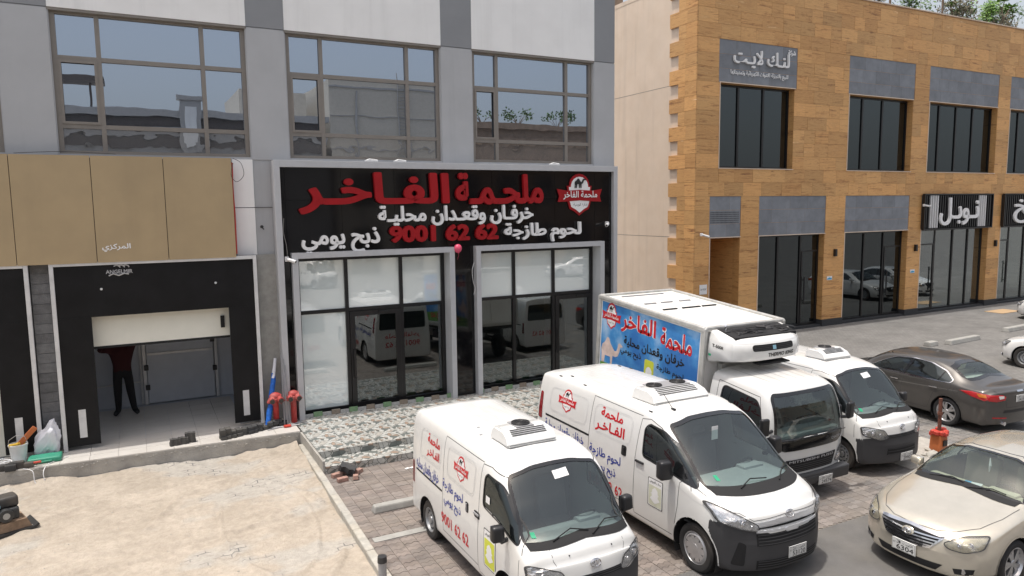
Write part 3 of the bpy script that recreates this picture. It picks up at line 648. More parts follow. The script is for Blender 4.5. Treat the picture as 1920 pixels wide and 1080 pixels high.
        snap_card(L, vw, -1.86, -1.52, .62, 1.05, r, False)
    rear_face(L, r, -5.2, 1.2, 1.75, W); L.text('9001 62 62', 'B', -.6, .6, .62, .8, 'print_red', r, .02); L.text('ملحمة الفاخر', 'B', -.6, .6, .88, 1.08, 'print_red', r, .02)
    under(r, -4.9, -.4, .84, .2, .45)
    for u_ in (-.86, -4.09):
        for sd in (-1, 1): wheel(r, u_, sd*(W-.135), .345, .22, 'cap', sd)
    return r
def townace(loc, label, lettering, platenum, yaw=-pi/2):
    W = .8325; zb = .23
    M8 = lambda p5, p6, p7, p8, p4=(.815, 1.12), p3=(.8325, .70), p1=(.74, .23), p2=(.82, .31): [p1, p2, p3, p4, p5, p6, p7, p8]
    st = [(-4.0, M8((.76, 1.68), (.68, 1.85), (.36, 1.90), (0, 1.91), (.80, 1.12), (.815, .7))),
          (-3.8, M8((.765, 1.70), (.69, 1.87), (.37, 1.93), (0, 1.94))), (-1.7, M8((.765, 1.70), (.69, 1.865), (.37, 1.93), (0, 1.94))),
          (-1.3, M8((.77, 1.66), (.695, 1.81), (.38, 1.885), (0, 1.90))), (-1.08, M8((.775, 1.58), (.70, 1.73), (.39, 1.815), (0, 1.835))),
          (-.72, M8((.785, 1.32), (.725, 1.43), (.41, 1.51), (0, 1.53), (.81, 1.10))), (-.40, M8((.785, 1.07), (.735, 1.13), (.42, 1.20), (0, 1.215), (.805, 1.02))),
          (-.24, M8((.775, 1.01), (.715, 1.06), (.40, 1.12), (0, 1.135), (.80, .97))), (-.10, M8((.765, .94), (.69, .98), (.38, 1.03), (0, 1.045), (.79, .90), (.82, .66))),
          (-.05, M8((.745, .87), (.67, .90), (.37, .94), (0, .95), (.775, .82), (.80, .60), (.70, .25), (.78, .33)))]
    def df(V):
        u, v, z = V[..., 0], V[..., 1], V[..., 2]; t = np.clip((u+1.4)/1.4, 0, 1)
        u = u-.26*np.abs(v/W)**2.4*t**2*np.clip((1.3-np.abs(z-.6))/.6, 0, 1); u = u-.06*np.clip((z-.6)/.4, 0, 1)*np.clip((u+.25)/.25, 0, 1)
        u = u-.04*np.abs(v/W)**2*np.clip((-3.8-u)/.2, 0, 1); return np.stack([u, v, z], -1)
    L = Loft(st, zb, (.05, 4, .58), (.04, 6, 1.05), df)
    r = thing('cargo_van', label, 'van', loc, (0, 0, yaw))
    ws = rpoly([(-.72, 1.10), (0, 1.165), (.72, 1.10), (.645, 1.735), (.3, 1.80), (0, 1.812), (-.3, 1.80), (-.645, 1.735)], .07)
    win = rpoly([(-1.42, 1.26), (-1.0, 1.22), (-.50, 1.08), (-.60, 1.27), (-.86, 1.55), (-1.0, 1.66), (-1.34, 1.70), (-1.40, 1.64)], .07)
    L.cut(2, win, 'S'); L.cut(1, ws, 'F', lambda C, N: C[:, 0] > -1.4)
    L.cut(3, [(-.36, .10), (-.36, .70), (-.2, .74), (.2, .74), (.2, .10)], 'S'); L.cut(3, [(-1, .1), (-1, .72), (-.5, .70), (-.42, .79), (.42, .79), (.5, .70), (1, .72), (1, .1)], 'F')
    arch(L, -.72, .31, .365, W, r, mt='white_paint'); arch(L, -3.37, .31, .355, W, r, mt='white_paint')
    L.piece(L.lab == 0, 'body', 'white_paint', r); L.piece(L.lab == 3, 'bumper', 'bumper_plastic', r)
    L.piece(L.lab == 1, 'windscreen', 'car_glass', r, off=-.004); L.pair(L.lab == 2, 'side_window', 'tinted_glass', r, off=-.006)
    L.ribbon(ws, .03, 'F', 'windscreen_seal', 'black_gloss', r, off=.003, closed=True)
    L.patch([(-.70, 1.07), (0, 1.13), (.70, 1.07), (.715, 1.13), (0, 1.19), (-.715, 1.13)], 'F', 'wiper_cowl', 'black_matte', r, off=.006)
    for vw in 'RL':
        sd = -1 if vw == 'R' else 1
        L.ribbon(win, .022, vw, 'window_seal', 'black_plastic', r, off=.002, closed=True); g = G()
        for ln in ([(-1.50, 1.78), (-1.54, 1.1), (-1.55, .40)], [(-2.74, 1.80), (-2.76, 1.1), (-2.75, .40)], [(-1.55, .40), (-1.50, .33), (-1.15, .33)], [(-.42, .72), (-.44, .95), (-.42, 1.02)], [(-1.50, 1.78), (-1.3, 1.79), (-1.02, 1.73), (-.5, 1.19), (-.42, 1.02)], [(-1.55, .40), (-2.75, .40)], [(-2.74, 1.8), (-1.5, 1.8)]):
            L.ribbon(ln, .008, vw, '', '', r, off=.0015, g=g)
        part('door_seam', g, 'seam_dark', r, local=True)
        L.ribbon([(-3.85, .985), (-2.78, .975)], .028, vw, 'door_rail', 'black_matte', r, off=.003)
        for pn in ([(-3.66, 1.70), (-2.86, 1.70), (-2.86, 1.26), (-3.70, 1.24)], [(-2.62, 1.70), (-1.66, 1.72), (-1.70, 1.26), (-2.62, 1.26)]):
            L.ribbon(rpoly(pn, .12, 6), .011, vw, 'pressed_panel_edge', 'white_shade', r, off=.0015, closed=True); cx = sum(p[0] for p in pn)/4; L.ribbon(rpoly([((a-cx)*.95+cx, (b-1.48)*.88+1.48) for a, b in pn], .1, 6), .006, vw, 'pressed_panel_edge', 'white_shade', r, off=.0015, closed=True)
        c = L.cast(vw, -1.9, 1.05, 0.); L.patch(rpoly([(-1.95, .99), (-1.85, .99), (-1.85, 1.13), (-1.95, 1.13)], .025), vw, 'handle_recess', 'black_matte', r, off=.003)
        L.patch(rpoly([(-1.67, 1.03), (-1.50, 1.03), (-1.50, 1.12), (-1.67, 1.12)], .03), vw, 'handle_recess', 'black_matte', r, off=.003)
        g = G(); g.rbox(-1.9, c.y+sd*.01, 1.06, .025, .02, .11, .006); part('door_handle', g, 'grey_plastic', r, local=True); g = G(); g.rbox(-1.585, c.y+sd*.012, 1.085, .15, .02, .03, .008); part('door_handle', g, 'grey_plastic', r, local=True)
        taillamp(L, rpoly([(-4.03, .72), (-3.93, .72), (-3.95, 1.08), (-4.02, 1.08)], .03), r); mirror_part(r, L, -.72, sd, 1.20, .80, .13, .17, .2, .15)
        L.ribbon([(-1.5, .84), (-.9, .80), (-.45, .72)], .006, vw, 'body_crease', 'white_shade', r, off=.001)
    headlight(L, [(-.79, .93), (-.74, .945), (-.44, .88), (-.36, .74), (-.52, .70), (-.79, .79)], r, off=.008, bowl=[(-.64, .83, .045), (-.52, .80, .03)])
    for z0, z1 in ((.715, .785), (.42, .54)):
        L.patch([(-.40, z0), (.40, z0), (.38, z1), (-.38, z1)], 'F', 'air_intake', 'black_matte', r, off=.004); g = G()
        for k in range(3): L.ribbon([(-.38, z0+.012+k*(z1-z0-.02)/2), (.38, z0+.012+k*(z1-z0-.02)/2)], .010, 'F', '', '', r, off=.012, g=g)
        part('intake_slat', g, 'bumper_plastic', r, local=True)
    plate(r, L.cast('F', .1, .34).x+.012, .1, .34, 1, prow(*platenum)); oval_badge(r, L.cast('F', 0, .90).x+.012, 0, .905, .068, 1, .35)
    for a in (-.30, .30):
        h = L.cast('F', a, 1.02, .004); g = G(); g.rbox(h.x, h.y, h.z, .02, .012, .014, .004); part('washer_jet', g, 'black_matte', r, local=True)
    for a in (-.42, .1):
        g = G(); g.tube([L.cast('F', a, 1.14, .02), L.cast('F', a+.28, 1.2, .03), L.cast('F', a+.5, 1.17, .02)], .008, 5); part('wiper', g, 'black_matte', r, local=True)
    L.ribbon([(-.50, 1.09), (-.50, .98), (-.45, .89)], .006, 'F', 'bonnet_seam', 'seam_dark', r, off=.002, mirror=True); g = G()
    for k in range(6): L.ribbon([(-3.7, -.5+k*.2), (-2.1, -.5+k*.2)], .009, 'T', '', '', r, off=.0012, g=g)
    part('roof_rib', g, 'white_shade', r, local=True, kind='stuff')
    for (a, b) in ((-2.5, -.35), (-2.2, -.45), (-2.4, .35)):
        h = L.cast('T', a, b); g = G(); g.cyl(h, h+Vector((0, 0, .005)), .022, n=12); part('roof_plug', g, 'grey_plastic', r, local=True)
    roof_unit(r, -2.02, -1.47, -.41, .37, 1.925, .19, (0.,))
    cabin(r, -1.75, -.35, .72, .58, 1.7); seat(r, -1.45, .36, .72, w=.46); seat(r, -1.45, -.36, .72, w=.46); steering(r, -.88, .36, 1.08, .85)
    g = G(); g.rbox(-.62, 0, 1.0, .42, 1.36, .2, .06); g.rbox(-.76, .36, 1.1, .16, .34, .08, .03); part('dashboard', g, 'dash_grey', r, local=True, smooth=50)
    L.patch([(-.06, 1.66), (.16, 1.67), (.16, 1.75), (-.06, 1.74)], 'F', 'paper_sticker', 'print_white', r, off=.004); L.patch([(-.62, 1.17), (-.57, 1.17), (-.57, 1.22), (-.62, 1.22)], 'F', 'permit_sticker', 'print_green', r, off=.004)
    if lettering:
        for vw in 'RL':
            L.text('ملحمة', vw, -3.40, -2.92, 1.53, 1.68, 'print_red', r, .03); L.text('الفـاخـر', vw, -3.42, -2.92, 1.31, 1.48, 'print_red', r, .03)
            L.emblem(vw, -2.14, 1.50, .52, .38, r); L.text('خرفان وقعدان محليه', vw, -3.84, -2.92, .98, 1.19, 'print_blue', r, .018)
            L.text('لحوم طازجة', vw, -2.76, -2.04, .99, 1.19, 'print_blue', r, .018); L.text('ذبح يومي', vw, -2.70, -2.10, .80, .97, 'print_blue', r, .018)
            L.text('9001 62 62', vw, -2.80, -1.84, .51, .68, 'print_red', r, .02); snap_card(L, vw, -1.36, -1.02, .50, 1.0, r, True)
            L.patch([(-1.33, 1.34), (-1.22, 1.34), (-1.22, 1.43), (-1.33, 1.43)], vw, 'paper_sticker', 'print_white', r, off=.004)
    rear_face(L, r, -4.05, 1.15, 1.7, W); L.text('9001 62 62', 'B', -.5, .5, .6, .76, 'print_red', r, .02)
    under(r, -3.8, -.35, .7, .22, .5)
    for u_ in (-.72, -3.37):
        for sd in (-1, 1): wheel(r, u_, sd*(W-.115), .30, .18, 'steel', sd)
    return r
def sedan(label, loc, yaw, paint, kind, platenum, group=None, wheelstyle='alloy', name='sedan_car', glass='car_glass'):
    opt = kind != 'gold'; W = .91; zb = .20; k5 = .0
    M8 = lambda p4, p5, p6, p7, p8, p3=(.91, .60), p1=(.80, .20), p2=(.885, .28): [p1, p2, p3, p4, p5, p6, p7, p8]
    st = [(-.10, M8((.74, .62), (.68, .66), (.56, .69), (.3, .715), (0, .72), (.80, .46), (.62, .20), (.74, .27))),
          (-.25, M8((.81, .68), (.75, .72), (.62, .755), (.33, .785), (0, .795), (.86, .50), (.70, .2), (.82, .27))),
          (-.6, M8((.86, .78), (.80, .82), (.67, .85), (.36, .88), (0, .885), (.895, .56))), (-1.1, M8((.88, .87), (.81, .925), (.70, .95), (.38, .98), (0, .985))),
          (-1.27, M8((.885, .89), (.80, .955), (.70, .99), (.40, 1.025), (0, 1.035))), (-1.7, M8((.885, .905), (.765, 1.11), (.67, 1.215), (.39, 1.285), (0, 1.30))),
          (-2.05, M8((.885, .92), (.745, 1.18), (.61, 1.355), (.35, 1.425), (0, 1.44))), (-2.6, M8((.885, .93), (.735, 1.2), (.585, 1.405), (.33, 1.46), (0, 1.47))),
          (-3.2, M8((.885, .94), (.735, 1.19), (.575, 1.385), (.33, 1.44), (0, 1.45))), (-3.7, M8((.88, .945), (.745, 1.13), (.57, 1.27), (.33, 1.335), (0, 1.345))),
          (-4.12, M8((.87, .945), (.765, 1.02), (.62, 1.09), (.34, 1.13), (0, 1.14))), (-4.35, M8((.86, .945), (.775, .99), (.64, 1.035), (.34, 1.06), (0, 1.065))),
          (-4.65, M8((.83, .93), (.76, .975), (.64, 1.01), (.34, 1.03), (0, 1.035), (.87, .6))), (-4.75, M8((.80, .88), (.73, .92), (.61, .95), (.33, .97), (0, .975), (.85, .58), (.72, .24), (.82, .32)))]
    def df(V):
        u, v, z = V[..., 0], V[..., 1], V[..., 2]; t = np.clip((u+1.1)/1.1, 0, 1); b = np.clip((-3.9-u)/.8, 0, 1)
        u = u-.40*np.abs(v/W)**2.5*t**1.6; u = u+.22*np.abs(v/W)**2.4*b**1.6-.0*z
        u = u-.06*np.clip((z-.5)/.25, 0, 1)*np.clip((u+.3)/.3, 0, 1)
        return np.stack([u, v, z], -1)
    L = Loft(st, zb, (.07, 3.2, .47), (.06, 3.5, .62), df, .024)
    r = thing(name, label, 'car', loc, (0, 0, yaw), group)
    ws = [(-.74, 1.02), (-.4, 1.055), (0, 1.065), (.4, 1.055), (.74, 1.02), (.68, 1.20), (.585, 1.36), (.35, 1.415), (0, 1.425), (-.35, 1.415), (-.585, 1.36), (-.68, 1.20)]
    rw = [(-.62, 1.11), (0, 1.16), (.62, 1.11), (.64, 1.14), (.55, 1.30), (.33, 1.37), (0, 1.385), (-.33, 1.37), (-.55, 1.30), (-.64, 1.14)]
    win = [(-1.62, .99), (-2.0, 1.20), (-2.30, 1.33), (-2.75, 1.365), (-3.2, 1.335), (-3.58, 1.22), (-3.82, 1.06), (-3.78, 1.0), (-3.0, .985)]
    win = rpoly(win, .06)
    L.cut(2, win, 'S'); L.cut(1, ws, 'F', lambda C, N: (C[:, 0] > -2.3) & (C[:, 0] < -1.15)); L.cut(4, rw, 'B', lambda C, N: (C[:, 0] < -3.2) & (C[:, 2] > 1.08))
    ua, ur = -.97, -3.74
    arch(L, ua, .33, .365, W, r, True, paint); arch(L, ur, .33, .365, W, r, True, paint)
    L.piece(L.lab == 0, 'body', paint, r); L.piece(L.lab == 1, 'windscreen', glass, r, off=-.004); L.pair(L.lab == 2, 'side_window', 'car_glass' if kind == 'gold' else 'dark_car_glass', r, off=-.005); L.piece(L.lab == 4, 'rear_window', 'car_glass', r, off=-.004)
    L.ribbon(ws, .03, 'F', 'windscreen_seal', 'black_gloss', r, off=.002, closed=True); L.ribbon(rw, .04, 'B', 'window_seal', 'black_gloss', r, off=.002, closed=True)
    for vw in 'RL':
        sd = -1 if vw == 'R' else 1; L.ribbon(win, .018, vw, 'window_trim', 'chrome' if opt else 'black_plastic', r, off=.003, closed=True)
        L.ribbon([(-2.62, 1.0), (-2.72, 1.36)], .085, vw, 'door_pillar', 'black_gloss', r, off=.003); L.ribbon([(-3.48, 1.0), (-3.56, 1.22)], .025, vw, 'door_pillar', 'black_gloss', r, off=.003); g = G()
        for ln in ([(-2.66, .99), (-2.60, .70), (-2.60, .30)], [(-1.50, .96), (-1.42, .70), (-1.46, .34)], [(-1.46, .32), (-3.25, .32)], [(-3.84, 1.04), (-3.80, .86), (-3.42, .72), (-3.28, .32)], [(-1.52, .97), (-1.62, 1.0)]): L.ribbon(ln, .008, vw, '', '', r, off=.0015, g=g)
        part('door_seam', g, 'seam_dark', r, local=True)
        for uu in (-2.42, -3.42):
            c = L.cast(vw, uu, .84); g = G(); g.rbox(uu, c.y+sd*.022, .84, .2, .022, .03, .01); part('door_handle', g, 'chrome' if opt else paint, r, local=True, smooth=50)
        mirror_part(r, L, -1.72, sd, 1.04, .84, .12, .18, .13, .13, paint)
        L.ribbon([(-1.1, .80), (-2.5, .78), (-4.0, .86)], .007, vw, 'body_crease', 'seam_soft', r, off=.001)
        if vw == 'L': L.ribbon(rpoly([(-4.0, .80), (-3.88, .80), (-3.88, .92), (-4.0, .92)], .06, 6), .006, vw, 'fuel_flap_edge', 'seam_dark', r, off=.002, closed=True)
    L.ribbon([(-1.26, -.76), (-.9, -.74), (-.55, -.66), (-.30, -.50), (-.19, -.3), (-.15, 0), (-.19, .3), (-.30, .50), (-.55, .66), (-.9, .74), (-1.26, .76)], .008, 'T', 'bonnet_seam', 'seam_dark', r, off=.002)
    L.patch([(-.70, .985), (0, 1.03), (.70, .985), (.72, 1.02), (0, 1.075), (-.72, 1.02)], 'F', 'wiper_cowl', 'black_matte', r, off=.006)
    headlight(L, [(-.80, .765), (-.60, .735), (-.44, .635), (-.50, .58), (-.66, .565), (-.80, .62)], r, off=.006, inner='lamp_yellowed' if kind == 'gold' else 'lamp_reflector', bowl=[(-.60, .64, .035), (-.70, .66, .035)])
    gr = [(-.44, .70), (0, .725), (.44, .70), (.30, .53), (.14, .505), (-.14, .505), (-.30, .53)]
    L.patch(gr, 'F', 'grille', 'black_matte', r, off=.006); g = G(); L.ribbon(gr, .022, 'F', '', '', r, off=.012, closed=True, g=g)
    for k in range(1, 5):
        z = .505+k*.04; hw = .30+(z-.53)*.82; L.ribbon([(-hw, z+.008), (-.10, z-.006), (0, z-.012), (.10, z-.006), (hw, z+.008)], .017, 'F', '', '', r, off=.018, g=g)
    part('grille_bar', g, 'chrome' if not opt else 'dark_metal', r, local=True)
    if kind != 'dark': 
        L.patch([(.085*cos(a), .645+.05*sin(a)) for a in np.linspace(0, 2*pi, 20)[:-1]], 'F', 'badge_surround', paint, r, off=.022, bulge=.01); oval_badge(r, L.cast('F', 0, .645).x+.036, 0, .645, .055, 1, .25)
    L.patch([(-.46, .345), (.46, .345), (.38, .25), (-.38, .25)], 'F', 'lower_intake', 'black_matte', r, off=.004)
    for sg in (1, -1): L.patch([(sg*.56, .33), (sg*.76, .36), (sg*.74, .27), (sg*.58, .26)], 'F', 'fog_lamp_recess', 'black_matte', r, off=.004)
    for sg in (1, -1):
        c = L.cast('F', sg*.66, .31)
        if c: g = G(); g.cyl(c+Vector((-.01, 0, 0)), c+Vector((.012, 0, 0)), .035, n=14); part('fog_lamp', g, 'chrome', r, local=True)
    if kind == 'gold': plate(r, L.cast('F', 0, .40).x+.02, -.02, .42, 1, prow(*platenum), .34, .16)
    for a in (-.5, .05): g = G(); g.tube([L.cast('F', a, 1.03, .01), L.cast('F', a+.3, 1.075, .02), L.cast('F', a+.48, 1.06, .015)], .008, 5); part('wiper', g, 'black_matte', r, local=True)
    # rear
    for vw, sg in (('R', -1), ('L', 1)):
        L.patch([(-4.02, .90), (-4.30, .93), (-4.62, .90), (-4.70, .80), (-4.55, .76), (-4.30, .82)], vw, 'tail_light', 'lamp_red', r, off=.008, bulge=.008)
        P = [(sg*.80, .90), (sg*.52, .90), (sg*.44, .86), (sg*.46, .78), (sg*.66, .75), (sg*.80, .77)]; t = L.patch(P, 'B', 'tail_light', 'lamp_red', r, off=.008, bulge=.008)
        L.patch([(sg*.62, .88), (sg*.50, .88), (sg*.50, .83), (sg*.60, .81)], 'B', 'lamp_clear', 'lamp_glass_pale', t, off=.022); L.patch([(-4.40, .90), (-4.56, .895), (-4.60, .83), (-4.46, .83)], vw, 'lamp_amber', 'lamp_amber', t, off=.022)
        L.ribbon([(sg*.72, .40), (sg*.40, .385)], .03, 'B', 'reflector', 'lamp_red', r, off=.005)
    L.ribbon([(-.64, 1.05), (-.62, .94), (-.46, .90), (-.42, .62), (.42, .62), (.46, .90), (.62, .94), (.64, 1.05)], .008, 'B', 'boot_seam', 'seam_dark', r, off=.002)
    c = L.cast('B', 0, .77); plate(r, c.x-.012, 0, .80, -1, prow('54321' if not opt else platenum[0], platenum[1]), .34, .15)
    if opt: L.ribbon([(-.1+.0, .955), (.1, .955)], .03, 'B', 'badge', 'chrome', r, off=.008)
    L.patch([(-.5, .50), (.5, .50), (.46, .56), (-.46, .56)], 'B', 'bumper_step', 'black_plastic', r, off=.004)
    g = G(); g.cyl((-4.80, .48, .27), (-4.5, .48, .27), .045, n=14); part('exhaust_pipe', g, 'chrome', r, local=True, smooth=40)
    # interior
    tr = 'trim_beige' if kind in ('gold', 'dark') else 'seat_grey'
    cabin(r, -3.5, -1.3, .74, .42, .9, 'cabin_dark' if opt else 'trim_beige_dark')
    for (a, b, w_) in ((-2.2, .37, .5), (-2.2, -.37, .5), (-3.05, 0, 1.2)): seat(r, a, b, .52, tr, w_)
    steering(r, -1.78, .37, .92, .5); g = G(); g.rbox(-1.5, 0, .90, .42, 1.36, .17, .05); g.rbox(-1.62, .37, .98, .16, .4, .08, .03); part('dashboard', g, tr if kind == 'gold' else 'dash_grey', r, local=True, smooth=50)
    g = G(); g.rbox(-3.72, 0, 1.02, .5, 1.2, .04, .015); part('parcel_shelf', g, 'trim_pale', r, local=True)
    if kind == 'gold':
        g = G(); M = Matrix.Translation((-1.46, .04, 1.02)) @ Matrix.Rotation(.3, 4, 'Z'); g.rbox(0, 0, 0, .11, .22, .06, .005, 1, M); b = part('tissue_box', g, 'print_white', r, local=True); g = G(); g.box(-.056, .056, -.112, -.03, -.031, .032, M); part('box_end', g, 'print_sky', b, local=True)
        g = G(); g.rbox(-1.44, -.14, 1.0, .14, .24, .012, .005); part('folder', g, 'folder_teal', r, local=True); g = G(); g.box(-1.36, -1.26, .05, .42, .995, 1.0); part('paper', g, 'print_white', r, local=True); g = G(); g.tube([(-1.93, 0, 1.33), (-1.92, .01, 1.22), (-1.92, 0, 1.12)], [.006, .02, .005], 6); part('hanging_ornament', g, 'print_white', r, local=True)
    under(r, -4.5, -.4, .72, .17, .4)
    for u_ in (ua, ur):
        for sd in (-1, 1): wheel(r, u_, sd*(W-.12), .325, .215, wheelstyle, sd, .0)
    r['_'] = 0; del r['_']
    return r
def canter(loc):
    r = thing('box_truck', 'refrigerated box truck with a blue printed side panel and grey roofed white cab', 'truck', loc, (0, 0, -pi/2))
    W = .92; zb = .48
    B8 = lambda p5, p6, p7, p8, p4=(.91, 1.3), p3=(.92, .95): [(.82, .48), (.90, .55), p3, p4, p5, p6, p7, p8]
    st = [(-1.58, B8((.86, 1.80), (.79, 1.99), (.42, 2.05), (0, 2.06))), (-.62, B8((.86, 1.80), (.79, 1.99), (.42, 2.06), (0, 2.07))), (-.36, B8((.862, 1.76), (.79, 1.93), (.42, 2.0), (0, 2.01))),
          (-.16, B8((.87, 1.58), (.81, 1.70), (.44, 1.755), (0, 1.765))), (-.05, B8((.875, 1.30), (.835, 1.40), (.45, 1.44), (0, 1.45), (.905, 1.15))), (-.01, B8((.86, 1.14), (.81, 1.20), (.44, 1.22), (0, 1.225), (.88, 1.02), (.90, .8)))]
    def df(V):
        u, v, z = V[..., 0], V[..., 1], V[..., 2]; t = np.clip((u+.8)/.8, 0, 1); return np.stack([u-.14*np.abs(v/W)**3*t**2, v, z], -1)
    L = Loft(st, zb, (.04, 5, .85), (.03, 7, 1.2), df)
    ws = rpoly([(-.80, 1.20), (.80, 1.20), (.80, 1.24), (.755, 1.86), (.70, 1.92), (-.70, 1.92), (-.755, 1.86), (-.80, 1.24)], .07); win = rpoly([(-1.34, 1.26), (-.28, 1.22), (-.40, 1.66), (-.50, 1.80), (-1.30, 1.84)], .09)
    L.cut(2, win, 'S'); L.cut(1, ws, 'F', lambda C, N: C[:, 0] > -.7); arch(L, -.62, .42, .43, W, r, mt='white_paint')
    L.piece(L.lab == 0, 'cab', 'white_paint', r); L.piece(L.lab == 1, 'windscreen', 'car_glass', r, off=-.004); L.pair(L.lab == 2, 'side_window', 'tinted_glass', r, off=-.005)
    L.ribbon(ws, .05, 'F', 'windscreen_seal', 'black_gloss', r, off=.004, closed=True)
    L.patch(rpoly([(-.80, 1.22), (.80, 1.22), (.80, 1.12), (.68, 1.02), (-.68, 1.02), (-.80, 1.12)], .06), 'F', 'front_panel', 'black_gloss', r, off=.008); L.text('CANTER', 'F', .44, .72, 1.09, 1.135, 'grey_print', r, .01, d=.011)
    for vw in 'RL':
        sd = -1 if vw == 'R' else 1; L.ribbon(win, .03, vw, 'window_seal', 'black_plastic', r, off=.002, closed=True); g = G()
        for ln in ([(-1.42, 1.9), (-1.42, .7)], [(-1.42, 1.9), (-.46, 1.87), (-.24, 1.2), (-.22, .7)]): L.ribbon(ln, .01, vw, '', '', r, off=.0015, g=g)
        part('door_seam', g, 'seam_dark', r, local=True); mirror_part(r, L, -.12, sd, 1.48, .9, .08, .18, .30, .16); c = L.cast(vw, -1.25, 1.12); g = G(); g.rbox(-1.25, c.y+sd*.02, 1.12, .14, .03, .05, .01); part('door_handle', g, 'black_plastic', r, local=True)
    L.patch(rpoly([(-.62, .86), (.62, .86), (.54, .62), (-.54, .62)], .03), 'F', 'grille', 'black_matte', r, off=.008); L.text('MITSUBISHI FUSO', 'F', -.54, .54, .80, .845, 'grey_print', r, .015, d=.014); g = G()
    for k in range(4): L.ribbon([(-.52, .65+k*.035), (.52, .65+k*.035)], .012, 'F', '', '', r, off=.016, g=g)
    part('grille_bar', g, 'bumper_plastic', r, local=True)
    headlight(L, [(-.84, .93), (-.72, .86), (-.60, .66), (-.84, .64)], r, off=.008, bowl=[(-.72, .73, .06)])
    g = G(); g.rbox(.02, 0, .47, .16, 1.84, .22, .04, 3); g.rbox(.09, 0, .47, .04, 1.0, .10, .01); part('bumper', g, 'bumper_plastic', r, local=True, smooth=50)
    plate(r, .12, .28, .42, 1, prow('24574', '14'), .34, .16)
    for a in (-.5, .2): g = G(); g.tube([(.02, a, 1.20), (.05, a+.25, 1.27), (.04, a+.55, 1.25)], .009, 5); part('wiper', g, 'black_matte', r, local=True)
    g = G()
    for k in range(6): L.ribbon([(-1.5, -.5+k*.2), (-.5, -.5+k*.2)], .01, 'T', '', '', r, off=.002, g=g)
    part('roof_rib', g, 'seam_soft', r, local=True, kind='stuff')
    cabin(r, -1.45, -.2, .8, .85, 1.9); seat(r, -1.0, .42, .98); seat(r, -1.0, -.42, .98, w=.7); steering(r, -.5, .42, 1.33, 1.0); g = G(); g.rbox(-.28, 0, 1.17, .34, 1.6, .16, .05); part('dashboard', g, 'dash_grey', r, local=True)
    # box body
    b0, b1, z0, z1, hw = -5.02, -1.74, .92, 2.78, .99
    g = G(); g.box(b0, b1, -hw, hw, z0, z1-.02); bx = part('cargo_box', g, 'box_white', r, local=True, bevel=.01)
    g = G()
    for sd in (-1, 1):
        g.rbox((b0+b1)/2, sd*hw, z1-.02, b1-b0+.05, .09, .10, .03, 3); g.rbox((b0+b1)/2, sd*hw, z0+.04, b1-b0+.05, .06, .12, .015)
        for uu in (b0, b1): g.rbox(uu, sd*hw, (z0+z1)/2, .11, .07, z1-z0+.02, .025, 3)
    for uu in (b0, b1): g.rbox(uu, 0, z1-.02, .09, 2*hw, .10, .03, 3)
    part('corner_trim', g, 'alu_trim', bx, local=True, smooth=50)
    for sd in (-1, 1):
        q = 1 if sd < 0 else -1; y = sd*(hw+.004); pan = G(); pan.box(b0+.09, b1-.1, min(y, sd*hw), max(y, sd*hw), z0+.12, z1-.1); pr = part('printed_panel', pan, 'sky_print', bx, local=True); mid = (b0+b1)/2
        def T(txt, a0, a1, c0, c1, mt, off, lay=1, **k):
            g = G()
            for v, f, rr in fit_text(txt, a0, a1, c0, c1, off, **k): g.add([(a if q > 0 else 2*mid-a, sd*(hw+.004+.0015*lay), b) for a, b in zip(v[:, 0], v[:, 1])], f)
            part('lettering', g, mt, pr, local=True)
        def Pg(polys, mt, lay=1, nm='print'):
            vs, fs = flat_polys(polys); g = G(); g.add([(a if q > 0 else 2*mid-a, sd*(hw+.004+.0015*lay), b) for a, b in vs], fs); part(nm, g, mt, pr, local=True)
        for off, mt, lay in ((.058, 'print_white', 1), (.024, 'print_red', 2)): T('ملحمة', -2.93, -2.02, 2.16, 2.56, mt, off, lay, res=3); T('الفاخر', -4.22, -3.08, 2.16, 2.62, mt, off, lay, res=3)
        T('خرفان وقعدان محلية', -4.1, -2.2, 1.86, 2.10, 'print_black', .03, 2); T('لحوم طازجة', -3.0, -2.2, 1.62, 1.78, 'print_black', .02, 2); T('ذبح يومي', -4.2, -3.5, 1.66, 1.84, 'print_black', .02, 2)
        Pg([rpoly([(-3.38, 1.35), (-3.08, 1.35), (-3.08, 1.78), (-3.38, 1.78)], .06)], 'print_yellow', 1); Pg([[(-3.23+.1*cos(a), 1.52+.12*sin(a)) for a in np.linspace(0, 2*pi, 16)[:-1]]], 'print_white', 2)
        for mt, polys, lay in emblem_layers(True):
            if isinstance(polys[0], tuple) and len(polys[0]) == 3:
                g = G()
                for v, f, rr in polys: g.add([((-4.58+a*.36) if q > 0 else 2*mid+4.58-a*.36, sd*(hw+.006+.0015*lay), 2.4+c*.31) for a, c in zip(v[:, 0], v[:, 1])], f)
                part('emblem_print', g, mt, pr, local=True)
            else: Pg([[(-4.58+a*.36, 2.4+c*.31) for a, c in p] for p in polys], mt if lay else 'print_red', lay+1, 'emblem_print')
        cm = [(0, 0), (.0, .5), (-.06, .8), (.04, 1.1), (.3, 1.3), (.5, 1.62), (.68, 1.6), (.85, 1.3), (1.05, 1.12), (1.25, .95), (1.45, .98), (1.55, 1.2), (1.6, 1.45), (1.75, 1.52), (2.0, 1.42), (2.02, 1.34), (1.8, 1.3), (1.74, 1.0), (1.6, .72), (1.35, .6), (1.1, .62), (1.05, 0), (.9, 0), (.86, .5), (.35, .48), (.25, 0)]
        Pg([[(-4.88+a*.37, 1.32+c*.37) for a, c in cm]], 'print_camel', 1)
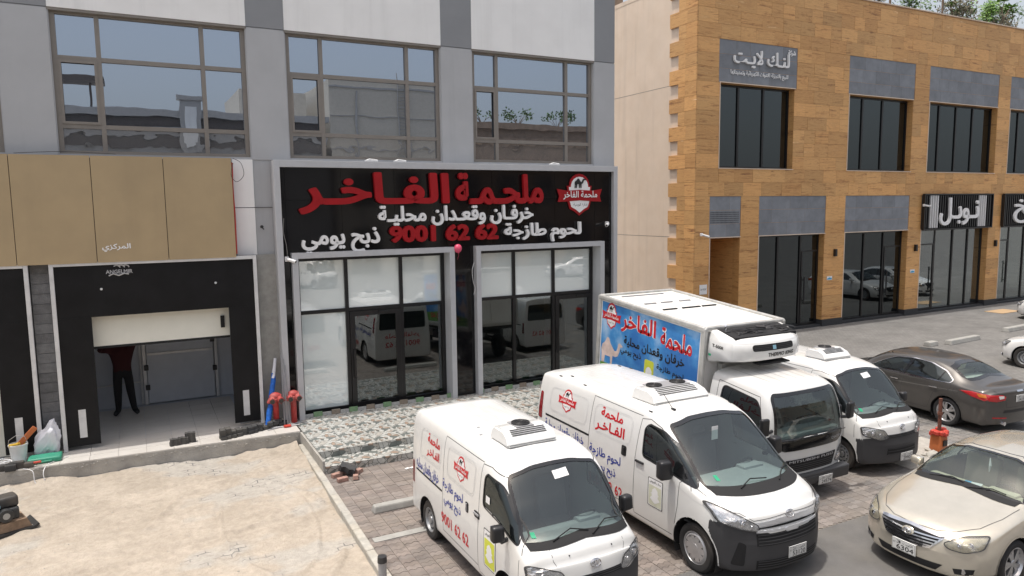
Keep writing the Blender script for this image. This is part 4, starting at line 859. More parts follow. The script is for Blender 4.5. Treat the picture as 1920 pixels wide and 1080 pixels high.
        Pg([[(b0+.1, z0+.13), (b1-.11, z0+.13), (b1-.11, z0+.42), ((b0+b1)/2, z0+.5), (b0+.1, z0+.40)]], 'print_grass', 1); T('9001 62 62', -4.3, -2.3, 1.18, 1.34, 'print_red', .03, 2)
    for uu, n0, n1, in ((-4.78, -.62, .62),): g = G(); g.rbox(uu, -.02, z1-.012, .05, 1.15, .03, .006); part('roof_batten', g, 'grey_plastic', bx, local=True)
    for uu, L_ in ((-3.95, [(-.62, -.32), (-.18, .12), (.32, .62)]), (-3.35, [(-.62, -.26), (-.12, .36), (.42, .80)])):
        for a, b in L_: g = G(); g.rbox(uu, (a+b)/2, z1-.010, .05, b-a, .03, .006); part('roof_batten', g, 'grey_plastic' if uu < -3.5 else 'black_matte', bx, local=True)
    g = G(); 
    for uu in (-4.3, -3.05): g.box(uu-.004, uu+.004, -.94, .94, z1-.021, z1-.017)
    part('roof_seam', g, 'seam_soft', bx, local=True)
    # rear doors
    g = G(); g.box(b0-.012, b0-.058, -.9, -.01, z0+.1, z1-.12); g.box(b0-.012, b0-.058, .01, .9, z0+.1, z1-.12); part('rear_door', g, 'box_white', r, local=True, kind='stuff')
    # refrigeration unit above the cab
    pl = [(-1.70, -.93), (-1.70, .93), (-1.38, .93), (-1.16, .84), (-1.04, .62), (-.99, .3), (-.98, 0), (-.99, -.3), (-1.04, -.62), (-1.16, -.84), (-1.38, -.93)]
    bm = bmesh.new(); R1 = []
    for zz, k, sh, sl in ((2.16, .95, -.16, .10), (2.24, 1.0, -.02, .06), (2.47, 1.0, 0, 0), (2.62, .985, -.03, -.02), (2.76, .95, -.10, -.10)): R1.append([bm.verts.new((-1.70+(a+1.70)*(1 if k == 1 else k)+(sh if a > -1.4 else 0), b*k, zz+sl*(a+1.70)/.72)) for a, b in pl])
    bm.faces.new(R1[0]); bm.faces.new(R1[-1][::-1]); n = len(pl)
    for a, b in zip(R1, R1[1:]):
        for i in range(n): bm.faces.new((a[i], a[(i+1) % n], b[(i+1) % n], b[i]))
    bmesh.ops.recalc_face_normals(bm, faces=bm.faces[:]); bmesh.ops.bevel(bm, geom=[e for e in bm.edges if e.calc_face_angle(0) > .5], offset=.018, segments=3, affect='EDGES'); bm.verts.index_update(); g = G(); g.add([p.co for p in bm.verts], [tuple(q.index for q in f.verts) for f in bm.faces]); bm.free()
    tk = part('cooling_unit', g, 'white_paint', r, local=True, smooth=50)
    g = G(); g.prism([(-1.68, 2.70), (-1.22, 2.64), (-1.22, 2.70), (-1.68, 2.768)], -.74, .78, 'y'); part('engine_bay', g, 'black_matte', tk, local=True); g = G(); q = random.Random(3)
    for k in range(26): a, b = q.uniform(-1.62, -1.28), q.uniform(-.7, .7); s_ = q.uniform(.02, .09); g.rbox(a, b, 2.755-(a+1.68)*.13, s_, s_*1.6, .05, .008, 1)
    for k in range(7): a, b = q.uniform(-1.62, -1.4), q.uniform(-.6, .5); g.tube([(a, b, 2.76), (a+.1, b+.15, 2.79), (a+.15, b+.35, 2.76)], .012, 5)
    g.cyl((-1.5, .15, 2.75), (-1.5, .15, 2.785), .09, n=16); part('engine_part', g, 'dark_metal', tk, local=True, kind='stuff', smooth=40); g = G(); g.tube([(-1.6, -.62, 2.74), (-1.6, -.62, 2.82), (-1.57, -.66, 2.85)], .025, 8); part('exhaust_stub', g, 'chrome', tk, local=True)
    K = Loft.__new__(Loft); K.bvh = bvhtree.BVHTree.FromPolygons([v.co.copy() for v in tk.data.vertices], [tuple(p.vertices) for p in tk.data.polygons])
    K.patch(rpoly([(-.50, 2.475), (.50, 2.475), (.50, 2.585), (-.50, 2.585)], .055, 6), 'F', 'air_grille', 'black_matte', tk, off=.006); K.patch([(-.05, 2.49), (.03, 2.49), (.03, 2.56), (-.05, 2.56)], 'F', 'badge', 'badge_blue', tk, off=.010); g = G()
    for kk in range(3): K.ribbon([(-.46, 2.50+kk*.028), (.46, 2.50+kk*.028)], .008, 'F', '', '', tk, off=.009, g=g)
    part('grille_mesh', g, 'dark_metal', tk, local=True, kind='stuff'); K.text('THERMO KING', 'F', -.15, .52, 2.355, 2.43, 'print_black', tk, .03, d=.006); g = G()
    for v, f, rr in fit_text('T-500R', -1.58, -1.30, 2.48, 2.54, .03): g.add([(a, -.934, b) for a, b in zip(v[:, 0], v[:, 1])], f)
    part('lettering', g, 'print_black', tk, local=True); g = G(); g.box(-1.66, -1.60, -.936, -.93, 2.30, 2.34); part('sticker', g, 'print_green', tk, local=True)
    g = G(); g.box(-1.2, -1.02, -.3, .45, 2.20, 2.225); part('drip_slot', g, 'black_matte', tk, local=True)
    # chassis
    g = G(); g.box(b0, -.3, -.42, -.32, .6, .8); g.box(b0, -.3, .32, .42, .6, .8); g.box(b0+.1, -1.8, -.9, .9, .8, .92); g.box(-2.9, -2.1, -.9, -.5, .45, .75); part('chassis', g, 'dark_metal', r, local=True)
    g = G(); g.box(-1.72, -1.70, .5, .56, 1.0, 2.1); g.box(-1.72, -1.62, -.62, -.5, 1.0, 2.1); part('pipe_duct', g, 'alu_trim', r, local=True)
    th = radians(4.7); P = Matrix.Translation((-.75, 0, .45)) @ Matrix.Rotation(th, 4, 'Y') @ Matrix.Translation((.75, 0, -.45))
    for o in r.children: o.matrix_local = P @ o.matrix_local
    for u_ in (-.62, -3.9):
        for sd in (-1, 1): wheel(r, u_, sd*(.92-.14), .40, .22, 'truck', sd)
    return r
# ------------------------------------------------------------------ palette
van_paint()
for n_, c_, r_, k_ in (('bumper_plastic', (.045, .045, .048), .55, {}), ('black_plastic', (.02, .02, .022), .4, {}), ('black_matte', (.012, .012, .013), .8, {}), ('black_gloss', (.010, .010, .011), .12, dict(coat=.5)), ('tyre', (.022, .022, .023), .85, dict(dust=.5, dc=(.12, .10, .08))),
        ('steel_rim', (.33, .34, .35), .42, dict(m=.6)), ('silver_rim', (.5, .5, .51), .35, dict(m=.6)), ('alloy_rim', (.55, .55, .56), .28, dict(m=.85)), ('dark_metal', (.03, .03, .032), .5, {}), ('chrome', (.75, .75, .77), .12, dict(m=1.)),
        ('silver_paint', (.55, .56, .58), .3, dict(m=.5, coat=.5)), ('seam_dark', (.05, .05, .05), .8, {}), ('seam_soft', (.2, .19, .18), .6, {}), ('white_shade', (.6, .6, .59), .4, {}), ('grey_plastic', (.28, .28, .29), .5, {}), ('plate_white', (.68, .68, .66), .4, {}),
        ('print_black', (.012, .012, .012), .5, {}), ('print_red', (.56, .012, .02), .4, {}), ('print_blue', (.03, .05, .30), .4, {}), ('print_white', (.8, .8, .8), .45, {}), ('print_yellow', (.62, .66, .06), .45, {}), ('print_pale', (.62, .63, .50), .5, {}), ('print_green', (.01, .32, .16), .5, {}),
        ('print_sky', (.05, .35, .6), .5, {}), ('print_camel', (.62, .50, .46), .5, dict(var=.25)), ('print_grass', (.12, .30, .05), .5, dict(var=.3)), ('grey_print', (.45, .45, .46), .4, {}), ('badge_blue', (.25, .45, .55), .3, {}), ('seat_grey', (.15, .15, .16), .9, {}), ('dash_grey', (.30, .32, .33), .7, {}), ('cabin_dark', (.11, .115, .12), .9, {}),
        ('trim_beige', (.50, .45, .34), .8, {}), ('trim_pale', (.55, .56, .52), .8, {}), ('trim_beige_dark', (.22, .20, .16), .9, {}), ('folder_teal', (.02, .14, .13), .3, {}), ('box_white', (.78, .77, .74), .45, dict(dust=.25, dc=(.62, .52, .40))), ('alu_trim', (.52, .52, .50), .42, dict(m=.35, var=.2, dust=.3, dc=(.4, .36, .3))),
        ('gold_paint', (.62, .575, .485), .22, dict(m=.55, coat=.8, dust=.05, dc=(.55, .51, .43))), ('brown_paint', (.085, .08, .075), .3, dict(m=.4, coat=.7, dust=.06, dc=(.15, .14, .125))), ('white_car_paint', (.78, .78, .77), .25, dict(coat=.8)), ('silver_car_paint', (.5, .51, .53), .25, dict(m=.5, coat=.8)),
        ('mirror_glass', (.6, .65, .7), .03, dict(m=1.)), ('lamp_red', (.42, .008, .012), .12, dict(coat=1.)), ('lamp_amber', (.6, .18, .02), .15, dict(coat=1.)), ('lamp_glass_pale', (.75, .72, .7), .1, dict(coat=1.)), ('lamp_reflector', (.62, .63, .65), .12, dict(m=.9, var=.35, vs=22)), ('lamp_yellowed', (.52, .46, .30), .2, dict(m=.4, var=.3, vs=18))):
    mat(n_, c_, r_, var=k_.pop('var', .06), **k_)
glassy('lamp_glass', (.5, .5, .5), .12, (1, 1, 1), trans=.85, ttint=(.95, .96, .97))
glassy('car_glass', (.06, .07, .068), .09, (.95, 1, 1), trans=.88, ttint=(.74, .84, .81))
glassy('tinted_glass', (.008, .009, .010), .07, (.9, 1, 1), trans=.15)
glassy('dark_car_glass', (.012, .013, .014), .09, (.9, 1, 1), trans=.45, ttint=(.5, .55, .55))
glassy('window_glass', (.03, .036, .045), .54, (.68, .77, .90), wob=.06, wscale=1.3)
glassy('window_glass_low', (.10, .105, .11), .40, (.8, .85, .92), wob=.12, wscale=2.2)
glassy('shop_glass', (.006, .007, .007), .12, (.9, .97, 1), trans=.75, ttint=(.7, .75, .75), wob=.05)
glassy('frosted_glass', (.82, .90, .89), .24, (1, 1, 1), wob=.02)
glassy('bronze_glass', (.004, .0045, .005), .085, (.8, .9, .95), trans=.3, ttint=(.3, .3, .3), wob=.03)
glassy('clear_shop_glass', (.03, .033, .033), .26, (.9, .97, 1), trans=.6, ttint=(.6, .65, .63), wob=.04)
mat('stucco_grey', (.43, .44, .455), .9, streak=.14, var=.05, vs=1.2, bump=.25, bs=90, dust=.10, dc=(.33, .33, .34)); mat('stucco_dark', (.265, .275, .29), .9, var=.05, vs=1.2, bump=.25, bs=90); mat('stucco_white', (.86, .86, .85), .9, streak=.12, var=.03, vs=1., bump=.25, bs=90, dust=.12, dc=(.55, .54, .52))
mat('stucco_cream', (.73, .60, .48), .9, streak=.16, var=.05, vs=.8, bump=.3, bs=60, dust=.25, dc=(.6, .45, .32)); mat('window_alu', (.25, .225, .20), .45, m=.3, var=.06); mat('sign_grey', (.50, .51, .53), .45, m=.1, var=.04, dust=.1); mat('black_tile', (.006, .006, .007), .06, spec=.5, coat=.0, var=.1, dust=.06, dc=(.08, .08, .08))
mat('black_alu', (.012, .012, .013), .3, var=.1); mat('tan_panel', (.41, .31, .18), .6, streak=.07, var=.05, vs=1.3, dust=.25, dc=(.31, .24, .15)); mat('red_edge', (.4, .03, .02), .6); mat('shelter_black', (.008, .008, .009), .55, spec=.25, var=.35, vs=2.5, bump=.4, bs=4); mat('shelter_white', (.66, .66, .66), .4, m=.1); mat('door_cream', (.80, .79, .70), .5, var=.03)
mat('reflector_band', (.6, .6, .6), .4); mat('concrete', (.36, .345, .32), .92, streak=.35, var=.22, vs=3, bump=.8, bs=30, dust=.4, dc=(.45, .42, .36)); mat('concrete_pale', (.34, .335, .315), .9, var=.15, vs=6, bump=.5, bs=60); mat('block_grey', (.26, .26, .265), .95, var=.2, vs=9, bump=1., bs=50, tint=True)
mat('floor_tile', (.60, .57, .53), .35, var=.05, vs=1.5, dust=.35, dc=(.5, .46, .40), tint=True); mat('inner_white', (.55, .58, .63), .6, var=.04); mat('pipe_dark', (.03, .03, .03), .5); mat('letter_red', (.33, .006, .010), .55, var=.12, vs=3, spec=.3); mat('letter_white', (.82, .82, .82), .5, var=.02)
mat('kerb_grey', (.40, .385, .35), .9, var=.2, vs=8, bump=.6, bs=50, dust=.5, dc=(.5, .44, .34)); mat('asphalt', (.155, .15, .145), .95, stain=.3, var=.22, vs=1.4, bump=.9, bs=220, dust=.5, dc=(.185, .172, .15)); mat('ground_dust', (.20, .178, .152), .95); mat('skirt', (.36, .36, .35), .5, tint=True, var=.2, vs=20)
mat('hydrant_red', (.42, .03, .025), .6, var=.25, vs=20, dust=.7, dc=(.45, .22, .2)); mat('brass_dark', (.04, .035, .03), .5); mat('blue_wrap', (.01, .12, .5), .5, var=.3, vs=14, bump=.8, bs=12); mat('bag_white', (.72, .73, .78), .45, bump=1., bs=10, var=.08); mat('green_case', (.04, .28, .18), .5, var=.1); mat('bucket_white', (.66, .68, .68), .5, dust=.5); mat('orange', (.45, .13, .04), .5); mat('yellow_tool', (.6, .38, .04), .5)
mat('paver_black', (.045, .046, .048), .8, var=.3, vs=30, dust=.4, dc=(.2, .18, .15)); mat('paver_red', (.36, .22, .18), .9, var=.25, vs=20, dust=.4); mat('machine_black', (.03, .032, .034), .55, var=.3, vs=12, dust=.5, dc=(.25, .2, .15)); mat('machine_rust', (.22, .15, .10), .8, var=.35, vs=9, dust=.6, dc=(.42, .34, .25)); mat('cable_grey', (.35, .34, .32), .6); mat('balloon_pink', (.7, .08, .16), .4)
mat('plinth_black', (.03, .032, .036), .6, var=.2, vs=8); mat('grey_stone', (.22, .235, .26), .75, var=.14, vs=3, bump=.4, bs=60, tint=True); mat('cardboard', (.48, .33, .19), .8); mat('skin', (.25, .13, .08), .6); mat('shirt_maroon', (.04, .007, .009), .9); mat('trousers_black', (.012, .012, .014), .9); mat('camera_white', (.75, .75, .75), .4); mat('steel_pole', (.4, .4, .41), .35, m=.7)
mat('leaf_green', (.075, .14, .035), .6, var=.4, vs=3); mat('leaf_bright', (.14, .26, .05), .6, var=.4, vs=3); mat('leaf_dry', (.12, .11, .07), .7, var=.4, vs=3); mat('bark', (.2, .15, .11), .9, var=.3, vs=9)
mat('beige_wall', (.6, .55, .47), .9, var=.06); mat('opp_grey', (.42, .41, .40), .9, var=.06); mat('opp_brown', (.34, .24, .17), .9, var=.2, vs=2); mat('opp_dark', (.12, .10, .09), .8); mat('rusty', (.15, .06, .04), .8, var=.3, vs=20); mat('red_plastic', (.5, .05, .03), .5, var=.2, vs=10)
def mat_travertine():
    M = bpy.data.materials.new('travertine'); N, L = nodes(M); b = N['Principled BSDF']; b.inputs['Roughness'].default_value = .55
    g = N.new('ShaderNodeNewGeometry'); at = N.new('ShaderNodeAttribute'); at.attribute_name = 'tint'
    mp = N.new('ShaderNodeMapping'); mp.inputs['Scale'].default_value = (.40, .40, 5.5); sh = N.new('ShaderNodeVectorMath'); sh.operation = 'SCALE'; sh.inputs['Scale'].default_value = 23.; L.new(at.outputs['Color'], sh.inputs[0])
    ad = N.new('ShaderNodeVectorMath'); ad.operation = 'ADD'; L.new(g.outputs['Position'], ad.inputs[0]); L.new(sh.outputs[0], ad.inputs[1]); L.new(ad.outputs[0], mp.inputs[0])
    n = N.new('ShaderNodeTexNoise'); n.inputs['Scale'].default_value = 1.7; n.inputs['Detail'].default_value = 9; n.inputs['Roughness'].default_value = .68; n.inputs['Distortion'].default_value = 1.1; L.new(mp.outputs[0], n.inputs['Vector'])
    r = N.new('ShaderNodeValToRGB'); e = r.color_ramp.elements; e[0].position = .36; e[0].color = (.27, .13, .055, 1); e[1].position = .66; e[1].color = (.84, .60, .38, 1)
    for p, c in ((.43, (.50, .26, .095, 1)), (.5, (.66, .38, .15, 1)), (.58, (.54, .29, .11, 1)), (.64, (.72, .46, .21, 1))): q = r.color_ramp.elements.new(p); q.color = c
    nb = N.new('ShaderNodeTexNoise'); nb.inputs['Scale'].default_value = 2.6; nb.inputs['Detail'].default_value = 10; nb.inputs['Roughness'].default_value = .72; nb.inputs['Distortion'].default_value = .8; L.new(ad.outputs[0], nb.inputs['Vector'])
    mb = N.new('ShaderNodeMix'); mb.inputs['Factor'].default_value = .28; L.new(n.outputs['Fac'], mb.inputs['A']); L.new(nb.outputs['Fac'], mb.inputs['B'])
    L.new(mb.outputs['Result'], r.inputs[0]); mm = N.new('ShaderNodeVectorMath'); mm.operation = 'MULTIPLY'; L.new(r.outputs[0], mm.inputs[0]); L.new(at.outputs['Color'], mm.inputs[1]); L.new(mm.outputs[0], b.inputs['Base Color'])
    bp = N.new('ShaderNodeBump'); bp.inputs['Strength'].default_value = .4; bp.inputs['Distance'].default_value = .01; L.new(n.outputs['Fac'], bp.inputs['Height']); L.new(bp.outputs[0], b.inputs['Normal']); MT['travertine'] = M
mat_travertine()
def mat_mosaic():
    """printed crazy-paving tile: pale stones, brown and grey ones, dark joints"""
    M = bpy.data.materials.new('mosaic_tile'); N, L = nodes(M); b = N['Principled BSDF']; b.inputs['Roughness'].default_value = .35
    g = N.new('ShaderNodeNewGeometry'); mp = N.new('ShaderNodeVectorMath'); mp.operation = 'MODULO'; mp.inputs[1].default_value = (.6, .6, .6); so_ = N.new('ShaderNodeVectorMath'); so_.inputs[1].default_value = (-.004, -.3, 0); L.new(g.outputs['Position'], so_.inputs[0]); L.new(so_.outputs[0], mp.inputs[0])
    n0 = N.new('ShaderNodeTexNoise'); n0.inputs['Scale'].default_value = 4; L.new(mp.outputs[0], n0.inputs['Vector']); sc = N.new('ShaderNodeVectorMath'); sc.operation = 'SCALE'; sc.inputs['Scale'].default_value = .16; L.new(n0.outputs['Color'], sc.inputs[0]); ad = N.new('ShaderNodeVectorMath'); L.new(mp.outputs[0], ad.inputs[0]); L.new(sc.outputs[0], ad.inputs[1])
    v = N.new('ShaderNodeTexVoronoi'); v.inputs['Scale'].default_value = 8.5; L.new(ad.outputs[0], v.inputs['Vector']); ve = N.new('ShaderNodeTexVoronoi'); ve.feature = 'DISTANCE_TO_EDGE'; ve.inputs['Scale'].default_value = 8.5; L.new(ad.outputs[0], ve.inputs['Vector'])
    sp = N.new('ShaderNodeSeparateColor'); L.new(v.outputs['Color'], sp.inputs[0]); r = N.new('ShaderNodeValToRGB'); r.color_ramp.interpolation = 'CONSTANT'; e = r.color_ramp.elements; e[0].position = 0; e[0].color = (.50, .50, .47, 1); e[1].position = .44; e[1].color = (.43, .41, .37, 1)
    for p, c in ((.60, (.16, .175, .165, 1)), (.80, (.34, .25, .19, 1)), (.90, (.52, .52, .49, 1))): q = r.color_ramp.elements.new(p); q.color = c
    L.new(sp.outputs[0], r.inputs[0]); lt = N.new('ShaderNodeMapRange'); lt.inputs['From Min'].default_value = .028; lt.inputs['From Max'].default_value = .05; L.new(ve.outputs['Distance'], lt.inputs[0])
    n = N.new('ShaderNodeTexNoise'); n.inputs['Scale'].default_value = 14; n.inputs['Detail'].default_value = 5; L.new(g.outputs['Position'], n.inputs['Vector']); mr = N.new('ShaderNodeMapRange'); mr.inputs['From Min'].default_value = .3; mr.inputs['From Max'].default_value = .7; mr.inputs['To Min'].default_value = .8; mr.inputs['To Max'].default_value = 1.1; L.new(n.outputs['Fac'], mr.inputs[0])
    s2 = N.new('ShaderNodeVectorMath'); s2.operation = 'SCALE'; L.new(r.outputs[0], s2.inputs[0]); L.new(mr.outputs[0], s2.inputs['Scale']); mi = N.new('ShaderNodeMix'); mi.data_type = 'RGBA'; mi.inputs['A'].default_value = (.12, .125, .115, 1); L.new(lt.outputs[0], mi.inputs['Factor']); L.new(s2.outputs[0], mi.inputs['B']); L.new(mi.outputs['Result'], b.inputs['Base Color']); MT['mosaic_tile'] = M
mat_mosaic()
def mat_sand():
    M = bpy.data.materials.new('sand'); N, L = nodes(M); b = N['Principled BSDF']; b.inputs['Roughness'].default_value = .95
    g = N.new('ShaderNodeNewGeometry'); at = N.new('ShaderNodeAttribute'); at.attribute_name = 'tint'
    n = N.new('ShaderNodeTexNoise'); n.inputs['Scale'].default_value = 1.1; n.inputs['Detail'].default_value = 8; n.inputs['Roughness'].default_value = .65; L.new(g.outputs['Position'], n.inputs['Vector'])
    r = N.new('ShaderNodeValToRGB'); e = r.color_ramp.elements; e[0].position = .3; e[0].color = (.36, .31, .25, 1); e[1].position = .66; e[1].color = (.47, .41, .34, 1); L.new(n.outputs['Fac'], r.inputs[0])
    mi = N.new('ShaderNodeMix'); mi.data_type = 'RGBA'; mi.inputs['B'].default_value = (.42, .395, .355, 1); sp = N.new('ShaderNodeSeparateColor'); L.new(at.outputs['Color'], sp.inputs[0])
    iv = N.new('ShaderNodeMath'); iv.operation = 'SUBTRACT'; iv.inputs[0].default_value = 1.; L.new(sp.outputs[0], iv.inputs[1]); L.new(iv.outputs[0], mi.inputs['Factor']); L.new(r.outputs[0], mi.inputs['A']); zw = N.new('ShaderNodeTexNoise'); zw.inputs['Scale'].default_value = 5; L.new(g.outputs['Position'], zw.inputs['Vector']); wv = N.new('ShaderNodeTexWave'); wv.wave_profile = 'TRI'; wv.inputs['Scale'].default_value = 1.4; L.new(g.outputs['Position'], wv.inputs['Vector'])
    cb = N.new('ShaderNodeCombineXYZ'); ws_ = N.new('ShaderNodeMath'); ws_.operation = 'MULTIPLY'; ws_.inputs[1].default_value = .035; L.new(wv.outputs['Fac'], ws_.inputs[0]); L.new(ws_.outputs[0], cb.inputs[1]); av = N.new('ShaderNodeVectorMath'); L.new(g.outputs['Position'], av.inputs[0]); L.new(cb.outputs[0], av.inputs[1])
    br = N.new('ShaderNodeTexBrick'); br.inputs['Scale'].default_value = 1; br.inputs['Brick Width'].default_value = .225; br.inputs['Row Height'].default_value = .1125; br.inputs['Mortar Size'].default_value = .011; br.inputs['Mortar Smooth'].default_value = .2; L.new(av.outputs[0], br.inputs['Vector'])
    nj = N.new('ShaderNodeTexNoise'); nj.inputs['Scale'].default_value = 3.2; nj.inputs['Detail'].default_value = 6; L.new(g.outputs['Position'], nj.inputs['Vector']); rj = N.new('ShaderNodeMapRange'); rj.inputs['From Min'].default_value = .50; rj.inputs['From Max'].default_value = .62; L.new(nj.outputs['Fac'], rj.inputs[0])
    m1 = N.new('ShaderNodeMath'); m1.operation = 'MULTIPLY'; L.new(br.outputs['Fac'], m1.inputs[0]); L.new(rj.outputs[0], m1.inputs[1]); m2 = N.new('ShaderNodeMath'); m2.operation = 'MULTIPLY'; L.new(m1.outputs[0], m2.inputs[0]); L.new(sp.outputs[1], m2.inputs[1])
    mj = N.new('ShaderNodeMix'); mj.data_type = 'RGBA'; mj.inputs['B'].default_value = (.17, .165, .16, 1); L.new(m2.outputs[0], mj.inputs['Factor']); 
    ng = N.new('ShaderNodeTexNoise'); ng.inputs['Scale'].default_value = 9; ng.inputs['Detail'].default_value = 10; ng.inputs['Roughness'].default_value = .75; L.new(g.outputs['Position'], ng.inputs['Vector']); rg = N.new('ShaderNodeMapRange'); rg.inputs['From Min'].default_value = .3; rg.inputs['From Max'].default_value = .7; rg.inputs['To Min'].default_value = .78; rg.inputs['To Max'].default_value = 1.16; L.new(ng.outputs['Fac'], rg.inputs[0]); sg = N.new('ShaderNodeVectorMath'); sg.operation = 'SCALE'; L.new(mi.outputs['Result'], sg.inputs[0]); L.new(rg.outputs[0], sg.inputs['Scale']); L.new(sg.outputs[0], mj.inputs['A']); L.new(mj.outputs['Result'], b.inputs['Base Color'])
    n3 = N.new('ShaderNodeTexNoise'); n3.inputs['Scale'].default_value = 45; n3.inputs['Detail'].default_value = 6; L.new(g.outputs['Position'], n3.inputs['Vector']); bp = N.new('ShaderNodeBump'); bp.inputs['Strength'].default_value = .9; bp.inputs['Distance'].default_value = .02; L.new(n3.outputs['Fac'], bp.inputs['Height']); L.new(bp.outputs[0], b.inputs['Normal']); MT['sand'] = M
mat_sand()
def mat_paving(name, c1, c2, mortar, bw=.2, bh=.1):
    M = bpy.data.materials.new(name); N, L = nodes(M); b = N['Principled BSDF']; b.inputs['Roughness'].default_value = .9; g = N.new('ShaderNodeNewGeometry')
    br = N.new('ShaderNodeTexBrick'); br.inputs['Scale'].default_value = 1; br.inputs['Brick Width'].default_value = bw; br.inputs['Row Height'].default_value = bh; br.inputs['Mortar Size'].default_value = .006; br.inputs['Color1'].default_value = (*c1, 1); br.inputs['Color2'].default_value = (*c2, 1); br.inputs['Mortar'].default_value = (*mortar, 1); L.new(g.outputs['Position'], br.inputs['Vector'])
    n = N.new('ShaderNodeTexNoise'); n.inputs['Scale'].default_value = .7; n.inputs['Detail'].default_value = 9; n.inputs['Roughness'].default_value = .7; L.new(g.outputs['Position'], n.inputs['Vector']); mr = N.new('ShaderNodeMapRange'); mr.inputs['From Min'].default_value = .3; mr.inputs['From Max'].default_value = .7; mr.inputs['To Min'].default_value = .72; mr.inputs['To Max'].default_value = 1.22; L.new(n.outputs['Fac'], mr.inputs[0])
    s = N.new('ShaderNodeVectorMath'); s.operation = 'SCALE'; L.new(br.outputs['Color'], s.inputs[0]); L.new(mr.outputs[0], s.inputs['Scale']); L.new(s.outputs[0], b.inputs['Base Color']); bp = N.new('ShaderNodeBump'); bp.inputs['Strength'].default_value = .5; bp.inputs['Distance'].default_value = .01; bp.invert = True; L.new(br.outputs['Fac'], bp.inputs['Height']); L.new(bp.outputs[0], b.inputs['Normal']); MT[name] = M
mat_paving('paving_grey', (.20, .195, .185), (.175, .17, .163), (.12, .115, .108)); mat('paver', (.20, .186, .174), .9, stain=.45, var=.2, vs=3, bump=.5, bs=60, tint=True, dust=.55, dc=(.29, .25, .21))
def mat_skyprint():
    M = bpy.data.materials.new('sky_print'); N, L = nodes(M); b = N['Principled BSDF']; b.inputs['Roughness'].default_value = .4; tc = N.new('ShaderNodeTexCoord')
    n = N.new('ShaderNodeTexNoise'); n.inputs['Scale'].default_value = 1.5; n.inputs['Detail'].default_value = 7; L.new(tc.outputs['Object'], n.inputs['Vector']); r = N.new('ShaderNodeValToRGB'); e = r.color_ramp.elements; e[0].position = .42; e[0].color = (.03, .16, .46, 1); e[1].position = .75; e[1].color = (.45, .62, .80, 1); q = e.new(.55); q.color = (.06, .27, .60, 1); L.new(n.outputs['Fac'], r.inputs[0]); L.new(r.outputs[0], b.inputs['Base Color']); MT['sky_print'] = M
mat_skyprint()
# ------------------------------------------------------------------ ground
def slab(name, x0, x1, y0, y1, z, mt, t=.12): g = G(); g.box(x0, x1, y0, y1, z-t, z); return struct(name, g, mt)
slab('ground', -150, 260, -160, 200, -.30, 'ground_dust', .2)
slab('road', 2.78, 220, -60, 7.30, 0, 'asphalt'); slab('road', -120, 2.775, -60, 1.5, 0, 'asphalt')
slab('pavement_bed', 2.9, 16.6, 7.255, 13.6, -.035, 'ground_dust', .1); slab('pavement', 16.6, 160, 7.255, 20.4, 0, 'paving_grey'); slab('pavement', 12.3, 16.6, 13.6, 60, -.002, 'paving_grey')
slab('yard_ground', -60, -12.05, 1.5, 16, -.02, 'sand')
def zig(L_=.225, W_=.1125, a=.021):
    """outline of an interlocking zigzag paver"""
    h, w = L_/2, W_/2
    top = [(-h, w-a), (-h*.5, w+a), (0, w-a), (h*.5, w+a), (h, w-a)]
    return [(x, y-2*w) for x, y in top]+[(x, y) for x, y in top[::-1]]
PV = [(x*.965, y*.94) for x, y in zig()]
def paver_g(g, cx, cy, rot, tint, zt=0.):
    P = [(cx+(y if rot else x), cy+(x if rot else y)) for x, y in PV]; n = len(P); vs = [(x, y, zt) for x, y in P]+[(x, y, zt-.03) for x, y in P]
    g.add(vs, [tuple(range(n))]+[(i, n+i, n+(i+1) % n, (i+1) % n) for i in range(n)], tint)
pm = struct('paving', (lambda g: (g.box(2.92, 16.58, 7.31, 13.58, -.034, -.009), g)[1])(G()), 'ground_dust')
cells = []
for j in range(int(6.3/.1125)):
    for i in range(int(13.6/.225)+1):
        x = 3.02+i*.225+(j % 2)*.1125*0; y = 7.32+j*.1125+.06
        if x < 16.45: cells.append((x, y))
hid = lambda x, y: any(a < x < b and c < y < d for a, b, c, d in ((3.9, 5.3, 7.3, 10.6), (6.75, 8.4, 7.3, 11.6), (9.4, 11.0, 8.3, 13.5), (11.9, 13.2, 8.5, 12.2)))
cells.sort(key=lambda p: (hid(*p), math.hypot(*p))); stuffg = G()
for k, (x, y) in enumerate(cells):
    q = random.uniform(.78, 1.15); rd = random.uniform(-.05, .05); wr = min(1, max(0, (x-8)/7)); t = (q*(1.08-.12*wr)+rd*.5, q*(1-.0*wr), q*(.97+.06*wr)-rd*.3); zt = random.uniform(-.003, .002)
    if k < 300: g = G(); paver_g(g, x, y, 0, t, zt); part('paver', g, 'paver', pm)
    else: paver_g(stuffg, x, y, 0, t, zt)
part('paver', stuffg, 'paver', pm, kind='stuff')
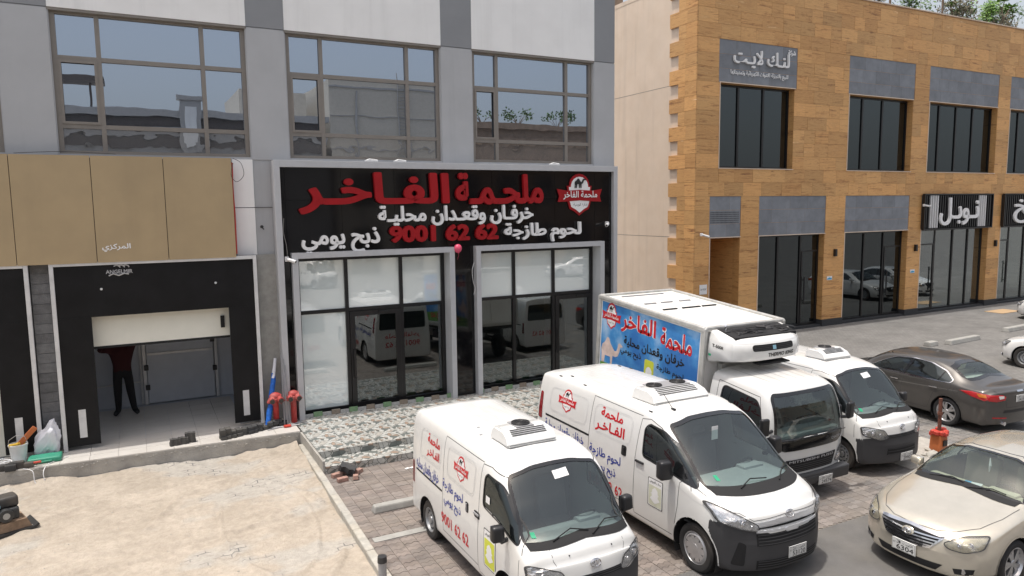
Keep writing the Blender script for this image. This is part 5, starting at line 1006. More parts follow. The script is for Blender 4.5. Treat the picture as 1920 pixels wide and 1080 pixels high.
# sand yard, height field with rake marks, ridges and paver edges showing through
def fbm(x, y, seed=0, o=4):
    r = np.zeros_like(x); rs = np.random.RandomState(seed)
    for k in range(o):
        for _ in range(3): a = rs.uniform(0, 2*pi); f = 2**k*rs.uniform(.7, 1.3); r += np.sin((x*cos(a)+y*sin(a))*f+rs.uniform(0, 9))*.5**k/3
    return r
def sand():
    xs = np.arange(-9.2, 2.88, .035); ys = np.arange(4.6, 15.95, .035); X, Y = np.meshgrid(xs, ys, indexing='ij')
    Z = -.055+.024*fbm(X*1.4, Y*1.4, 1, 3)+.010*fbm(X*4, Y*4, 2, 4)+.010*fbm(X*13, Y*13, 6, 3)+.0035*fbm(X*40, Y*40, 8, 2)
    for cx, cy, rx, ry, s_ in ((.6, 13.2, 2.6, 1.3, .020), (1.2, 11.6, 1.5, 2.6, .022), (-.6, 12.4, 2.4, .8, .016), (-1.8, 14.2, 2.6, .5, .014), (1.7, 12.2, .7, 2.2, .018)):
        d = np.sqrt(((X-cx)/rx)**2+((Y-cy)/ry)**2)+.06*fbm(X*1.5, Y*1.5, 5, 3); Z += 2.2*s_*np.exp(-((d-1)/.035)**2)*np.clip(fbm(X, Y, int(cx*10) % 7, 2)*3+1, 0, 1); Z -= s_*.7*np.exp(-((d-1.07)/.05)**2)
    wall = 15.62+(3-X)*.045; Z += .07*np.exp(-np.maximum(wall-Y, 0)/.35)*(1+.8*fbm(X*4, Y*4, 9, 3)); Z += .06*np.exp(-((X-2.5)**2/.3+(Y-14.9)**2/.5))*(1+fbm(X*6, Y*6, 4, 3)); Z += .03*np.exp(-np.maximum(2.85-X, 0)/.2)*(1+fbm(X*4, Y*4, 12, 3))
    # exposed pavers: flat pale patches with recessed zigzag joints
    m = fbm(X*1.6+3, Y*2.3, 21, 4)+.4*fbm(X*5, Y*5, 22, 3); mask = np.clip((m-.25)*3, 0, 1)
    zz = .014*np.abs(((X/.1125) % 2)-1)*2-.014; jy = np.abs((((Y+zz)/.1125) % 1)-.5)*2; row = np.floor((Y+zz)/.1125); jx = np.abs(((X+ (row % 2)*.1125)/.225 % 1)-.5)*2
    jt = np.clip((jy-.78)*5, 0, 1)*(fbm(X*7, Y*7, 31, 2) > -.1)+np.clip((jx-.88)*9, 0, 1)*(np.sin(row*12.9)*.5+.5 > .3); jt = np.clip(jt, 0, 1)
    Z = Z*(1-.35*mask)-.35*.055*mask-.0*jt*mask; Zn = Z+RNG.normal(0, .0009, Z.shape)
    pl = np.clip((fbm(X*9, Y*9, 40, 4)-1.0)*3, 0, 1)*.01; Zn += pl
    a, b = X.shape; g = np.stack([X, Y, Zn], -1).reshape(-1, 3); I = np.arange(a*b).reshape(a, b); F = np.stack([I[:-1, :-1], I[1:, :-1], I[1:, 1:], I[:-1, 1:]], -1).reshape(-1, 4)
    ctr = g[F].mean(1); F = F[(ctr[:, 1] < 15.64+(3-ctr[:, 0])*.05)]
    me = bpy.data.meshes.new('sand_yard'); me.from_pydata(g.tolist(), [], F.tolist()); me.shade_smooth(); ca = me.color_attributes.new('tint', 'FLOAT_COLOR', 'POINT'); t = np.ones((a*b, 4)); t[:, 0] = np.clip(1-.8*mask.ravel(), 0, 1); t[:, 1] = mask.ravel()
    ca.data.foreach_set('color', t.ravel()); link('sand_yard', me, 'sand', kind='structure')
    st = G(); rs = random.Random(4)
    for _ in range(260):
        x, y = rs.uniform(-2.6, 2.8), rs.uniform(8.8, 15.4); s_ = rs.choice((.005, .006, .008, .012)); i, j = int((x+9.2)/.035), int((y-4.6)/.035); st.ball((x, y, Zn[i, j]+s_*.3), s_, 6, (1, .8, .6))
    part('pebbles', st, 'kerb_grey', None, kind='stuff')
sand()
# kerb between the sand and the paving
kb = struct('kerb', (lambda g: (g.prism([(2.96, 15.6), (3.07, 15.6), (2.86, 4.0), (2.74, 4.0)], -.2, -.02, 'z'), g)[1])(G()), 'concrete')
yk = 15.45; k = 0
while yk > 4.5:
    L_ = .78; xc = 2.93-(15.3-yk)*.022; g = G(); M = Matrix.Translation((xc, yk-L_/2, 0)) @ Matrix.Rotation(random.uniform(-.01, .01)-.022, 4, 'Z'); z_ = random.uniform(-.006, .006)
    g.rbox(0, 0, -.07+z_, .13, L_-.012, .26, .012, 1, M); part('kerb_stone', g, 'kerb_grey', kb); yk -= L_; k += 1
slab('concrete_strip', 2.98, 4.6, 10.28, 10.44, .012, 'concrete_pale', .05)
# ------------------------------------------------------------------ raised platform of the cold store and tiled patio
g = G(); g.prism([(-9, 16.25), (3.0, 15.66), (3.0, 16.9), (-9, 16.9)], -.3, .262, 'z'); pf = struct('platform', g, 'concrete')
g = G(); rs = random.Random(9)
for i in range(110):
    x = -3+i*.055; yy = 15.66+(3-x)*.049; g.ball((x+rs.uniform(-.05, .05), yy-.002, .21+rs.uniform(-.05, .05)), rs.uniform(.006, .022), 6, (rs.uniform(.8, 2.6), .5, rs.uniform(.4, 1.2)))
part('mortar_edge', g, 'concrete', pf, kind='stuff')
for i in range(-5, 6):
    for j in range(0, 8):
        x0 = -.02+i*.5; y0 = 15.68+j*.5; x1 = x0+.494; y1 = y0+.494
        if y0 > 16.9 and not (-1.05 < x0 < 1.9): continue
        f = lambda x: 15.67+(3-x)*.049; q = random.uniform(.94, 1.04)
        ya, yb = (max(y0, f(x0)), max(y0, f(x1))) ; 
        if y1 < f(x0)+.02: continue
        if x0 > 2.9: continue
        x1 = min(x1, 2.98); g = G(); g.prism([(x0, ya), (x1, yb), (x1, y1), (x0, y1)], .2625, .28, 'z', (q, q, q)); part('floor_tile', g, 'floor_tile', pf)
pt = struct('patio', (lambda g: (g.box(3.0, 12.2, 14.10, 16.64, -.1, .255), g.box(3.0, 12.2, 13.57, 14.10, -.1, .125), g.box(2.96, 3.0, 13.54, 16.6, -.1, .262), g)[3])(G()), 'concrete')
xx = 3.004
while xx < 12.15:
    x1 = min(xx+.6, 12.2)-.003
    for y0, y1 in ((14.075, 14.50), (14.50, 15.1), (15.1, 15.7), (15.7, 16.3), (16.3, 16.62)): g = G(); g.box(xx, x1, y0, y1-.003, .2555, .28); part('patio_tile', g, 'mosaic_tile', pt)
    g = G(); g.box(xx, x1, 14.075, 14.098, .14, .2553); part('riser_tile', g, 'mosaic_tile', pt); g = G(); g.box(xx, x1, 13.545, 14.072, .1255, .14); part('patio_tile', g, 'mosaic_tile', pt)
    g = G(); g.box(xx, x1, 13.545, 13.568, 0, .1253); part('riser_tile', g, 'mosaic_tile', pt); xx += .6
for i in range(40):
    x0 = 3.26+i*.21
    if 6.9 < x0 < 7.6 or x0 > 11.3: continue
    c = ((.55, .9, .5) if i % 4 == 1 else (.75, .62, .5) if i % 4 == 3 else (1.15, 1.15, 1.15)); g = G(); g.box(x0, x0+.2, 16.60, 16.632, .2805, .36+.03*(i % 2), None, c); part('skirting_tile', g, 'skirt', pt)
# ------------------------------------------------------------------ building A
def wall_open(g, x0, x1, z0, z1, op, y0, y1, tint=None):
    xs = sorted({x0, x1, *[v for o in op for v in o[:2] if x0 < v < x1]}); zs = sorted({z0, z1, *[v for o in op for v in o[2:] if z0 < v < z1]})
    for za, zb in zip(zs, zs[1:]):
        run = None
        for xa, xb in list(zip(xs, xs[1:]))+[(None, None)]:
            free = xa is not None and not any(o[0] < (xa+xb)/2 < o[1] and o[2] < (za+zb)/2 < o[3] for o in op)
            if free: run = (run[0], xb) if run else (xa, xb)
            elif run: g.box(run[0], run[1], y0, y1, za, zb, tint=tint); run = None
A = thing('commercial_building', 'pale grey and white rendered building with brown framed upper windows', 'building', (5, 17.0, 0))
WINX = [(-5.7, -2.07), (-1.18, 2.42), (3.27, 6.96), (7.84, 11.50)]
g = G(); wall_open(g, -9, 12.21, -.2, 9.05, [(a, b, 6.25, 9.2) for a, b in WINX]+[(3.2, 6.98, .2, 4.12), (7.73, 11.5, .2, 4.12), (-.98, 1.90, .2, 3.25)], 16.92, 17.2); part('wall', g, 'stucco_grey', A)
for a, b in ((-9, -5.7), (-2.05, -1.2), (2.44, 3.25), (6.98, 7.82), (11.52, 12.21)): g = G(); g.box(a, b, 16.9, 16.925, 6.2, 9.03); part('pillar', g, 'stucco_grey', A); g = G(); g.box(a, b, 16.9, 17.2, 9.055, 11.5); part('pillar_top', g, 'stucco_dark', A)
for a, b in WINX: g = G(); g.box(a-.02, b+.02, 16.885, 17.2, 9.052, 11.5); part('upper_panel', g, 'stucco_white', A)
g = G(); g.box(2.02, 2.44, 16.88, 16.915, 4.1, 6.2); part('white_strip', g, 'stucco_white', A); g = G(); g.box(2.02, 2.83, 16.878, 16.884, 5.14, 5.155); part('wall_joint', g, 'seam_dark', A)
g = G(); g.box(2.42, 2.84, 16.86, 16.915, .28, 4.1); part('render_patch', g, 'concrete_pale', A)
g = G(); g.box(-9, 12.21, 26, 26.2, -.2, 11.5); g.box(12.0, 12.21, 17.2, 26, -.2, 11.5); g.box(-9.2, -9, 16.9, 26.2, -.2, 11.5); g.box(-9, 12.0, 17.2, 26, 11.3, 11.5); part('side_wall', g, 'stucco_grey', A, kind='stuff'); A.children[-1]['kind'] = 'stuff'
g = G(); g.box(2.3, 11.98, 20.5, 20.6, .2, 4.2); g.box(2.3, 2.4, 17.2, 20.5, .2, 4.2); g.box(2.3, 11.98, 17.2, 20.5, 4.18, 4.25); g.box(3.0, 11.98, 16.95, 20.5, .1, .27); part('shop_interior', g, 'seat_grey', A)
g = G(); g.box(-9, 12, 17.3, 25.9, 6.1, 6.2); g.box(-9, 12, 19.5, 19.6, 6.2, 9.5); part('upper_floor', g, 'inner_white', A)
def window(parent, x0, x1, z0, z1, y, xm, zm, fw, fd, frame, panes, sash=None, name='window', outer=.06):
    """frame as the part, each pane its own sub-part; panes(i,j)->material"""
    g = G(); XS = [x0]+xm+[x1]; ZS = [z0]+zm+[z1]
    g.box(x0, x0+outer, y, y+fd, z0, z1); g.box(x1-outer, x1, y, y+fd, z0, z1); g.box(x0+outer, x1-outer, y, y+fd, z0, z0+outer); g.box(x0+outer, x1-outer, y, y+fd, z1-outer, z1)
    for x in xm: g.box(x-fw/2, x+fw/2, y+.004, y+fd, z0+outer, z1-outer)
    for z in zm: g.box(x0+outer, x1-outer, y+.009, y+fd-.004, z-fw/2, z+fw/2)
    w_ = part(name, g, frame, parent)
    for i in range(len(XS)-1):
        for j in range(len(ZS)-1):
            m = panes(i, j)
            if m is None: continue
            a, b, c, d = XS[i]+(outer if i == 0 else fw/2), XS[i+1]-(outer if i == len(XS)-2 else fw/2), ZS[j]+(outer if j == 0 else fw/2), ZS[j+1]-(outer if j == len(ZS)-2 else fw/2)
            g = G(); tl = random.uniform(-.002, .002); yy = y+fd*.6; g.add([(a, yy+tl, c), (b, yy-tl, c), (b, yy-tl+.002, d), (a, yy+tl+.002, d), (a, yy+.012, c), (b, yy+.012, c), (b, yy+.012, d), (a, yy+.012, d)], [(0, 1, 2, 3), (4, 7, 6, 5), (0, 4, 5, 1), (1, 5, 6, 2), (2, 6, 7, 3), (3, 7, 4, 0)]); part('pane', g, m, w_)
            if sash and (i, j) in sash: g = G(); t = .05; g.box(a, a+t, y-.012, y+.02, c, d); g.box(b-t, b, y-.012, y+.02, c, d); g.box(a+t, b-t, y-.012, y+.02, c, c+t); g.box(a+t, b-t, y-.012, y+.02, d-t, d); part('sash', g, frame, w_)
    return w_
for (a, b), (m1, m2) in zip(WINX, ((.78, 2.72), (.80, 2.73), (.79, 2.86), (.72, 2.84))):
    window(A, a, b, 6.23, 9.05, 17.0, [a+m1, a+m2], [6.80, 8.13], .085, .1, 'window_alu', lambda i, j: 'window_glass_low' if j == 0 else 'window_glass', {(0, 1)}, outer=.09)
    g = G(); g.box(a-.03, b+.03, 16.90, 17.0, 9.0, 9.05); part('window_head', g, 'window_alu', A)
# tan cladding panels left of the sign
T_ = thing('cladding_fascia', 'tan metal cladding fascia with small white Arabic word above the loading dock', 'fascia', (0, 16.6, 4.1))
XS = [-5.2, -3.7, -2.0, -.66, .64, 1.97]
for a, b in zip(XS, XS[1:]): g = G(); g.box(a+.006, b-.006, 16.6, 16.63, 4.08, 6.2); part('cladding_panel', g, 'tan_panel', T_)
g = G(); g.box(-5.2, 1.95, 16.63, 16.88, 4.12, 6.16); part('backing_frame', g, 'black_matte', T_)
g = G(); g.prism([(1.97, 4.15), (1.995, 4.15), (2.0, 5.0), (1.985, 5.6), (2.0, 6.1), (1.97, 6.12)], 16.62, 16.8); part('torn_edge', g, 'red_edge', T_)
put_text('المركزي', 'letter_white', T_, -.56, -.05, 4.29, 4.45, 16.597, .01, .02)
# the butcher's sign
S = thing('shop_sign', 'black glossy shop sign with raised red and white Arabic lettering in a grey frame', 'sign', (7.4, 16.6, .28))
g = G(); g.box(2.82, 2.95, 16.52, 16.9, .28, 6.18); g.box(11.93, 12.06, 16.52, 16.9, .28, 6.18); g.box(2.95, 11.93, 16.52, 16.9, 6.03, 6.18); part('sign_frame', g, 'sign_grey', S, bevel=.004)
xs = [2.95, 3.06, 4.32, 5.6, 6.92, 8.2, 9.2, 10.08, 11.36, 11.93]; zs = [4.12, 5.3, 6.03]
for a, b in zip(xs, xs[1:]):
    for c, d in zip(zs, zs[1:]): g = G(); e_ = .003; g.box(a+e_, b-e_, 16.64+random.uniform(0, .002), 16.66, c+e_, d-e_); part('black_panel', g, 'black_tile', S)
for a, b in ((2.95, 3.12), (7.06, 7.65), (11.58, 11.93)):
    for c, d in zip([.28, 1.2, 2.2, 3.2], [1.2, 2.2, 3.2, 4.12]): g = G(); g.box(a+.003, b-.003, 16.64, 16.66, c+.003, d-.003); part('black_panel', g, 'black_tile', S)
g = G(); wall_open(g, 2.95, 11.93, .28, 6.03, [(3.2, 6.98, 0, 4.10), (7.7, 11.5, 0, 4.10)], 16.665, 16.89); part('sign_backing', g, 'black_matte', S)
put_text('ملحـمـة', 'letter_red', S, 7.15, 9.66, 5.16, 5.95, 16.56, .10, .034, 3, 'letter', True); put_text('الفـاخـر', 'letter_red', S, 3.33, 6.98, 4.98, 5.94, 16.56, .10, .034, 3, 'letter', True)
put_text('خرفـان وقعـدان محليـة', 'letter_white', S, 5.16, 9.36, 4.66, 5.16, 16.57, .09, .028, 3, 'letter', True)
put_text('لحوم طازجة', 'letter_white', S, 8.50, 10.86, 4.16, 4.68, 16.57, .09, .028, 3, 'letter', True); put_text('ذبح يومي', 'letter_white', S, 3.36, 5.18, 4.06, 4.66, 16.57, .09, .028, 3, 'letter', True)
put_text('9001 62 62', 'letter_red', S, 5.42, 8.32, 4.27, 4.68, 16.57, .09, .05, 3, 'digit', True)
E_ = thing_part('badge', S, (10.84-7.4, -.06, 5.39-.28))
for mt, polys, lay in emblem_layers(True):
    g = G(); yb = 16.6-.012*lay; q_ = {'print_red': 'letter_red', 'print_white': 'letter_white'}.get(mt, mt)
    if isinstance(polys[0], tuple) and len(polys[0]) == 3:
        for v, f, r in polys: g.add([(10.84+a*.76, yb-.004, 5.39+b*.60) for a, b in zip(v[:, 0], v[:, 1])], f)
    else:
        for p in polys: g.prism([(10.84+a*.76, 5.39+b*.60) for a, b in p], yb, yb+.03)
    part('badge_layer', g, q_, E_)
# shopfronts
def shopfront(name, label, x0, x1, xm, doorcol, frosted):
    F = thing(name, label, 'shopfront', ((x0+x1)/2, 16.7, .28)); g = G(); g.box(x0, x0+.13, 16.46, 16.86, .28, 4.12); g.box(x1-.13, x1, 16.46, 16.86, .28, 4.12); g.box(x0+.13, x1-.13, 16.46, 16.86, 3.99, 4.12); part('surround', g, 'sign_grey', F, bevel=.004)
    a, b = x0+.13, x1-.13; zt = 2.70; w_ = window(F, a, b, .29, 3.99, 16.86, xm, [zt], .085, .09, 'black_alu', lambda i, j: 'frosted_glass' if (j == 1 or (i, j) in frosted) else None if i == doorcol else 'shop_glass', outer=.09, name='glazing_frame')
    XS = [a]+xm+[b]; c, d = XS[doorcol]+.05, XS[doorcol+1]-.05; g = G(); t = .12; y0, y1 = 16.845, 16.90
    g.box(c, c+t, y0, y1, .30, zt-.05); g.box(d-t, d, y0, y1, .30, zt-.05); g.box(c+t, d-t, y0, y1, .30, .30+t); g.box(c+t, d-t, y0, y1, zt-.05-t, zt-.05); D = part('door', g, 'black_alu', F)
    g = G(); g.box(c+t, d-t, 16.87, 16.88, .30+t, zt-.05-t); part('door_pane', g, 'shop_glass', D); g = G(); hx = c+.07; g.tube([(hx, 16.845, 1.05), (hx, 16.79, 1.08), (hx, 16.79, 1.72), (hx, 16.845, 1.75)], .014, 6); part('handle', g, 'black_alu', D, smooth=40); g = G(); g.rbox((c+d)/2+.2, 16.82, zt-.1, .24, .04, .045, .008); part('door_closer', g, 'black_alu', D)
    return F
shopfront('shopfront', 'left glazed shopfront with a frosted lower left pane beside its black framed door', 3.12, 7.06, [4.42, 5.78], 1, {(0, 0)}); shopfront('shopfront', 'right glazed shopfront with its black framed door in the right corner by the truck', 7.65, 11.58, [8.93, 10.16], 2, set())
for x, y in ((5.95, 17.5), (6.6, 17.52)): g = G(); g.rbox(x, y, .46, .56, .4, .36, .004, 1); single('cardboard_box', g, 'cardboard', ('left' if x < 6 else 'right')+' one of two brown cardboard boxes behind the shop glass', 'box', 'cardboard boxes inside the shop')
# dock shelter
def shelter(label, x0, x1, full=True):
    D = thing('dock_shelter', label, 'dock shelter', ((x0+x1)/2, 16.7, .28)); z1 = 4.10; g = G(); t = .075
    g.box(x0, x0+t, 16.62, 16.70, .28, z1); g.box(x1-t, x1, 16.62, 16.70, .30, z1); g.box(x0+t, x1-t, 16.62, 16.70, z1-t, z1); part('edge_frame', g, 'shelter_white', D, bevel=.006)
    o0, o1, zo = x0+.66, x1-.62, 2.98; g = G(); g.box(x0+t, x1-t, 16.66, 16.69, zo, z1-t); part('head_curtain', g, 'shelter_black', D); g = G(); g.box(x0+t, o0, 16.655, 16.685, .36, zo); sc = part('side_curtain', g, 'shelter_black', D)
    g = G(); g.box(x0+.30, x0+.43, 16.648, 16.654, .53, 1.11); part('marker_band', g, 'reflector_band', sc); g = G(); g.box(o1, x1-t, 16.655, 16.685, .38, zo); sc = part('side_curtain', g, 'shelter_black', D); g = G(); g.box(x1-.43, x1-.30, 16.648, 16.654, .53, 1.10); part('marker_band', g, 'reflector_band', sc)
    g = G(); g.box(x0, x0+.04, 16.70, 16.9, .28, z1); g.box(x1-.04, x1, 16.70, 16.9, .3, z1); g.box(x0+.04, x1-.04, 16.70, 16.9, z1-.04, z1); part('side_wall', g, 'shelter_black', D)
    for a in (x0+.87, x1-.86): g = G(); g.cyl((a, 16.655, 3.54), (a, 16.645, 3.54), .025, n=10); part('rivet', g, 'reflector_band', D)
    return D
D1 = shelter('black padded dock shelter in a white frame around the half open cream door', -1.50, 2.38)
g = G()
for v, f, r in fit_text('ANGELMIR', -.53, -.05, 3.84, 3.92, .02): g.add([(a, 16.652, b) for a, b in zip(v[:, 0], v[:, 1])], f)
for i in range(3): g.tube([(-.33+.08*i+.06*cos(t), 16.65, 3.96+.05*sin(t)) for t in np.linspace(0, 2.6, 8)], .012, 4)
g.tube([(-.48, 16.65, 3.80), (-.40, 16.65, 3.84), (-.3, 16.65, 3.80), (-.2, 16.65, 3.84), (-.12, 16.65, 3.82)], .014, 4); part('lettering', g, 'grey_print', D1)
shelter('second black dock shelter at the left edge behind the white bucket', -5.8, -1.84)
g = G(); g.box(-5.4, -2.3, 16.9, 16.95, .3, 3.2); single('dock_door', g, 'door_cream', 'closed cream dock door inside the left edge dock shelter', 'door')
for j in range(19):
    for i in range(2):
        if j % 2 == i: g = G(); g.box(-1.86+.02, -1.50-.02, 16.90, 16.918, .29+j*.2, .29+j*.2+.19, None, (random.uniform(.85, 1.15),)*3); part('block', g, 'block_grey', A)
# sectional door half raised and the room behind
DD = thing('sectional_door', 'cream sectional door half raised inside the dock shelter', 'door', (.45, 16.95, .28)); g = G(); g.box(-.88, 1.78, 16.93, 16.98, 2.33, 3.2); part('door_panel', g, 'door_cream', DD); g = G(); g.box(-.88, 1.78, 16.925, 16.985, 2.28, 2.33); part('bottom_seal', g, 'black_matte', DD); g = G(); g.box(1.60, 1.68, 16.88, 16.93, 2.52, 2.78); part('latch', g, 'black_matte', DD)
g = G(); g.box(-1.3, 2.25, 19.95, 20.05, .26, 3.4); g.box(-1.35, -1.3, 17.2, 20.0, .26, 3.4); g.box(2.25, 2.3, 17.2, 20.0, .26, 3.4); g.box(-1.35, 2.3, 17.2, 20.05, 3.4, 3.46); g.box(-1.35, 2.3, 16.9, 20.0, .15, .262); part('cold_room', g, 'inner_white', A)
CR = thing('cold_room_door', 'pale insulated sliding door at the back of the dock room', 'door', (.9, 19.9, .28)); g = G(); g.rbox(.88, 19.88, 1.35, 1.55, .1, 2.1, .015); part('door_leaf', g, 'inner_white', CR); g = G(); g.box(.12, 1.64, 19.80, 19.825, 1.52, 1.58); part('door_bar', g, 'shelter_white', CR); g = G(); g.box(.02, .09, 19.82, 19.93, .28, 2.6); g.box(1.68, 1.75, 19.82, 19.93, .28, 2.6); part('door_jamb', g, 'shelter_white', CR)
for x, z in ((.10, .72), (.09, 1.22), (1.67, 1.05), (1.64, 1.8)): g = G(); g.rbox(x, 19.79, z, .1, .06, .13, .01); part('hinge', g, 'pipe_dark', CR)
g = G(); g.tube([(-1.3, 19.9, .82), (-.2, 19.9, .86), (.05, 19.9, .86)], .02, 6); g.tube([(-.03, 19.88, 2.6), (-.03, 19.88, .3)], .03, 6); single('wall_pipe', g, 'shelter_white', 'thin white pipe along the back wall of the dock room', 'pipe')
def person():
    P = {'pelvis': (0, 0, .94, .155), 'waist': (0, 0, 1.08, .15), 'chest': (0, 0, 1.30, .175), 'neck': (0, 0, 1.48, .055), 'head': (0, -.02, 1.60, .09), 'top': (0, -.01, 1.70, .075), 'sl': (-.19, 0, 1.42, .08), 'sr': (.19, 0, 1.42, .08), 'el': (-.40, -.14, 1.44, .055), 'wl': (-.28, -.30, 1.62, .038), 'hl': (-.25, -.33, 1.70, .038), 'er': (.26, -.18, 1.58, .055), 'wr': (.19, -.32, 1.74, .038), 'hr': (.18, -.34, 1.80, .038),
         'hipl': (-.1, 0, .88, .10), 'hipr': (.1, 0, .88, .10), 'kl': (-.11, -.03, .50, .085), 'kr': (.13, -.04, .50, .085), 'al': (-.12, .02, .10, .06), 'ar': (.18, -.02, .10, .06), 'tl': (-.20, -.13, .045, .048), 'tr': (.25, -.16, .045, .048)}
    E = [('pelvis', 'waist'), ('waist', 'chest'), ('chest', 'neck'), ('neck', 'head'), ('head', 'top'), ('chest', 'sl'), ('chest', 'sr'), ('sl', 'el'), ('el', 'wl'), ('wl', 'hl'), ('sr', 'er'), ('er', 'wr'), ('wr', 'hr'), ('pelvis', 'hipl'), ('pelvis', 'hipr'), ('hipl', 'kl'), ('hipr', 'kr'), ('kl', 'al'), ('kr', 'ar'), ('al', 'tl'), ('ar', 'tr')]
    k = list(P); me = bpy.data.meshes.new('body'); me.from_pydata([P[n][:3] for n in k], [(k.index(a), k.index(b)) for a, b in E], []); o = bpy.data.objects.new('body', me); TMP.collection.objects.link(o); m = o.modifiers.new('s', 'SKIN'); sv = me.skin_vertices[0].data
    for i, n in enumerate(k): sv[i].radius = (P[n][3]*(1.15 if n in ('chest', 'waist', 'pelvis') else 1), P[n][3]*(.8 if n in ('chest', 'waist', 'pelvis') else 1)); sv[i].use_root = n == 'pelvis'
    s = o.modifiers.new('u', 'SUBSURF'); s.levels = 2; s.render_levels = 2; 
    with bpy.context.temp_override(scene=TMP, view_layer=TMP.view_layers[0]): dg = bpy.context.evaluated_depsgraph_get()
    ev = o.evaluated_get(dg); nm = bpy.data.meshes.new_from_object(ev); bpy.data.objects.remove(o)
    r = thing('person', 'person in a maroon shirt and dark trousers reaching up under the half open dock door', 'person', (-.42, 19.1, .28), (0, 0, 0)); r.scale = (1.12, 1.12, 1.12); b = link('body', nm, None, r)
    for mt in ('trousers_black', 'shirt_maroon', 'skin', 'black_plastic'): nm.materials.append(MT[mt])
    for p in nm.polygons:
        c = p.center; p.material_index = 3 if c.z < .085 else 0 if c.z < .96 else 2 if (c.z > 1.49 and abs(c.x) < .13) or (c.z > 1.55 and abs(c.x) > .13) else 1; p.use_smooth = True
    g = G(); g.ball((0, .02, 1.67), .1, 12, (.92, 1.02, .95)); h = part('hair', g, 'black_matte', r, local=True); g = G()
    for x in (-.035, .035): g.ball((x, -.102, 1.615), .012, 8)
    part('eyes', g, 'print_white', r, local=True); g = G(); g.ball((0, -.115, 1.585), .016, 8, (.8, 1, 1.4)); g.ball((-.09, -.01, 1.60), .02, 8, (.5, 1, 1.4)); g.ball((.09, -.01, 1.60), .02, 8, (.5, 1, 1.4)); part('face_features', g, 'skin', r, local=True)
    for sx, hx in ((-1, -.25), (1, .22)):
        g = G()
        for f, (dx, ln) in enumerate(((-.03, .07), (-.01, .085), (.012, .08), (.033, .06))): g.tube([(hx+dx*.8, -.335, 1.76+.02*(sx > 0)+(.04 if sx > 0 else 0)), (hx+dx, -.345, 1.79+(.05 if sx > 0 else 0)), (hx+dx, -.37, 1.76+ln+(.04 if sx > 0 else 0))], [.010, .009, .007], 6)
        g.tube([(hx-sx*.03, -.33, 1.74+(.05 if sx > 0 else 0)), (hx-sx*.06, -.35, 1.78+(.05 if sx > 0 else 0))], [.012, .009], 6); part('fingers', g, 'skin', r, local=True)
person()
# ------------------------------------------------------------------ building B
B = thing('stone_building', 'travertine clad two storey shop building with grey stone panels and black glazing', 'building', (30, 20.3, 0))
XR = 46.; CZ = .515; zc0 = 3.85-CZ*8
OPW = [(19.27, 23.12), (26.32, 30.5), (31.66, 36.95), (38.0, 43.2)]; PAN = [(19.2, 23.24), (26.27, 30.58), (31.6, 36.97), (37.95, 43.2)]
OPD = [(18.90, 20.40), (21.40, 25.12), (26.36, 30.55), (31.5, 36.75), (37.8, 43.2)]; PAD = [(18.86, 20.43), (21.38, 25.15), (26.33, 30.57), (31.45, 36.8), (37.75, 43.2)]
op = [(a, b, 6.44, 9.515) for a, b in OPW]+[(a, b, 0, 3.85) for a, b in OPD]
def trav(g, x0, x1, y0, y1, z0, z1):
    q = random.uniform(.84, 1.14); w_ = random.uniform(-.01, .05); g.box(x0, x1, y0, y1, z0, z1, None, (q+w_, q, q-w_))
g = G(); xs_ = [18.2, 46]; wall_open(g, 18.2, XR, -.1, 13.3, op, 20.172, 20.5, (.9, .88, .86)); part('wall', g, 'travertine', B)
stones = []
pans = [(a, b, 9.515, 11.06) for a, b in PAN]+[(a, b, 3.85, 5.40) for a, b in PAD]; solid = op+pans
z = zc0; row = 0
while z < 13.25:
    z1 = min(z+CZ, 13.28); zz0 = max(z, .0); iv = [(18.17, XR)]
    for a, b, c, d in solid:
        if c < z+CZ*.5 < d:
            nv = []
            for p, q in iv:
                if b <= p or a >= q: nv.append((p, q)); continue
                if p < a: nv.append((p, a))
                if b < q: nv.append((b, q))
            iv = nv
    for p, q in iv:
        x = p
        while x < q-.01:
            L_ = random.choice((.62, .78, .95, 1.1)); e = q if q-(x+L_) < .35 else x+L_; stones.append((x, e, zz0, z1)); x = e
    z += CZ; row += 1
stones = [s for s in stones if s[3] > .28]; stones.sort(key=lambda s: s[0]+.2*abs(s[2]-7)); sg = G()
for k, (a, b, c, d) in enumerate(stones):
    yo = 20.15+random.uniform(-.003, .004); gg = G() if k < 300 else sg; trav(gg, a+.003, b-.003, yo, 20.171, max(c, .28)+.003, d-.003)
    if k < 300: part('stone', gg, 'travertine', B)
part('stone', sg, 'travertine', B, kind='stuff')
# quoins on the rendered side wall
g = G(); g.box(18.20, 18.5, 20.51, 34, -.1, 13.15); part('side_wall', g, 'stucco_cream', B); g = G(); g.box(18.19, 18.5, 20.5, 34, 13.15, 13.3); part('side_coping', g, 'stucco_cream', B)
for zz in (3.88, 9.53): g = G(); g.box(18.197, 18.2, 21.6, 33.9, zz, zz+.014); part('render_joint', g, 'seam_soft', B)
z = zc0; k = 0
while z < 13.2:
    ye = 21.62 if k % 2 else 21.12; zt = min(z+CZ, 13.28); m = random.uniform(20.6, 20.8); g = G(); trav(g, 18.13, 18.198, 20.152, m-.003, z+.004, zt-.004); part('quoin_stone', g, 'travertine', B); g = G(); trav(g, 18.13, 18.198, m, ye, z+.004, zt-.004); part('quoin_stone', g, 'travertine', B); z += CZ; k += 1
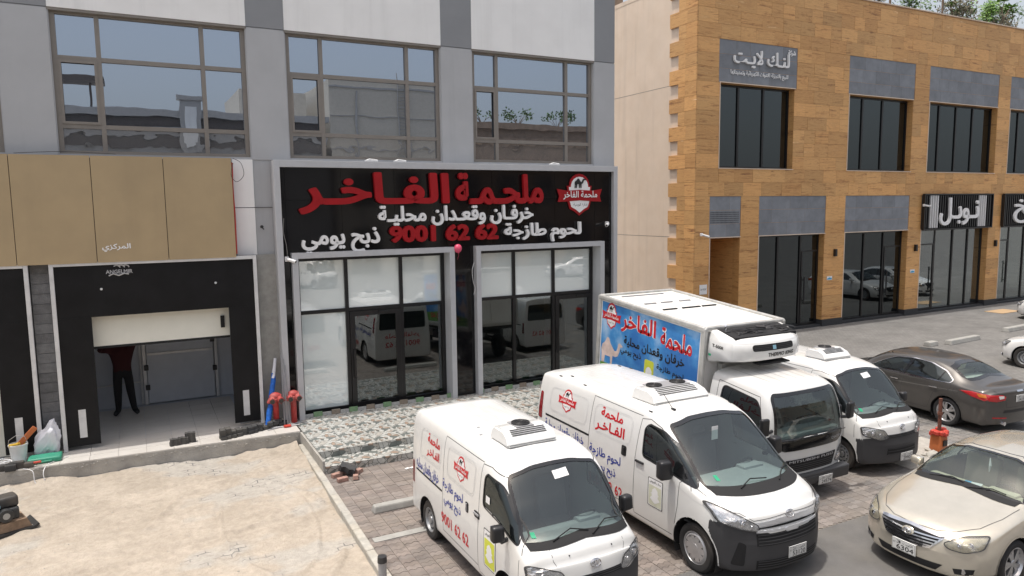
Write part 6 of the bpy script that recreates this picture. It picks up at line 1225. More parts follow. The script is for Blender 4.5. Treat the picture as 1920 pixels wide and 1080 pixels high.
# grey stone fascia panels: three courses each
for (a, b, c, d) in pans:
    sg_ = (c < 5 and a > 31)
    for j in range(3):
        x = a; z0 = c+j*CZ
        while x < b-.01:
            L_ = random.choice((.7, .85, 1.0)); e = b if b-(x+L_) < .4 else x+L_; q = random.uniform(.88, 1.1); g = G(); g.box(x+.003, e-.003, 20.168, 20.19, z0+.004, z0+CZ-.004, None, (q, q, q)); part('grey_stone', g, 'grey_stone', B); x = e
g = G()
for i in range(22):
    for j in range(6): g.box(18.93+i*.065, 18.965+i*.065, 20.163, 20.1675, 4.40+j*.075, 4.44+j*.075)
part('vent_grille', g, 'seam_dark', B, kind='stuff')
g = G(); g.box(18.15, XR, 20.10, 20.5, 13.3, 13.34); part('roof_coping', g, 'stucco_cream', B); g = G(); g.box(18.52, XR, 20.51, 33.9, 12.4, 12.5); part('roof', g, 'concrete_pale', B)
for a, b, c, d in op:                                              # thin pale trims and black plinths
    if c > 1: g = G(); g.box(a-.03, b+.03, 20.12, 20.49, 6.41, 6.44); part('sill', g, 'stucco_cream', B)
    g = G(); g.box(a-.03, b+.03, 20.13, 20.165, d, d+.03); g.box(a-.03, a, 20.13, 20.165, c+.0, d); part('opening_trim', g, 'stucco_cream', B)
e = [18.13]+[v for o in OPD for v in o]+[XR]
for a, b in zip(e[::2], e[1::2]): g = G(); g.box(a-.02, b+.02, 20.115, 20.49, 0, .28); part('plinth', g, 'plinth_black', B)
g = G(); g.box(21.2, XR, 20.16, 20.55, 0, .09); part('threshold', g, 'plinth_black', B)
g = G(); g.box(18.9, 20.4, 22.0, 22.1, 0, 3.9); g.box(20.4, 20.45, 20.5, 22, 0, 3.9); g.box(18.86, 18.9, 20.5, 22, 0, 3.9); g.box(18.9, 20.4, 20.5, 22, 3.85, 3.9); part('entrance_recess', g, 'travertine', B)
g = G(); g.box(18.905, 18.95, 20.9, 21.7, .1, 2.5); part('entrance_door', g, 'opp_dark', B)
g = G(); g.box(20.6, XR-.2, 24.5, 24.6, 0, 12.4); g.box(20.6, XR-.2, 20.55, 24.5, 6.0, 6.1); g.box(20.5, 20.6, 20.55, 24.5, 0, 12.4); g.box(18.55, 20.4, 24, 24.1, 3.9, 12.4); g.box(18.55, 18.6, 20.55, 24, 3.9, 12.4); g.box(20.6, XR-.2, 20.55, 24.5, .0, .05); part('interior', g, 'seat_grey', B)
for (a, b), xm in zip(OPW, ([20.45, 21.75], [27.55, 28.85], [32.85, 34.15, 35.45], [39.3, 40.6, 41.9])): window(B, a, b, 6.45, 9.5, 20.42, xm, [], .09, .08, 'black_alu', lambda i, j: 'bronze_glass', outer=.06)
def bfront(label, a, b, xm, door, mt):
    F = thing('shopfront', label, 'shopfront', ((a+b)/2, 20.4, .1)); XS = [a]+xm+[b]; w_ = window(F, a, b, .10, 3.84, 20.42, xm, [], .08, .08, 'black_alu', lambda i, j: None if i == door else mt, outer=.06, name='glazing_frame')
    c, d = XS[door]+.05, XS[door+1]-.05; g = G(); g.box(c, d, 20.41, 20.47, 3.12, 3.18); g.box(c, c+.07, 20.40, 20.46, .11, 3.12); g.box(d-.07, d, 20.40, 20.46, .11, 3.12); g.box(c+.07, d-.07, 20.40, 20.46, .11, .2); D = part('door', g, 'black_alu', F)
    g = G(); g.box(c+.07, d-.07, 20.43, 20.44, .2, 3.12); g.box(c, d, 20.45, 20.46, 3.18, 3.80); part('door_pane', g, mt, D); hx = c+.14 if door else d-.14; g = G(); g.box(hx-.03, hx+.03, 20.33, 20.36, 1.0, 2.1); g.box(hx-.02, hx+.02, 20.36, 20.41, 1.1, 1.16); g.box(hx-.02, hx+.02, 20.36, 20.41, 1.95, 2.0); part('handle', g, 'black_matte' if mt == 'bronze_glass' else 'black_alu', D); return F
bfront('dark glazed shopfront behind the truck roof, below the first grey stone band', 21.40, 25.12, [22.75, 24.05], 2, 'bronze_glass'); bfront('dark glazed shopfront left of the shop with the striped black sign', 26.36, 30.55, [28.0, 29.30], 2, 'bronze_glass')
bfront('clear glazed shopfront below the complete striped black sign', 31.5, 36.75, [33.0, 34.4, 35.6], 0, 'clear_shop_glass'); bfront('clear glazed shopfront at the right edge below the cut off striped sign', 37.8, 43.2, [39.1, 40.5, 41.9], 0, 'clear_shop_glass')
def slatsign(label, a, b, txt, tx0, tx1, tz0, tz1, inset):
    s = thing('shop_sign', label, 'sign', ((a+b)/2, 20.1, 3.86)); g = G(); g.box(a, b, 20.06, 20.12, 3.86, 5.44); part('board', g, 'black_matte', s); g = G(); g.box(a-.03, a+.03, 19.98, 20.1, 3.83, 5.46); g.box(b-.03, b+.03, 19.98, 20.1, 3.83, 5.46); g.box(a+.03, b-.03, 19.98, 20.1, 5.41, 5.46); g.box(a+.03, b-.03, 19.98, 20.1, 3.83, 3.88); part('edge_frame', g, 'black_alu', s)
    n = int((b-a-.1)/.17)
    for i in range(n): x = a+.1+i*.17; w_ = (i in (2, 3, 4, 5) or i in (n-6, n-5, n-4, n-3)) and inset; g = G(); g.box(x, x+(.04 if w_ else .07), 19.99, 20.06, 3.92, 5.38); part('slat', g, 'letter_white' if w_ else 'black_alu', s)
    put_text(txt, 'letter_white', s, tx0, tx1, tz0, tz1, 19.95, .08, .016, 3, 'letter', True)
    return s
slatsign('striped black sign with white Arabic letters between white slats', 31.45, 36.75, 'نـوبـل', 32.5, 35.5, 4.02, 5.28, True); slatsign('striped black sign cut off by the right edge with part of one white Arabic word', 37.75, 43.2, 'مطبخ', 38.5, 42.6, 4.0, 5.28, False)
s = thing('shop_sign', 'white raised Arabic lettering on grey stone above the first upper window', 'sign', (21.2, 20.1, 9.6)); put_text('لنـك لايـت', 'letter_white', s, 19.85, 22.72, 10.12, 10.78, 20.10, .07, .008, 3, 'letter', True); put_text('شركة', 'letter_white', s, 22.70, 23.1, 10.72, 10.95, 20.14, .02, .03, 2); put_text('للبيع بالتجزئة للادوات الكهربائية وتمديداتها', 'letter_white', s, 19.75, 22.72, 9.78, 10.02, 20.14, .02, .012, 2)
for i, (x, lab) in enumerate(((25.75, 'left'), (31.1, 'middle'), (37.35, 'right'))): g = G(); g.rbox(x, 20.09, 3.05, .12, .12, .30, .01, 1); single('wall_lamp', g, 'black_alu', lab+' one of three small black box lamps on the stone piers', 'lamp', 'box lamps on the stone piers')
for x, lab in ((25.5, 'pier behind the box truck roof'), (31.0, 'pier left of the striped sign shop')):
    t = thing('notice', 'small blue and white sticker on the stone '+lab, 'sticker', (x, 20.14, 2.0)); g = G(); g.box(x-.16, x+.16, 20.136, 20.140, 1.92, 2.08); part('paper', g, 'print_white', t); g = G(); g.prism([(x-.14, 1.94), (x+.14, 1.94), (x+.14, 1.99), (x+.0, 2.03), (x-.14, 1.98)], 20.131, 20.1355); part('print', g, 'print_sky', t)
t = thing('notice', 'small white notice on the stone corner beside the entrance recess', 'notice', (18.6, 20.13, 1.9)); g = G(); g.box(18.42, 18.78, 20.125, 20.14, 1.78, 2.14); part('paper', g, 'print_white', t); put_text('DAY ROOM', 'print_black', t, 18.46, 18.74, 1.93, 2.0, 20.124, 0, .01)
def cctv(x, y, z, label, d=(.16, -.12, -.06)):
    t = thing('security_camera', label, 'camera', (x, y, z)); g = G(); g.rbox(x, y-.04, z, .09, .08, .11, .012); part('mount', g, 'camera_white', t); p = Vector((x, y-.09, z)); q = p+Vector(d); g = G(); g.cyl(p, q, .04, .04, 12); part('housing', g, 'camera_white', t, smooth=40); g = G(); g.cyl(q, q+Vector(d)*.03, .03, n=10); part('lens', g, 'black_gloss', t)
cctv(3.02, 16.62, 3.99, 'white security camera at the upper left corner of the shopfront'); cctv(11.74, 16.62, 4.60, 'white security camera at the right end of the black sign', (-.15, -.14, -.05)); cctv(18.42, 20.12, 4.0, 'white security camera on the stone corner above the notice', (.22, -.12, -.08)); cctv(31.42, 20.06, 4.95, 'white security camera at the left edge of the striped black sign', (.22, -.14, -.06))
t = thing('balloon', 'pink balloon hanging between the two shopfronts under the sign', 'balloon', (7.15, 16.50, 4.08)); g = G(); g.ball((7.15, 16.48, 4.08), .105, 20, (1, 1, 1.06)); part('skin', g, 'balloon_pink', t, smooth=60); g = G(); g.cyl((7.15, 16.42, 3.965), (7.15, 16.42, 3.985), .015, .006, 8); g.tube([(7.15, 16.46, 3.975), (7.18, 16.5, 3.9), (7.16, 16.53, 3.8)], .003, 4); part('knot', g, 'balloon_pink', t)
def wire(pts, label, mt='cable_grey', r=.006, cat='cable'):
    P = [Vector(p) for p in pts]; o = []
    for i in range(len(P)-1):
        for k in range(6):
            t = k/6; a, b, c, d = P[max(i-1, 0)], P[i], P[i+1], P[min(i+2, len(P)-1)]; o.append(.5*((2*b)+(c-a)*t+(2*a-5*b+4*c-d)*t*t+(3*b-a-3*c+d)*t**3))
    o.append(P[-1]); g = G(); g.tube(o, r, 5); return single('cable', g, mt, label, cat)
wire([(3.0, 16.6, 4.9), (2.98, 16.6, 4.6), (3.03, 16.6, 4.3), (3.04, 16.6, 4.05)], 'thin grey wire down to the left security camera on the sign'); wire([(7.6, 16.5, 3.7), (7.52, 16.45, 3.5), (7.55, 16.45, 3.2), (7.6, 16.45, 3.05), (7.55, 16.45, 2.9)], 'thin white wire hanging beside the right shopfront frame', 'camera_white')
wire([(2.0, 16.6, 6.2), (2.15, 16.55, 6.1), (2.2, 16.55, 5.85), (2.05, 16.55, 5.7), (1.95, 16.6, 5.85), (2.0, 16.6, 6.1)], 'loop of dark wire at the top right corner of the tan fascia', 'pipe_dark'); wire([(-.2, 16.62, 6.24), (-1.0, 16.65, 6.27), (-1.5, 16.62, 6.25), (-1.9, 16.6, 6.22)], 'loose dark wire lying on top of the tan fascia', 'pipe_dark')
for x in (4.9, 5.6, 9.9): g = G(); g.tube([(x, 16.6, 6.2), (x+.1, 16.58, 6.24), (x+.3, 16.6, 6.22)], .014, 5); g.rbox(x+.15, 16.6, 6.205, .3, .06, .03, .005); single('cable_clip', g, 'camera_white', {4.9: 'left', 5.6: 'middle', 9.9: 'right'}[x]+' white cable clip on top of the sign frame', 'clip')
g = G(); g.cyl((2.56, 16.85, 4.72), (2.56, 16.80, 4.72), .035, n=10); g.tube([(2.56, 16.82, 4.7), (2.60, 16.80, 4.66)], .012, 5); single('pipe_stub', g, 'pipe_dark', 'small black pipe end in the grey pillar left of the black sign', 'pipe')
# ------------------------------------------------------------------ roof plants
def leaves(g, c, rx, ry, rz, n, s, rs):
    for _ in range(n):
        d = Vector((rs.gauss(0, 1), rs.gauss(0, 1), rs.gauss(0, 1))).normalized()*rs.random()**.4; p = Vector(c)+Vector((d.x*rx, d.y*ry, d.z*rz)); a = Vector((rs.gauss(0, 1), rs.gauss(0, 1), rs.gauss(.3, 1))).normalized(); b = a.orthogonal().normalized()*s*.35; L_ = s*rs.uniform(.7, 1.4)
        g.add([p, p+a*L_*.5+b, p+a*L_, p+a*L_*.5-b], [(0, 1, 2, 3)])
def shrub(x, y, z, r, h, mt, label, kind='shrub', s=.16, n=260, seed=1):
    rs = random.Random(seed); t = thing('shrub', label, kind, (x, y, z)); g = G(); c = G()
    for k in range(9): a = rs.uniform(0, 2*pi); e = (x+cos(a)*r*.7, y+sin(a)*r*.5, z+h*rs.uniform(.5, 1)); g.tube([(x, y, z), ((x+e[0])/2+.05, (y+e[1])/2, (z+e[2])/2+.1), e], [.03, .018, .006], 5); leaves(c, e, r*.4, r*.4, h*.28, n//9, s, rs)
    part('stem', g, 'bark', t); part('foliage', c, mt, t)
def frangipani(x, y, z, h, sp, label, seed, bare=False):
    rs = random.Random(seed); t = thing('small_tree', label, 'tree', (x, y, z)); g = G(); c = G()
    def br(p, d, L_, r, lev):
        q = p+d*L_; g.tube([p, p.lerp(q, .5)+Vector((rs.uniform(-.04, .04), 0, rs.uniform(-.03, .03))), q], [r, r*.85, r*.7], 6)
        if lev == 0:
            for k in range(0 if bare else 20): a = rs.uniform(0, 2*pi); v = Vector((cos(a), sin(a), rs.uniform(-.1, .9))).normalized(); b = v.cross(Vector((0, 0, 1))).normalized()*.05; ll = rs.uniform(.22, .38); c.add([q, q+v*ll*.5+b, q+v*ll, q+v*ll*.5-b], [(0, 1, 2, 3)])
            return
        for k in range(rs.choice((2, 3))): a = rs.uniform(0, 2*pi); br(q, (d+Vector((cos(a), sin(a)*.6, .35))*sp).normalized(), L_*rs.uniform(.62, .85), r*.7, lev-1)
    br(Vector((x, y, z)), Vector((.05, 0, 1)), h*.38, .07, 3); part('trunk', g, 'bark', t, smooth=40)
    if c.v: part('foliage', c, 'leaf_bright', t)
ZR = 12.5
for i, (x, r, h, mt, lab) in enumerate(((28.7, .8, 1.45, 'leaf_dry', 'leftmost low shrub on the stone building roof edge, beside a bare stem'), (32.0, .9, 1.5, 'leaf_green', 'grey green shrub on the roof edge left of the second bare stem'), (35.1, .95, 1.4, 'leaf_dry', 'dark flowering shrub on the roof edge below the leafy trees'), (37.0, .8, 1.3, 'leaf_bright', 'bright green shrub on the roof between the dark shrubs'), (38.2, 1.1, 1.2, 'leaf_dry', 'purple brown shrub on the roof at the right edge'), (39.6, 1.1, 1.6, 'leaf_green', 'dense green shrub at the roof corner on the right edge'))): shrub(x, 21.3, ZR, r, h+.55, mt, lab, n=700, seed=i+3, s=.15)
frangipani(35.8, 21.6, ZR, 2.0, .7, 'sparse leafy small tree left of the fuller one on the roof', 12); frangipani(38.4, 21.3, ZR, 2.2, .8, 'fuller bright green small tree on the roof at the right edge', 5); frangipani(40.0, 21.4, ZR, 2.5, .8, 'tall small tree on the roof beyond the fuller one', 8)
for x, lab in ((30.2, 'left one of two bare stems standing on the roof edge'), (34.0, 'right one of two bare stems standing on the roof edge')): g = G(); g.tube([(x, 21.3, ZR), (x+.03, 21.3, ZR+1.3), (x+.02, 21.3, ZR+4)], [.05, .04, .03], 6); g.tube([(x+.15, 21.3, ZR), (x+.1, 21.3, ZR+1.6), (x+.18, 21.3, ZR+3.5)], .02, 5); single('bare_stem', g, 'bark', lab, 'plant', 'bare stems on the roof edge')
g = G(); g.rbox(25.5, 22.5, 13.6, 1.6, 1.6, 2.2, .08); single('roof_tank', g, 'camera_white', 'white rooftop unit just showing above the stone parapet', 'water tank')
g = G(); g.box(20, 34, 46, 56, -.2, 22.6); single('far_block', g, 'opp_brown', 'brown block just visible above the cream side wall', 'building'); g = G(); g.box(22.6, 23.1, 45.8, 46, 19, 23.6); g.box(23.4, 26, 45.8, 46, 19, 23.6); single('far_parapet', g, 'stucco_white', 'white parapet panels in front of the brown far block', 'parapet')
# ------------------------------------------------------------------ street behind the camera, mirrored in the glass
def opp(name, label, x0, x1, z1, mt, cor=True):
    O = thing(name, label, 'building', ((x0+x1)/2, -24, 0)); g = G(); g.box(x0, x1, -34, -22, -.2, z1); part('wall', g, mt, O); g = G()
    if cor: g.box(x0-.2, x1+.2, -22.0, -21.6, z1-.5, z1); g.box(x0-.1, x1+.1, -21.99, -21.8, z1-1.6, z1-1.2)
    part('cornice', g, mt, O) if cor else None; d_ = G(); d_.box(x0, x1, -21.98, -21.85, z1-1.15, z1-.55); d_.box(x0, x1, -21.98, -21.85, z1-2.4, z1-1.65); part('dark_band', d_, 'opp_dark', O, kind='stuff') if cor and mt == 'opp_grey' else None; g = G(); x = x0+1.2
    while x < x1-2.2: g.box(x, x+1.9, -21.995, -21.9, 5.4, 7.9); g.box(x, x+2.2, -21.995, -21.9, .2, 3.6); x += 3.6
    part('opening', g, 'opp_dark', O, kind='stuff')
opp('opposite_building', 'low grey cornice building across the street, only mirrored in the windows', -40, 13.6, 12.2, 'opp_grey'); opp('opposite_building', 'tall beige block across the street, only mirrored in the windows', 14, 22.5, 15.2, 'beige_wall', False); opp('opposite_building', 'brown stone building across the street, only mirrored in the windows', 23, 60, 12.4, 'opp_brown')
for i, x in enumerate((27, 30.5, 34.5)): shrub(x, -22.6, 12.3, 1.5, 1.3, 'leaf_green', ('first', 'second', 'third')[i]+' shrub on the brown roof across the street, only mirrored', n=170, s=.22, seed=30+i)
g = G(); g.box(14.0, 22.5, -21.98, -21.9, 14.6, 14.75); g.box(16.0, 16.12, -21.98, -21.85, .2, 14.4); g.box(14.0, 22.5, -21.97, -21.92, 10.2, 10.3); g.box(14.0, 22.5, -21.97, -21.92, 12.4, 12.46)
for k in range(26): g.box(19.4, 20.0, -21.9, -21.84, 8.6+k*.26, 8.64+k*.26)
for x in (19.36, 20.0): g.box(x, x+.05, -21.92, -21.82, 8.4, 15.9)
single('wall_ladder', g, 'opp_grey', 'ladder and ledges on the beige block across the street, only mirrored', 'ladder', kind=None) if 0 else single('wall_ladder', g, 'opp_grey', 'ladder and ledges on the beige block across the street, only mirrored', 'ladder')
g = G(); g.box(8, 13, -33, -25, 11.6, 14.4); single('roof_room', g, 'beige_wall', 'beige roof room across the street, only mirrored in the windows', 'building')
g = G(); g.box(3.5, 4.8, -21.9, -21.4, 9.6, 12.9); g.box(3.3, 5.0, -21.95, -21.3, 12.9, 13.2); single('parapet_pillar', g, 'opp_grey', 'parapet pillar across the street, only mirrored in the windows', 'pillar'); g = G(); g.box(3.8, 4.5, -21.39, -21.35, 10.0, 12.4); single('pillar_panel', g, 'stucco_white', 'white panel on the parapet pillar across the street, only mirrored', 'panel')
O = thing('pergola', 'dark roof pergola across the street, only mirrored in the windows', 'pergola', (-3, -24, 11.7)); g = G()
for x in (-6, -4.9, -1.6): g.box(x, x+.14, -24, -23.86, 11.7, 14)
g.box(-6.4, -1.0, -25, -23, 14, 14.35); part('frame', g, 'opp_dark', O)
# ------------------------------------------------------------------ things on the platform and in the yard
def hydrant(x, lab):
    t = thing('fire_inlet', lab, 'fire inlet', (x, 16.42, .28), group='red fire inlets by the shop wall'); y = 16.42; g = G(); g.cyl((x, y, .28), (x, y, .86), .065, n=18); part('riser_pipe', g, 'hydrant_red', t, smooth=40); g = G(); g.ball((x, y, .93), .135, 16, (1, .8, .72)); g.tube([(x-.17, y-.02, .80), (x-.1, y, .88), (x, y, .95), (x+.12, y-.02, .93)], [.03, .055, .06, .05], 8); g.lathe([(-.02, .10), (.0, .125), (.03, .125), (.05, .1)], 16, Matrix.Translation((x, y, .86)) @ Matrix.Rotation(pi/2, 4, 'X')); h = part('head', g, 'hydrant_red', t, smooth=45)
    for dx in (-.075, .075):
        g = G(); g.cyl((x+dx, y-.06, .90), (x+dx*1.25, y-.20, .87), .06, .065, 14); part('coupling', g, 'hydrant_red', h, smooth=40); g = G(); g.cyl((x+dx*1.25, y-.20, .87), (x+dx*1.3, y-.225, .865), .05, n=14); part('coupling_cap', g, 'brass_dark', h); g = G()
        for k in range(4): a = k*pi/2; g.ball((x+dx*1.25+.07*cos(a), y-.20, .87+.07*sin(a)), .012, 6)
        part('lug', g, 'hydrant_red', h)
hydrant(2.60, 'dusty red twin fire inlet on the left, beside the blue roll'); hydrant(2.99, 'red twin fire inlet on the right, against the shopfront frame')
t = thing('wrapped_roll', 'long white roll half wrapped in blue plastic leaning on the wall', 'roll', (2.42, 16.4, .28)); a, b = Vector((2.40, 16.30, .30)), Vector((2.70, 16.80, 1.72)); g = G(); pts = [a.lerp(b, i/9)+Vector((random.uniform(-.012, .012), random.uniform(-.012, .012), 0)) for i in range(8)]; g.tube(pts, [.062, .058, .064, .055, .06, .055, .056, .045], 12); part('blue_wrap', g, 'blue_wrap', t, smooth=50); g = G(); g.cyl(a.lerp(b, .7), b, .042, .034, 12); part('roll', g, 'bag_white', t, smooth=40)
for i, (x0, x1) in enumerate(((2.74, 2.78), (2.80, 2.83), (2.86, 2.86))): g = G(); g.cyl((x0, 16.2, .29), (x1, 16.5, 1.9-.15*i), .012, n=6); single('steel_rod', g, 'steel_pole', ('left', 'middle', 'right')[i]+' one of three thin steel rods leaning between the red fire inlets', 'rod', 'leaning steel rods')
for i, (p, q) in enumerate((((2.35, 16.05, .295), (3.15, 16.3, .295)), ((2.45, 16.16, .30), (3.05, 16.12, .30)))): g = G(); g.cyl(p, q, .014, n=6); single('steel_rod', g, 'steel_pole', ('longer', 'shorter')[i]+' steel rod lying on the tiles in front of the red fire inlets', 'rod', 'rods lying on the tiles')
g = G(); g.rbox(2.78, 16.1, .31, .16, .1, .05, .02); single('red_cap', g, 'red_plastic', 'small red plastic cap on the rods below the fire inlets', 'cap')
# black pavers stacked on the platform
pav = G(); PO = [(-.10, -.05), (-.07, -.065), (-.03, -.04), (.03, -.065), (.07, -.045), (.10, -.06), (.10, .05), (.07, .065), (.03, .04), (-.03, .065), (-.07, .045), (-.10, .06)]
pav.prism(PO, 0, .07, 'z'); pme = mesh_of('black_paver', pav); pme.materials.append(MT['paver_black'])
def bp(x, y, z, r, lab, grp): o = link('black_paver', pme, None, None, (x, y, z)); o.rotation_euler = (0, 0, r); o['label'] = lab; o['category'] = 'paver'; o['group'] = grp
for x, y, n in ((.50, 16.0, 2), (.66, 16.02, 2), (.80, 16.06, 3)):
    for k in range(n): bp(x+random.uniform(-.01, .01), y, .281+k*.071, random.uniform(-.15, .15), ('bottom', 'middle' if n > 2 else 'top', 'top')[k]+' black paver in the '+{.50: 'left', .66: 'middle', .80: 'right'}[x]+' pile of the small stack on the platform', 'black pavers in the small stack')
ORD = ('first', 'second', 'third', 'fourth', 'fifth', 'sixth', 'seventh', 'eighth', 'ninth', 'tenth', 'eleventh', 'twelfth', 'thirteenth', 'fourteenth', 'fifteenth', 'sixteenth')
for i in range(13):
    x = 1.42+i*.112; n = (3, 3, 2, 2, 2, 2, 2, 2, 1, 2, 2, 2, 1)[i]
    for k in range(n): bp(x+random.uniform(-.01, .01), 15.93+i*.035+random.uniform(-.03, .03), .281+k*.071, 1.5+random.uniform(-.3, .3), ('only' if n == 1 else ('bottom', 'middle' if n > 2 else 'top', 'top')[k])+' black paver in the '+ORD[i]+' pile from the left of the long row', 'black pavers in the long row')
# paving offcuts by the step
for i, (x, y, z, r, mt, lab) in enumerate(((3.16, 13.30, .0, .3, 'paver_red', 'reddish paver offcut nearest the kerb'), (3.34, 13.42, 0, -.4, 'paver_red', 'reddish paver offcut leaning on the step'), (3.45, 13.02, 0, 1.3, 'paver_red', 'upright reddish paver offcut farthest from the step'), (3.20, 13.02, 0, .1, 'paver_red', 'flat reddish paver offcut in front of the pile'), (3.58, 13.30, 0, .8, 'paver_red', 'reddish paver offcut at the right of the pile'))):
    g = G(); g.rbox(0, 0, .04, .2, .1, .08, .006, 1); o = single('paver_offcut', g, mt, lab, 'paver', 'paver offcuts by the step'); o.location = (x, y, z); o.rotation_euler = (0, .1*(i % 3), r)
g = G(); g.prism(PO, 0, .09, 'z'); o = single('paver_offcut', g, 'paver_black', 'black paver lying tilted on top of the reddish offcuts by the step', 'paver', 'paver offcuts by the step'); o.location = (3.36, 13.30, .09); o.rotation_euler = (.25, .35, -.5); o.scale = (1.5, 1.5, 1.3)
# wheel stops
def wstop(x, y, L_, lab, r=0, h=.12, w_=.2):
    g = G(); g.rbox(0, 0, h/2, L_, w_, h, .025, 2, taper=(.97, .72)); o = single('wheel_stop', g, 'concrete_pale', lab, 'wheel stop', 'concrete wheel stops'); o.location = (x, y, 0); o.rotation_euler = (0, 0, r)
wstop(4.2, 11.38, 1.85, 'concrete wheel stop behind the nearest white van beside the kerb'); wstop(7.6, 12.3, 1.8, 'concrete wheel stop behind the long white van'); wstop(24.9, 15.35, .5, 'short broken piece of wheel stop behind the dark sedan', .05, .16, .3); wstop(26.55, 15.2, 2.0, 'long wheel stop behind the dark sedan', .05, .16, .28); wstop(31.0, 15.6, 2.2, 'wheel stop at the right edge beyond the small white car', .05, .16, .28)
# bollard, post, rubble
t = thing('bollard', 'grey capped post beside the kerb at the bottom edge of the photo', 'bollard', (2.66, 8.86, 0)); g = G(); g.cyl((2.66, 8.86, -.05), (2.66, 8.86, .42), .055, n=16); part('pipe', g, 'grey_plastic', t, smooth=40); g = G(); g.cyl((2.66, 8.86, .42), (2.66, 8.86, .50), .065, .06, 16); part('cap', g, 'dark_metal', t, smooth=40)
t = thing('marker_post', 'rusty post standing in an orange and red sack between the gold and dark sedans', 'post', (14.3, 8.55, 0)); g = G(); g.cyl((14.3, 8.55, 0), (14.3, 8.55, 1.12), .035, n=10); g.cyl((14.3, 8.55, .78), (14.3, 8.55, .84), .05, n=10); part('post', g, 'rusty', t); g = G(); g.rbox(14.3, 8.55, .2, .29, .26, .40, .06, 3, taper=.88); part('sack', g, 'orange', t, smooth=50); g = G(); rs = random.Random(2)
for k in range(9): a = k*.7; g.rbox(14.3+.13*cos(a), 8.55+.11*sin(a), .40+rs.uniform(-.03, .05), .12, .1, .09, .02, 1, None)
part('sack_rim', g, 'red_plastic', t); g = G(); g.rbox(14.3, 8.415, .22, .13, .02, .12, .01); part('sack_print', g, 'print_black', t)
rub = random.Random(6)
for i in range(16):
    x, y, s_ = 13.1+i*.082, 8.35+rub.random()*.75, rub.uniform(.05, .15); g = G(); bm = bmesh.new(); bmesh.ops.create_icosphere(bm, subdivisions=1, radius=s_)
    for p in bm.verts: p.co = Vector((p.co.x*rub.uniform(.7, 1.3), p.co.y*rub.uniform(.7, 1.2), p.co.z*rub.uniform(.4, .8)))
    bm.verts.index_update(); g.add([p.co for p in bm.verts], [tuple(q.index for q in f.verts) for f in bm.faces]); bm.free(); o = single('rubble_stone', g, 'kerb_grey', ORD[i]+' concrete lump from the left in the rubble strip beside the sack post', 'stone', 'rubble between the parked vehicles'); o.location = (x, y, s_*.3)
slab('rubble_sand', 12.9, 14.9, 8.2, 9.3, .012, 'sand', .02)
g = G(); rs = random.Random(8)
for k in range(3): g.add([(x+4.45+.1*k, y+13.0, .012) for x, y in ((0, 0), (.1, .03), (.06, .09), (-.02, .06))], [(0, 1, 2, 3)])
single('paper_scrap', g, 'print_white', 'small white paper scraps on the paving near the step', 'litter'); g = G(); g.rbox(35.5, 18.6, .01, 1.5, .8, .02, .004); single('door_mat', g, 'cardboard', 'brown door mat on the grey paving before the striped sign shop', 'mat')
# bucket and site clutter at the left edge
t = thing('paint_bucket', 'dirty white plastic bucket holding an orange tool at the left edge', 'bucket', (-2.22, 16.42, .27)); x, y = -2.22, 16.42; g = G(); g.lathe([(.0, .001), (0, .12), (.34, .155), (.34, .165), (.37, .165), (.37, .15), (.05, .115)], 24, Matrix.Translation((x, y, .28)) @ Matrix.Rotation(pi/2, 4, 'X')); part('bucket', g, 'bucket_white', t, smooth=40)
g = G(); g.tube([(x-.16, y, .63), (x-.14, y-.02, .74), (x-.02, y-.03, .82), (x+.12, y-.02, .78), (x+.16, y, .64)], .006, 5); part('bail', g, 'steel_pole', t); g = G(); g.rbox(0, 0, 0, .10, .03, .42, .01, 1, Matrix.Translation((x+.16, y, .78)) @ Matrix.Rotation(.75, 4, 'Y')); part('orange_level', g, 'orange', t); g = G()
for k in range(6): g.rbox(x-.1+.035*k, y+random.uniform(-.08, .08), .64, .08, .07, .07, .02)
part('tools', g, 'yellow_tool', t, kind='stuff')
t = thing('plastic_bag', 'crumpled white plastic sack between the two dock shelters', 'bag', (-1.72, 16.6, .3)); bm = bmesh.new(); bmesh.ops.create_icosphere(bm, subdivisions=4, radius=1); rs = np.random.RandomState(3)
for p in bm.verts:
    c = p.co; k = 1+.12*sin(5*c.x+3*c.z)+.10*sin(9*c.y+4*c.z+1)+.05*sin(17*c.x-11*c.z); c.x *= .20*k*(1-.25*c.z); c.y *= .17*k; c.z *= .36*k
bm.verts.index_update(); g = G(); M = Matrix.Translation((-1.72, 16.55, .62)) @ Matrix.Rotation(.28, 4, 'Y'); g.add([M @ p.co for p in bm.verts], [tuple(q.index for q in f.verts) for f in bm.faces]); bm.free(); part('sack', g, 'bag_white', t, smooth=60)
t = thing('tool_case', 'green plastic tool case lying flat in front of the white sack', 'case', (-1.78, 16.25, .3)); g = G(); g.rbox(-1.78, 16.25, .335, .56, .34, .11, .04, 3); part('case', g, 'green_case', t, smooth=50); g = G(); g.tube([(-1.92, 16.07, .34), (-1.92, 16.03, .34), (-1.66, 16.03, .34), (-1.66, 16.07, .34)], .014, 6); g.box(-2.02, -1.54, 16.075, 16.09, .33, .34); part('handle', g, 'green_case', t)
g = G(); rs = random.Random(5)
t = thing('power_drill', 'black power tool with a red tip lying on the platform edge at the left', 'tool', (-2.1, 15.98, .28)); g.rbox(-2.22, 16.02, .35, .26, .13, .14, .03); g.rbox(-2.02, 15.98, .335, .16, .12, .10, .025); part('motor', g, 'machine_black', t, smooth=45); g = G(); g.cyl((-1.94, 15.97, .36), (-1.82, 15.95, .37), .022, n=10); part('tip', g, 'red_plastic', t)
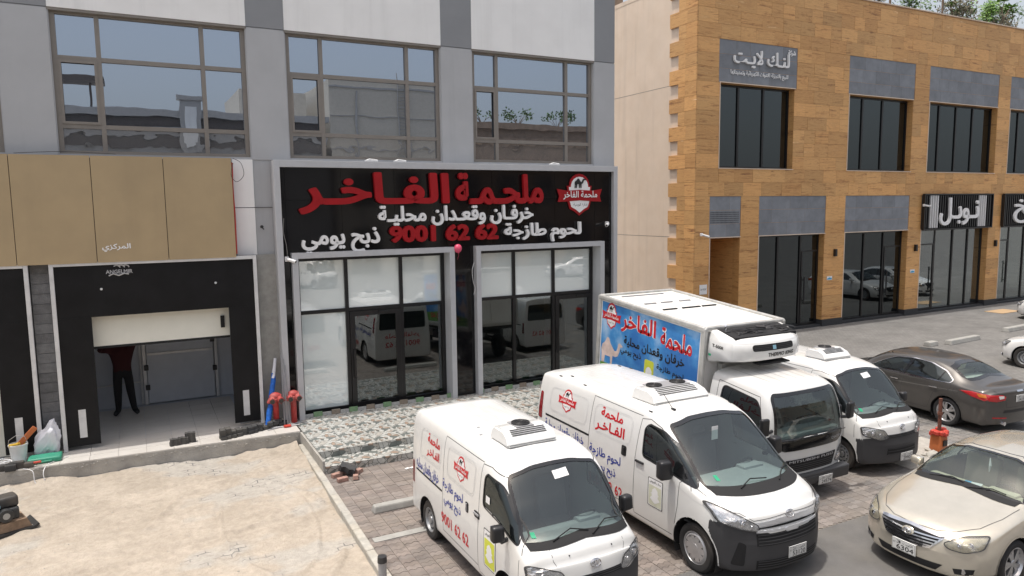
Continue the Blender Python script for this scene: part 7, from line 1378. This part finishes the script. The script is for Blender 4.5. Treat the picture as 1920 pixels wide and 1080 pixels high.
for i, (x, y, lab) in enumerate(((-2.42, 16.0, 'black battery pack leaning beside the power tool'), (-2.3, 15.93, 'black battery pack nearest the platform edge'))): g = G(); g.rbox(x, y, .34, .18, .14, .12, .02, 2, None); single('battery_pack', g, 'machine_black', lab, 'tool', 'black tool packs at the left', smooth=45)
for k in range(3):
    P = [(-2.45+.13*cos(t_)+rs.uniform(-.02, .02), 16.2+.12*sin(t_)+rs.uniform(-.02, .02), .29+.02*(t_ % 3)+.04*k) for t_ in np.linspace(0, 9, 14)]; wire(P, ('lowest', 'middle', 'topmost')[k]+' loop of the pale cable coil left of the bucket', 'camera_white', .010)
wire([(-2.1, 15.9, .29), (-1.95, 15.8, .25), (-1.92, 15.75, .05), (-1.83, 15.7, -.03), (-1.76, 15.74, .0), (-1.78, 15.78, .2), (-1.7, 16.0, .29), (-1.4, 16.3, .29)], 'thin cable looping over the platform edge into the sand', 'camera_white', .008)
# plate compactor
PX, PY = -2.16, 13.72; t = thing('plate_compactor', 'plate compactor with black engine standing in the sand at the left edge', 'compactor', (PX, PY, -.05)); Rz = Matrix.Translation((PX, PY, -.05)) @ Matrix.Rotation(.35, 4, 'Z')
g = G(); g.prism([(-.42, 0), (.40, 0), (.46, .06), (.44, .085), (.38, .045), (-.38, .045), (-.5, .12), (-.52, .10)], -.24, .24, 'y'); g.v = [tuple(Rz @ Vector(p)) for p in g.v]; part('base_plate', g, 'dark_metal', t)
g = G(); g.prism([(-.34, .05), (.36, .05), (.30, .20), (-.30, .20)], -.2, .2, 'y'); g.rbox(0, 0, .15, .5, .34, .14, .03); g.v = [tuple(Rz @ Vector(p)) for p in g.v]; part('exciter_housing', g, 'machine_rust', t)
g = G(); g.rbox(.05, 0, .31, .34, .3, .2, .04, 3, Rz); g.cyl(Rz @ Vector((.02, -.14, .32)), Rz @ Vector((.02, -.22, .32)), .11, .10, 18); part('engine', g, 'machine_black', t, smooth=40); g = G(); g.rbox(.04, .03, .50, .38, .28, .18, .05, 3, Rz); g.rbox(-.12, -.05, .62, .14, .16, .07, .03, 2, Rz); part('fuel_tank', g, 'machine_black', t, smooth=50)
g = G(); g.cyl(Rz @ Vector((.02, -.222, .32)), Rz @ Vector((.02, -.23, .32)), .05, n=16); part('recoil_cover', g, 'cable_grey', t); g = G(); g.box(-.14, -.04, -.10, -.07, .46, .5, Rz @ Matrix.Translation((0, -.07, 0))); part('sticker', g, 'badge_blue', t)
g = G(); g.tube([Rz @ Vector(p) for p in ((-.2, -.2, .2), (-.5, -.22, .6), (-.85, -.22, .95), (-.9, 0, .97), (-.85, .22, .95), (-.5, .22, .6), (-.2, .2, .2))], .016, 8); part('handle', g, 'machine_black', t, smooth=40); g = G()
for a in (-.13, .17):
    for b in (-.12, .12): g.cyl(Rz @ Vector((a, b, .19)), Rz @ Vector((a, b, .23)), .03, n=10)
part('rubber_mount', g, 'black_matte', t, kind='stuff')
# ------------------------------------------------------------------ vehicles
hiace()
t1 = townace((4.585, 6.65, 0), 'nearest white refrigerated van with red and blue Arabic lettering and one round roof fan', True, ('54321', '20'))
t2 = townace((12.54, 8.15, 0), 'plain white van with a single roof fan parked right of the box truck', False, ('29907', '22'), radians(-91.5))
canter((10.05, 8.2, 0))
gold = sedan('champagne gold sedan in the right foreground with a tissue box on its dashboard', (9.03, 5.78, 0), pi, 'gold_paint', 'gold', ('6304', '3'))
dk = sedan('dark brown grey sedan parked nose to the shops behind the white van', (17.28, 13.22, 0), radians(86.5), 'brown_paint', 'dark', ('54234', '30'), glass='dark_car_glass')
wh = sedan('small white car with a black steel wheel cut off by the right edge', (24.7, 12.75, 0), radians(90), 'white_car_paint', 'white', ('12345', '10'), wheelstyle='steel')
for i, (x, y, a, lab) in enumerate(((34.6, 17.4, 90, 'white sedan out of frame on the right, only mirrored in the shop glass'), (38.2, 17.2, 90, 'second white sedan out of frame on the right, only mirrored in the shop glass'), (27, -12, 200, 'white sedan across the road, only mirrored in the right shopfront'))):
    c = copy_tree(wh); c.location = (x, y, 0); c.rotation_euler = (0, 0, radians(a)); c['label'] = lab
c = copy_tree(t2); c.location = (11.5, -13.2, 0); c.rotation_euler = (0, 0, radians(60)); c['label'] = 'white van across the road, only mirrored in the frosted upper panes'

bpy.data.scenes.remove(TMP)
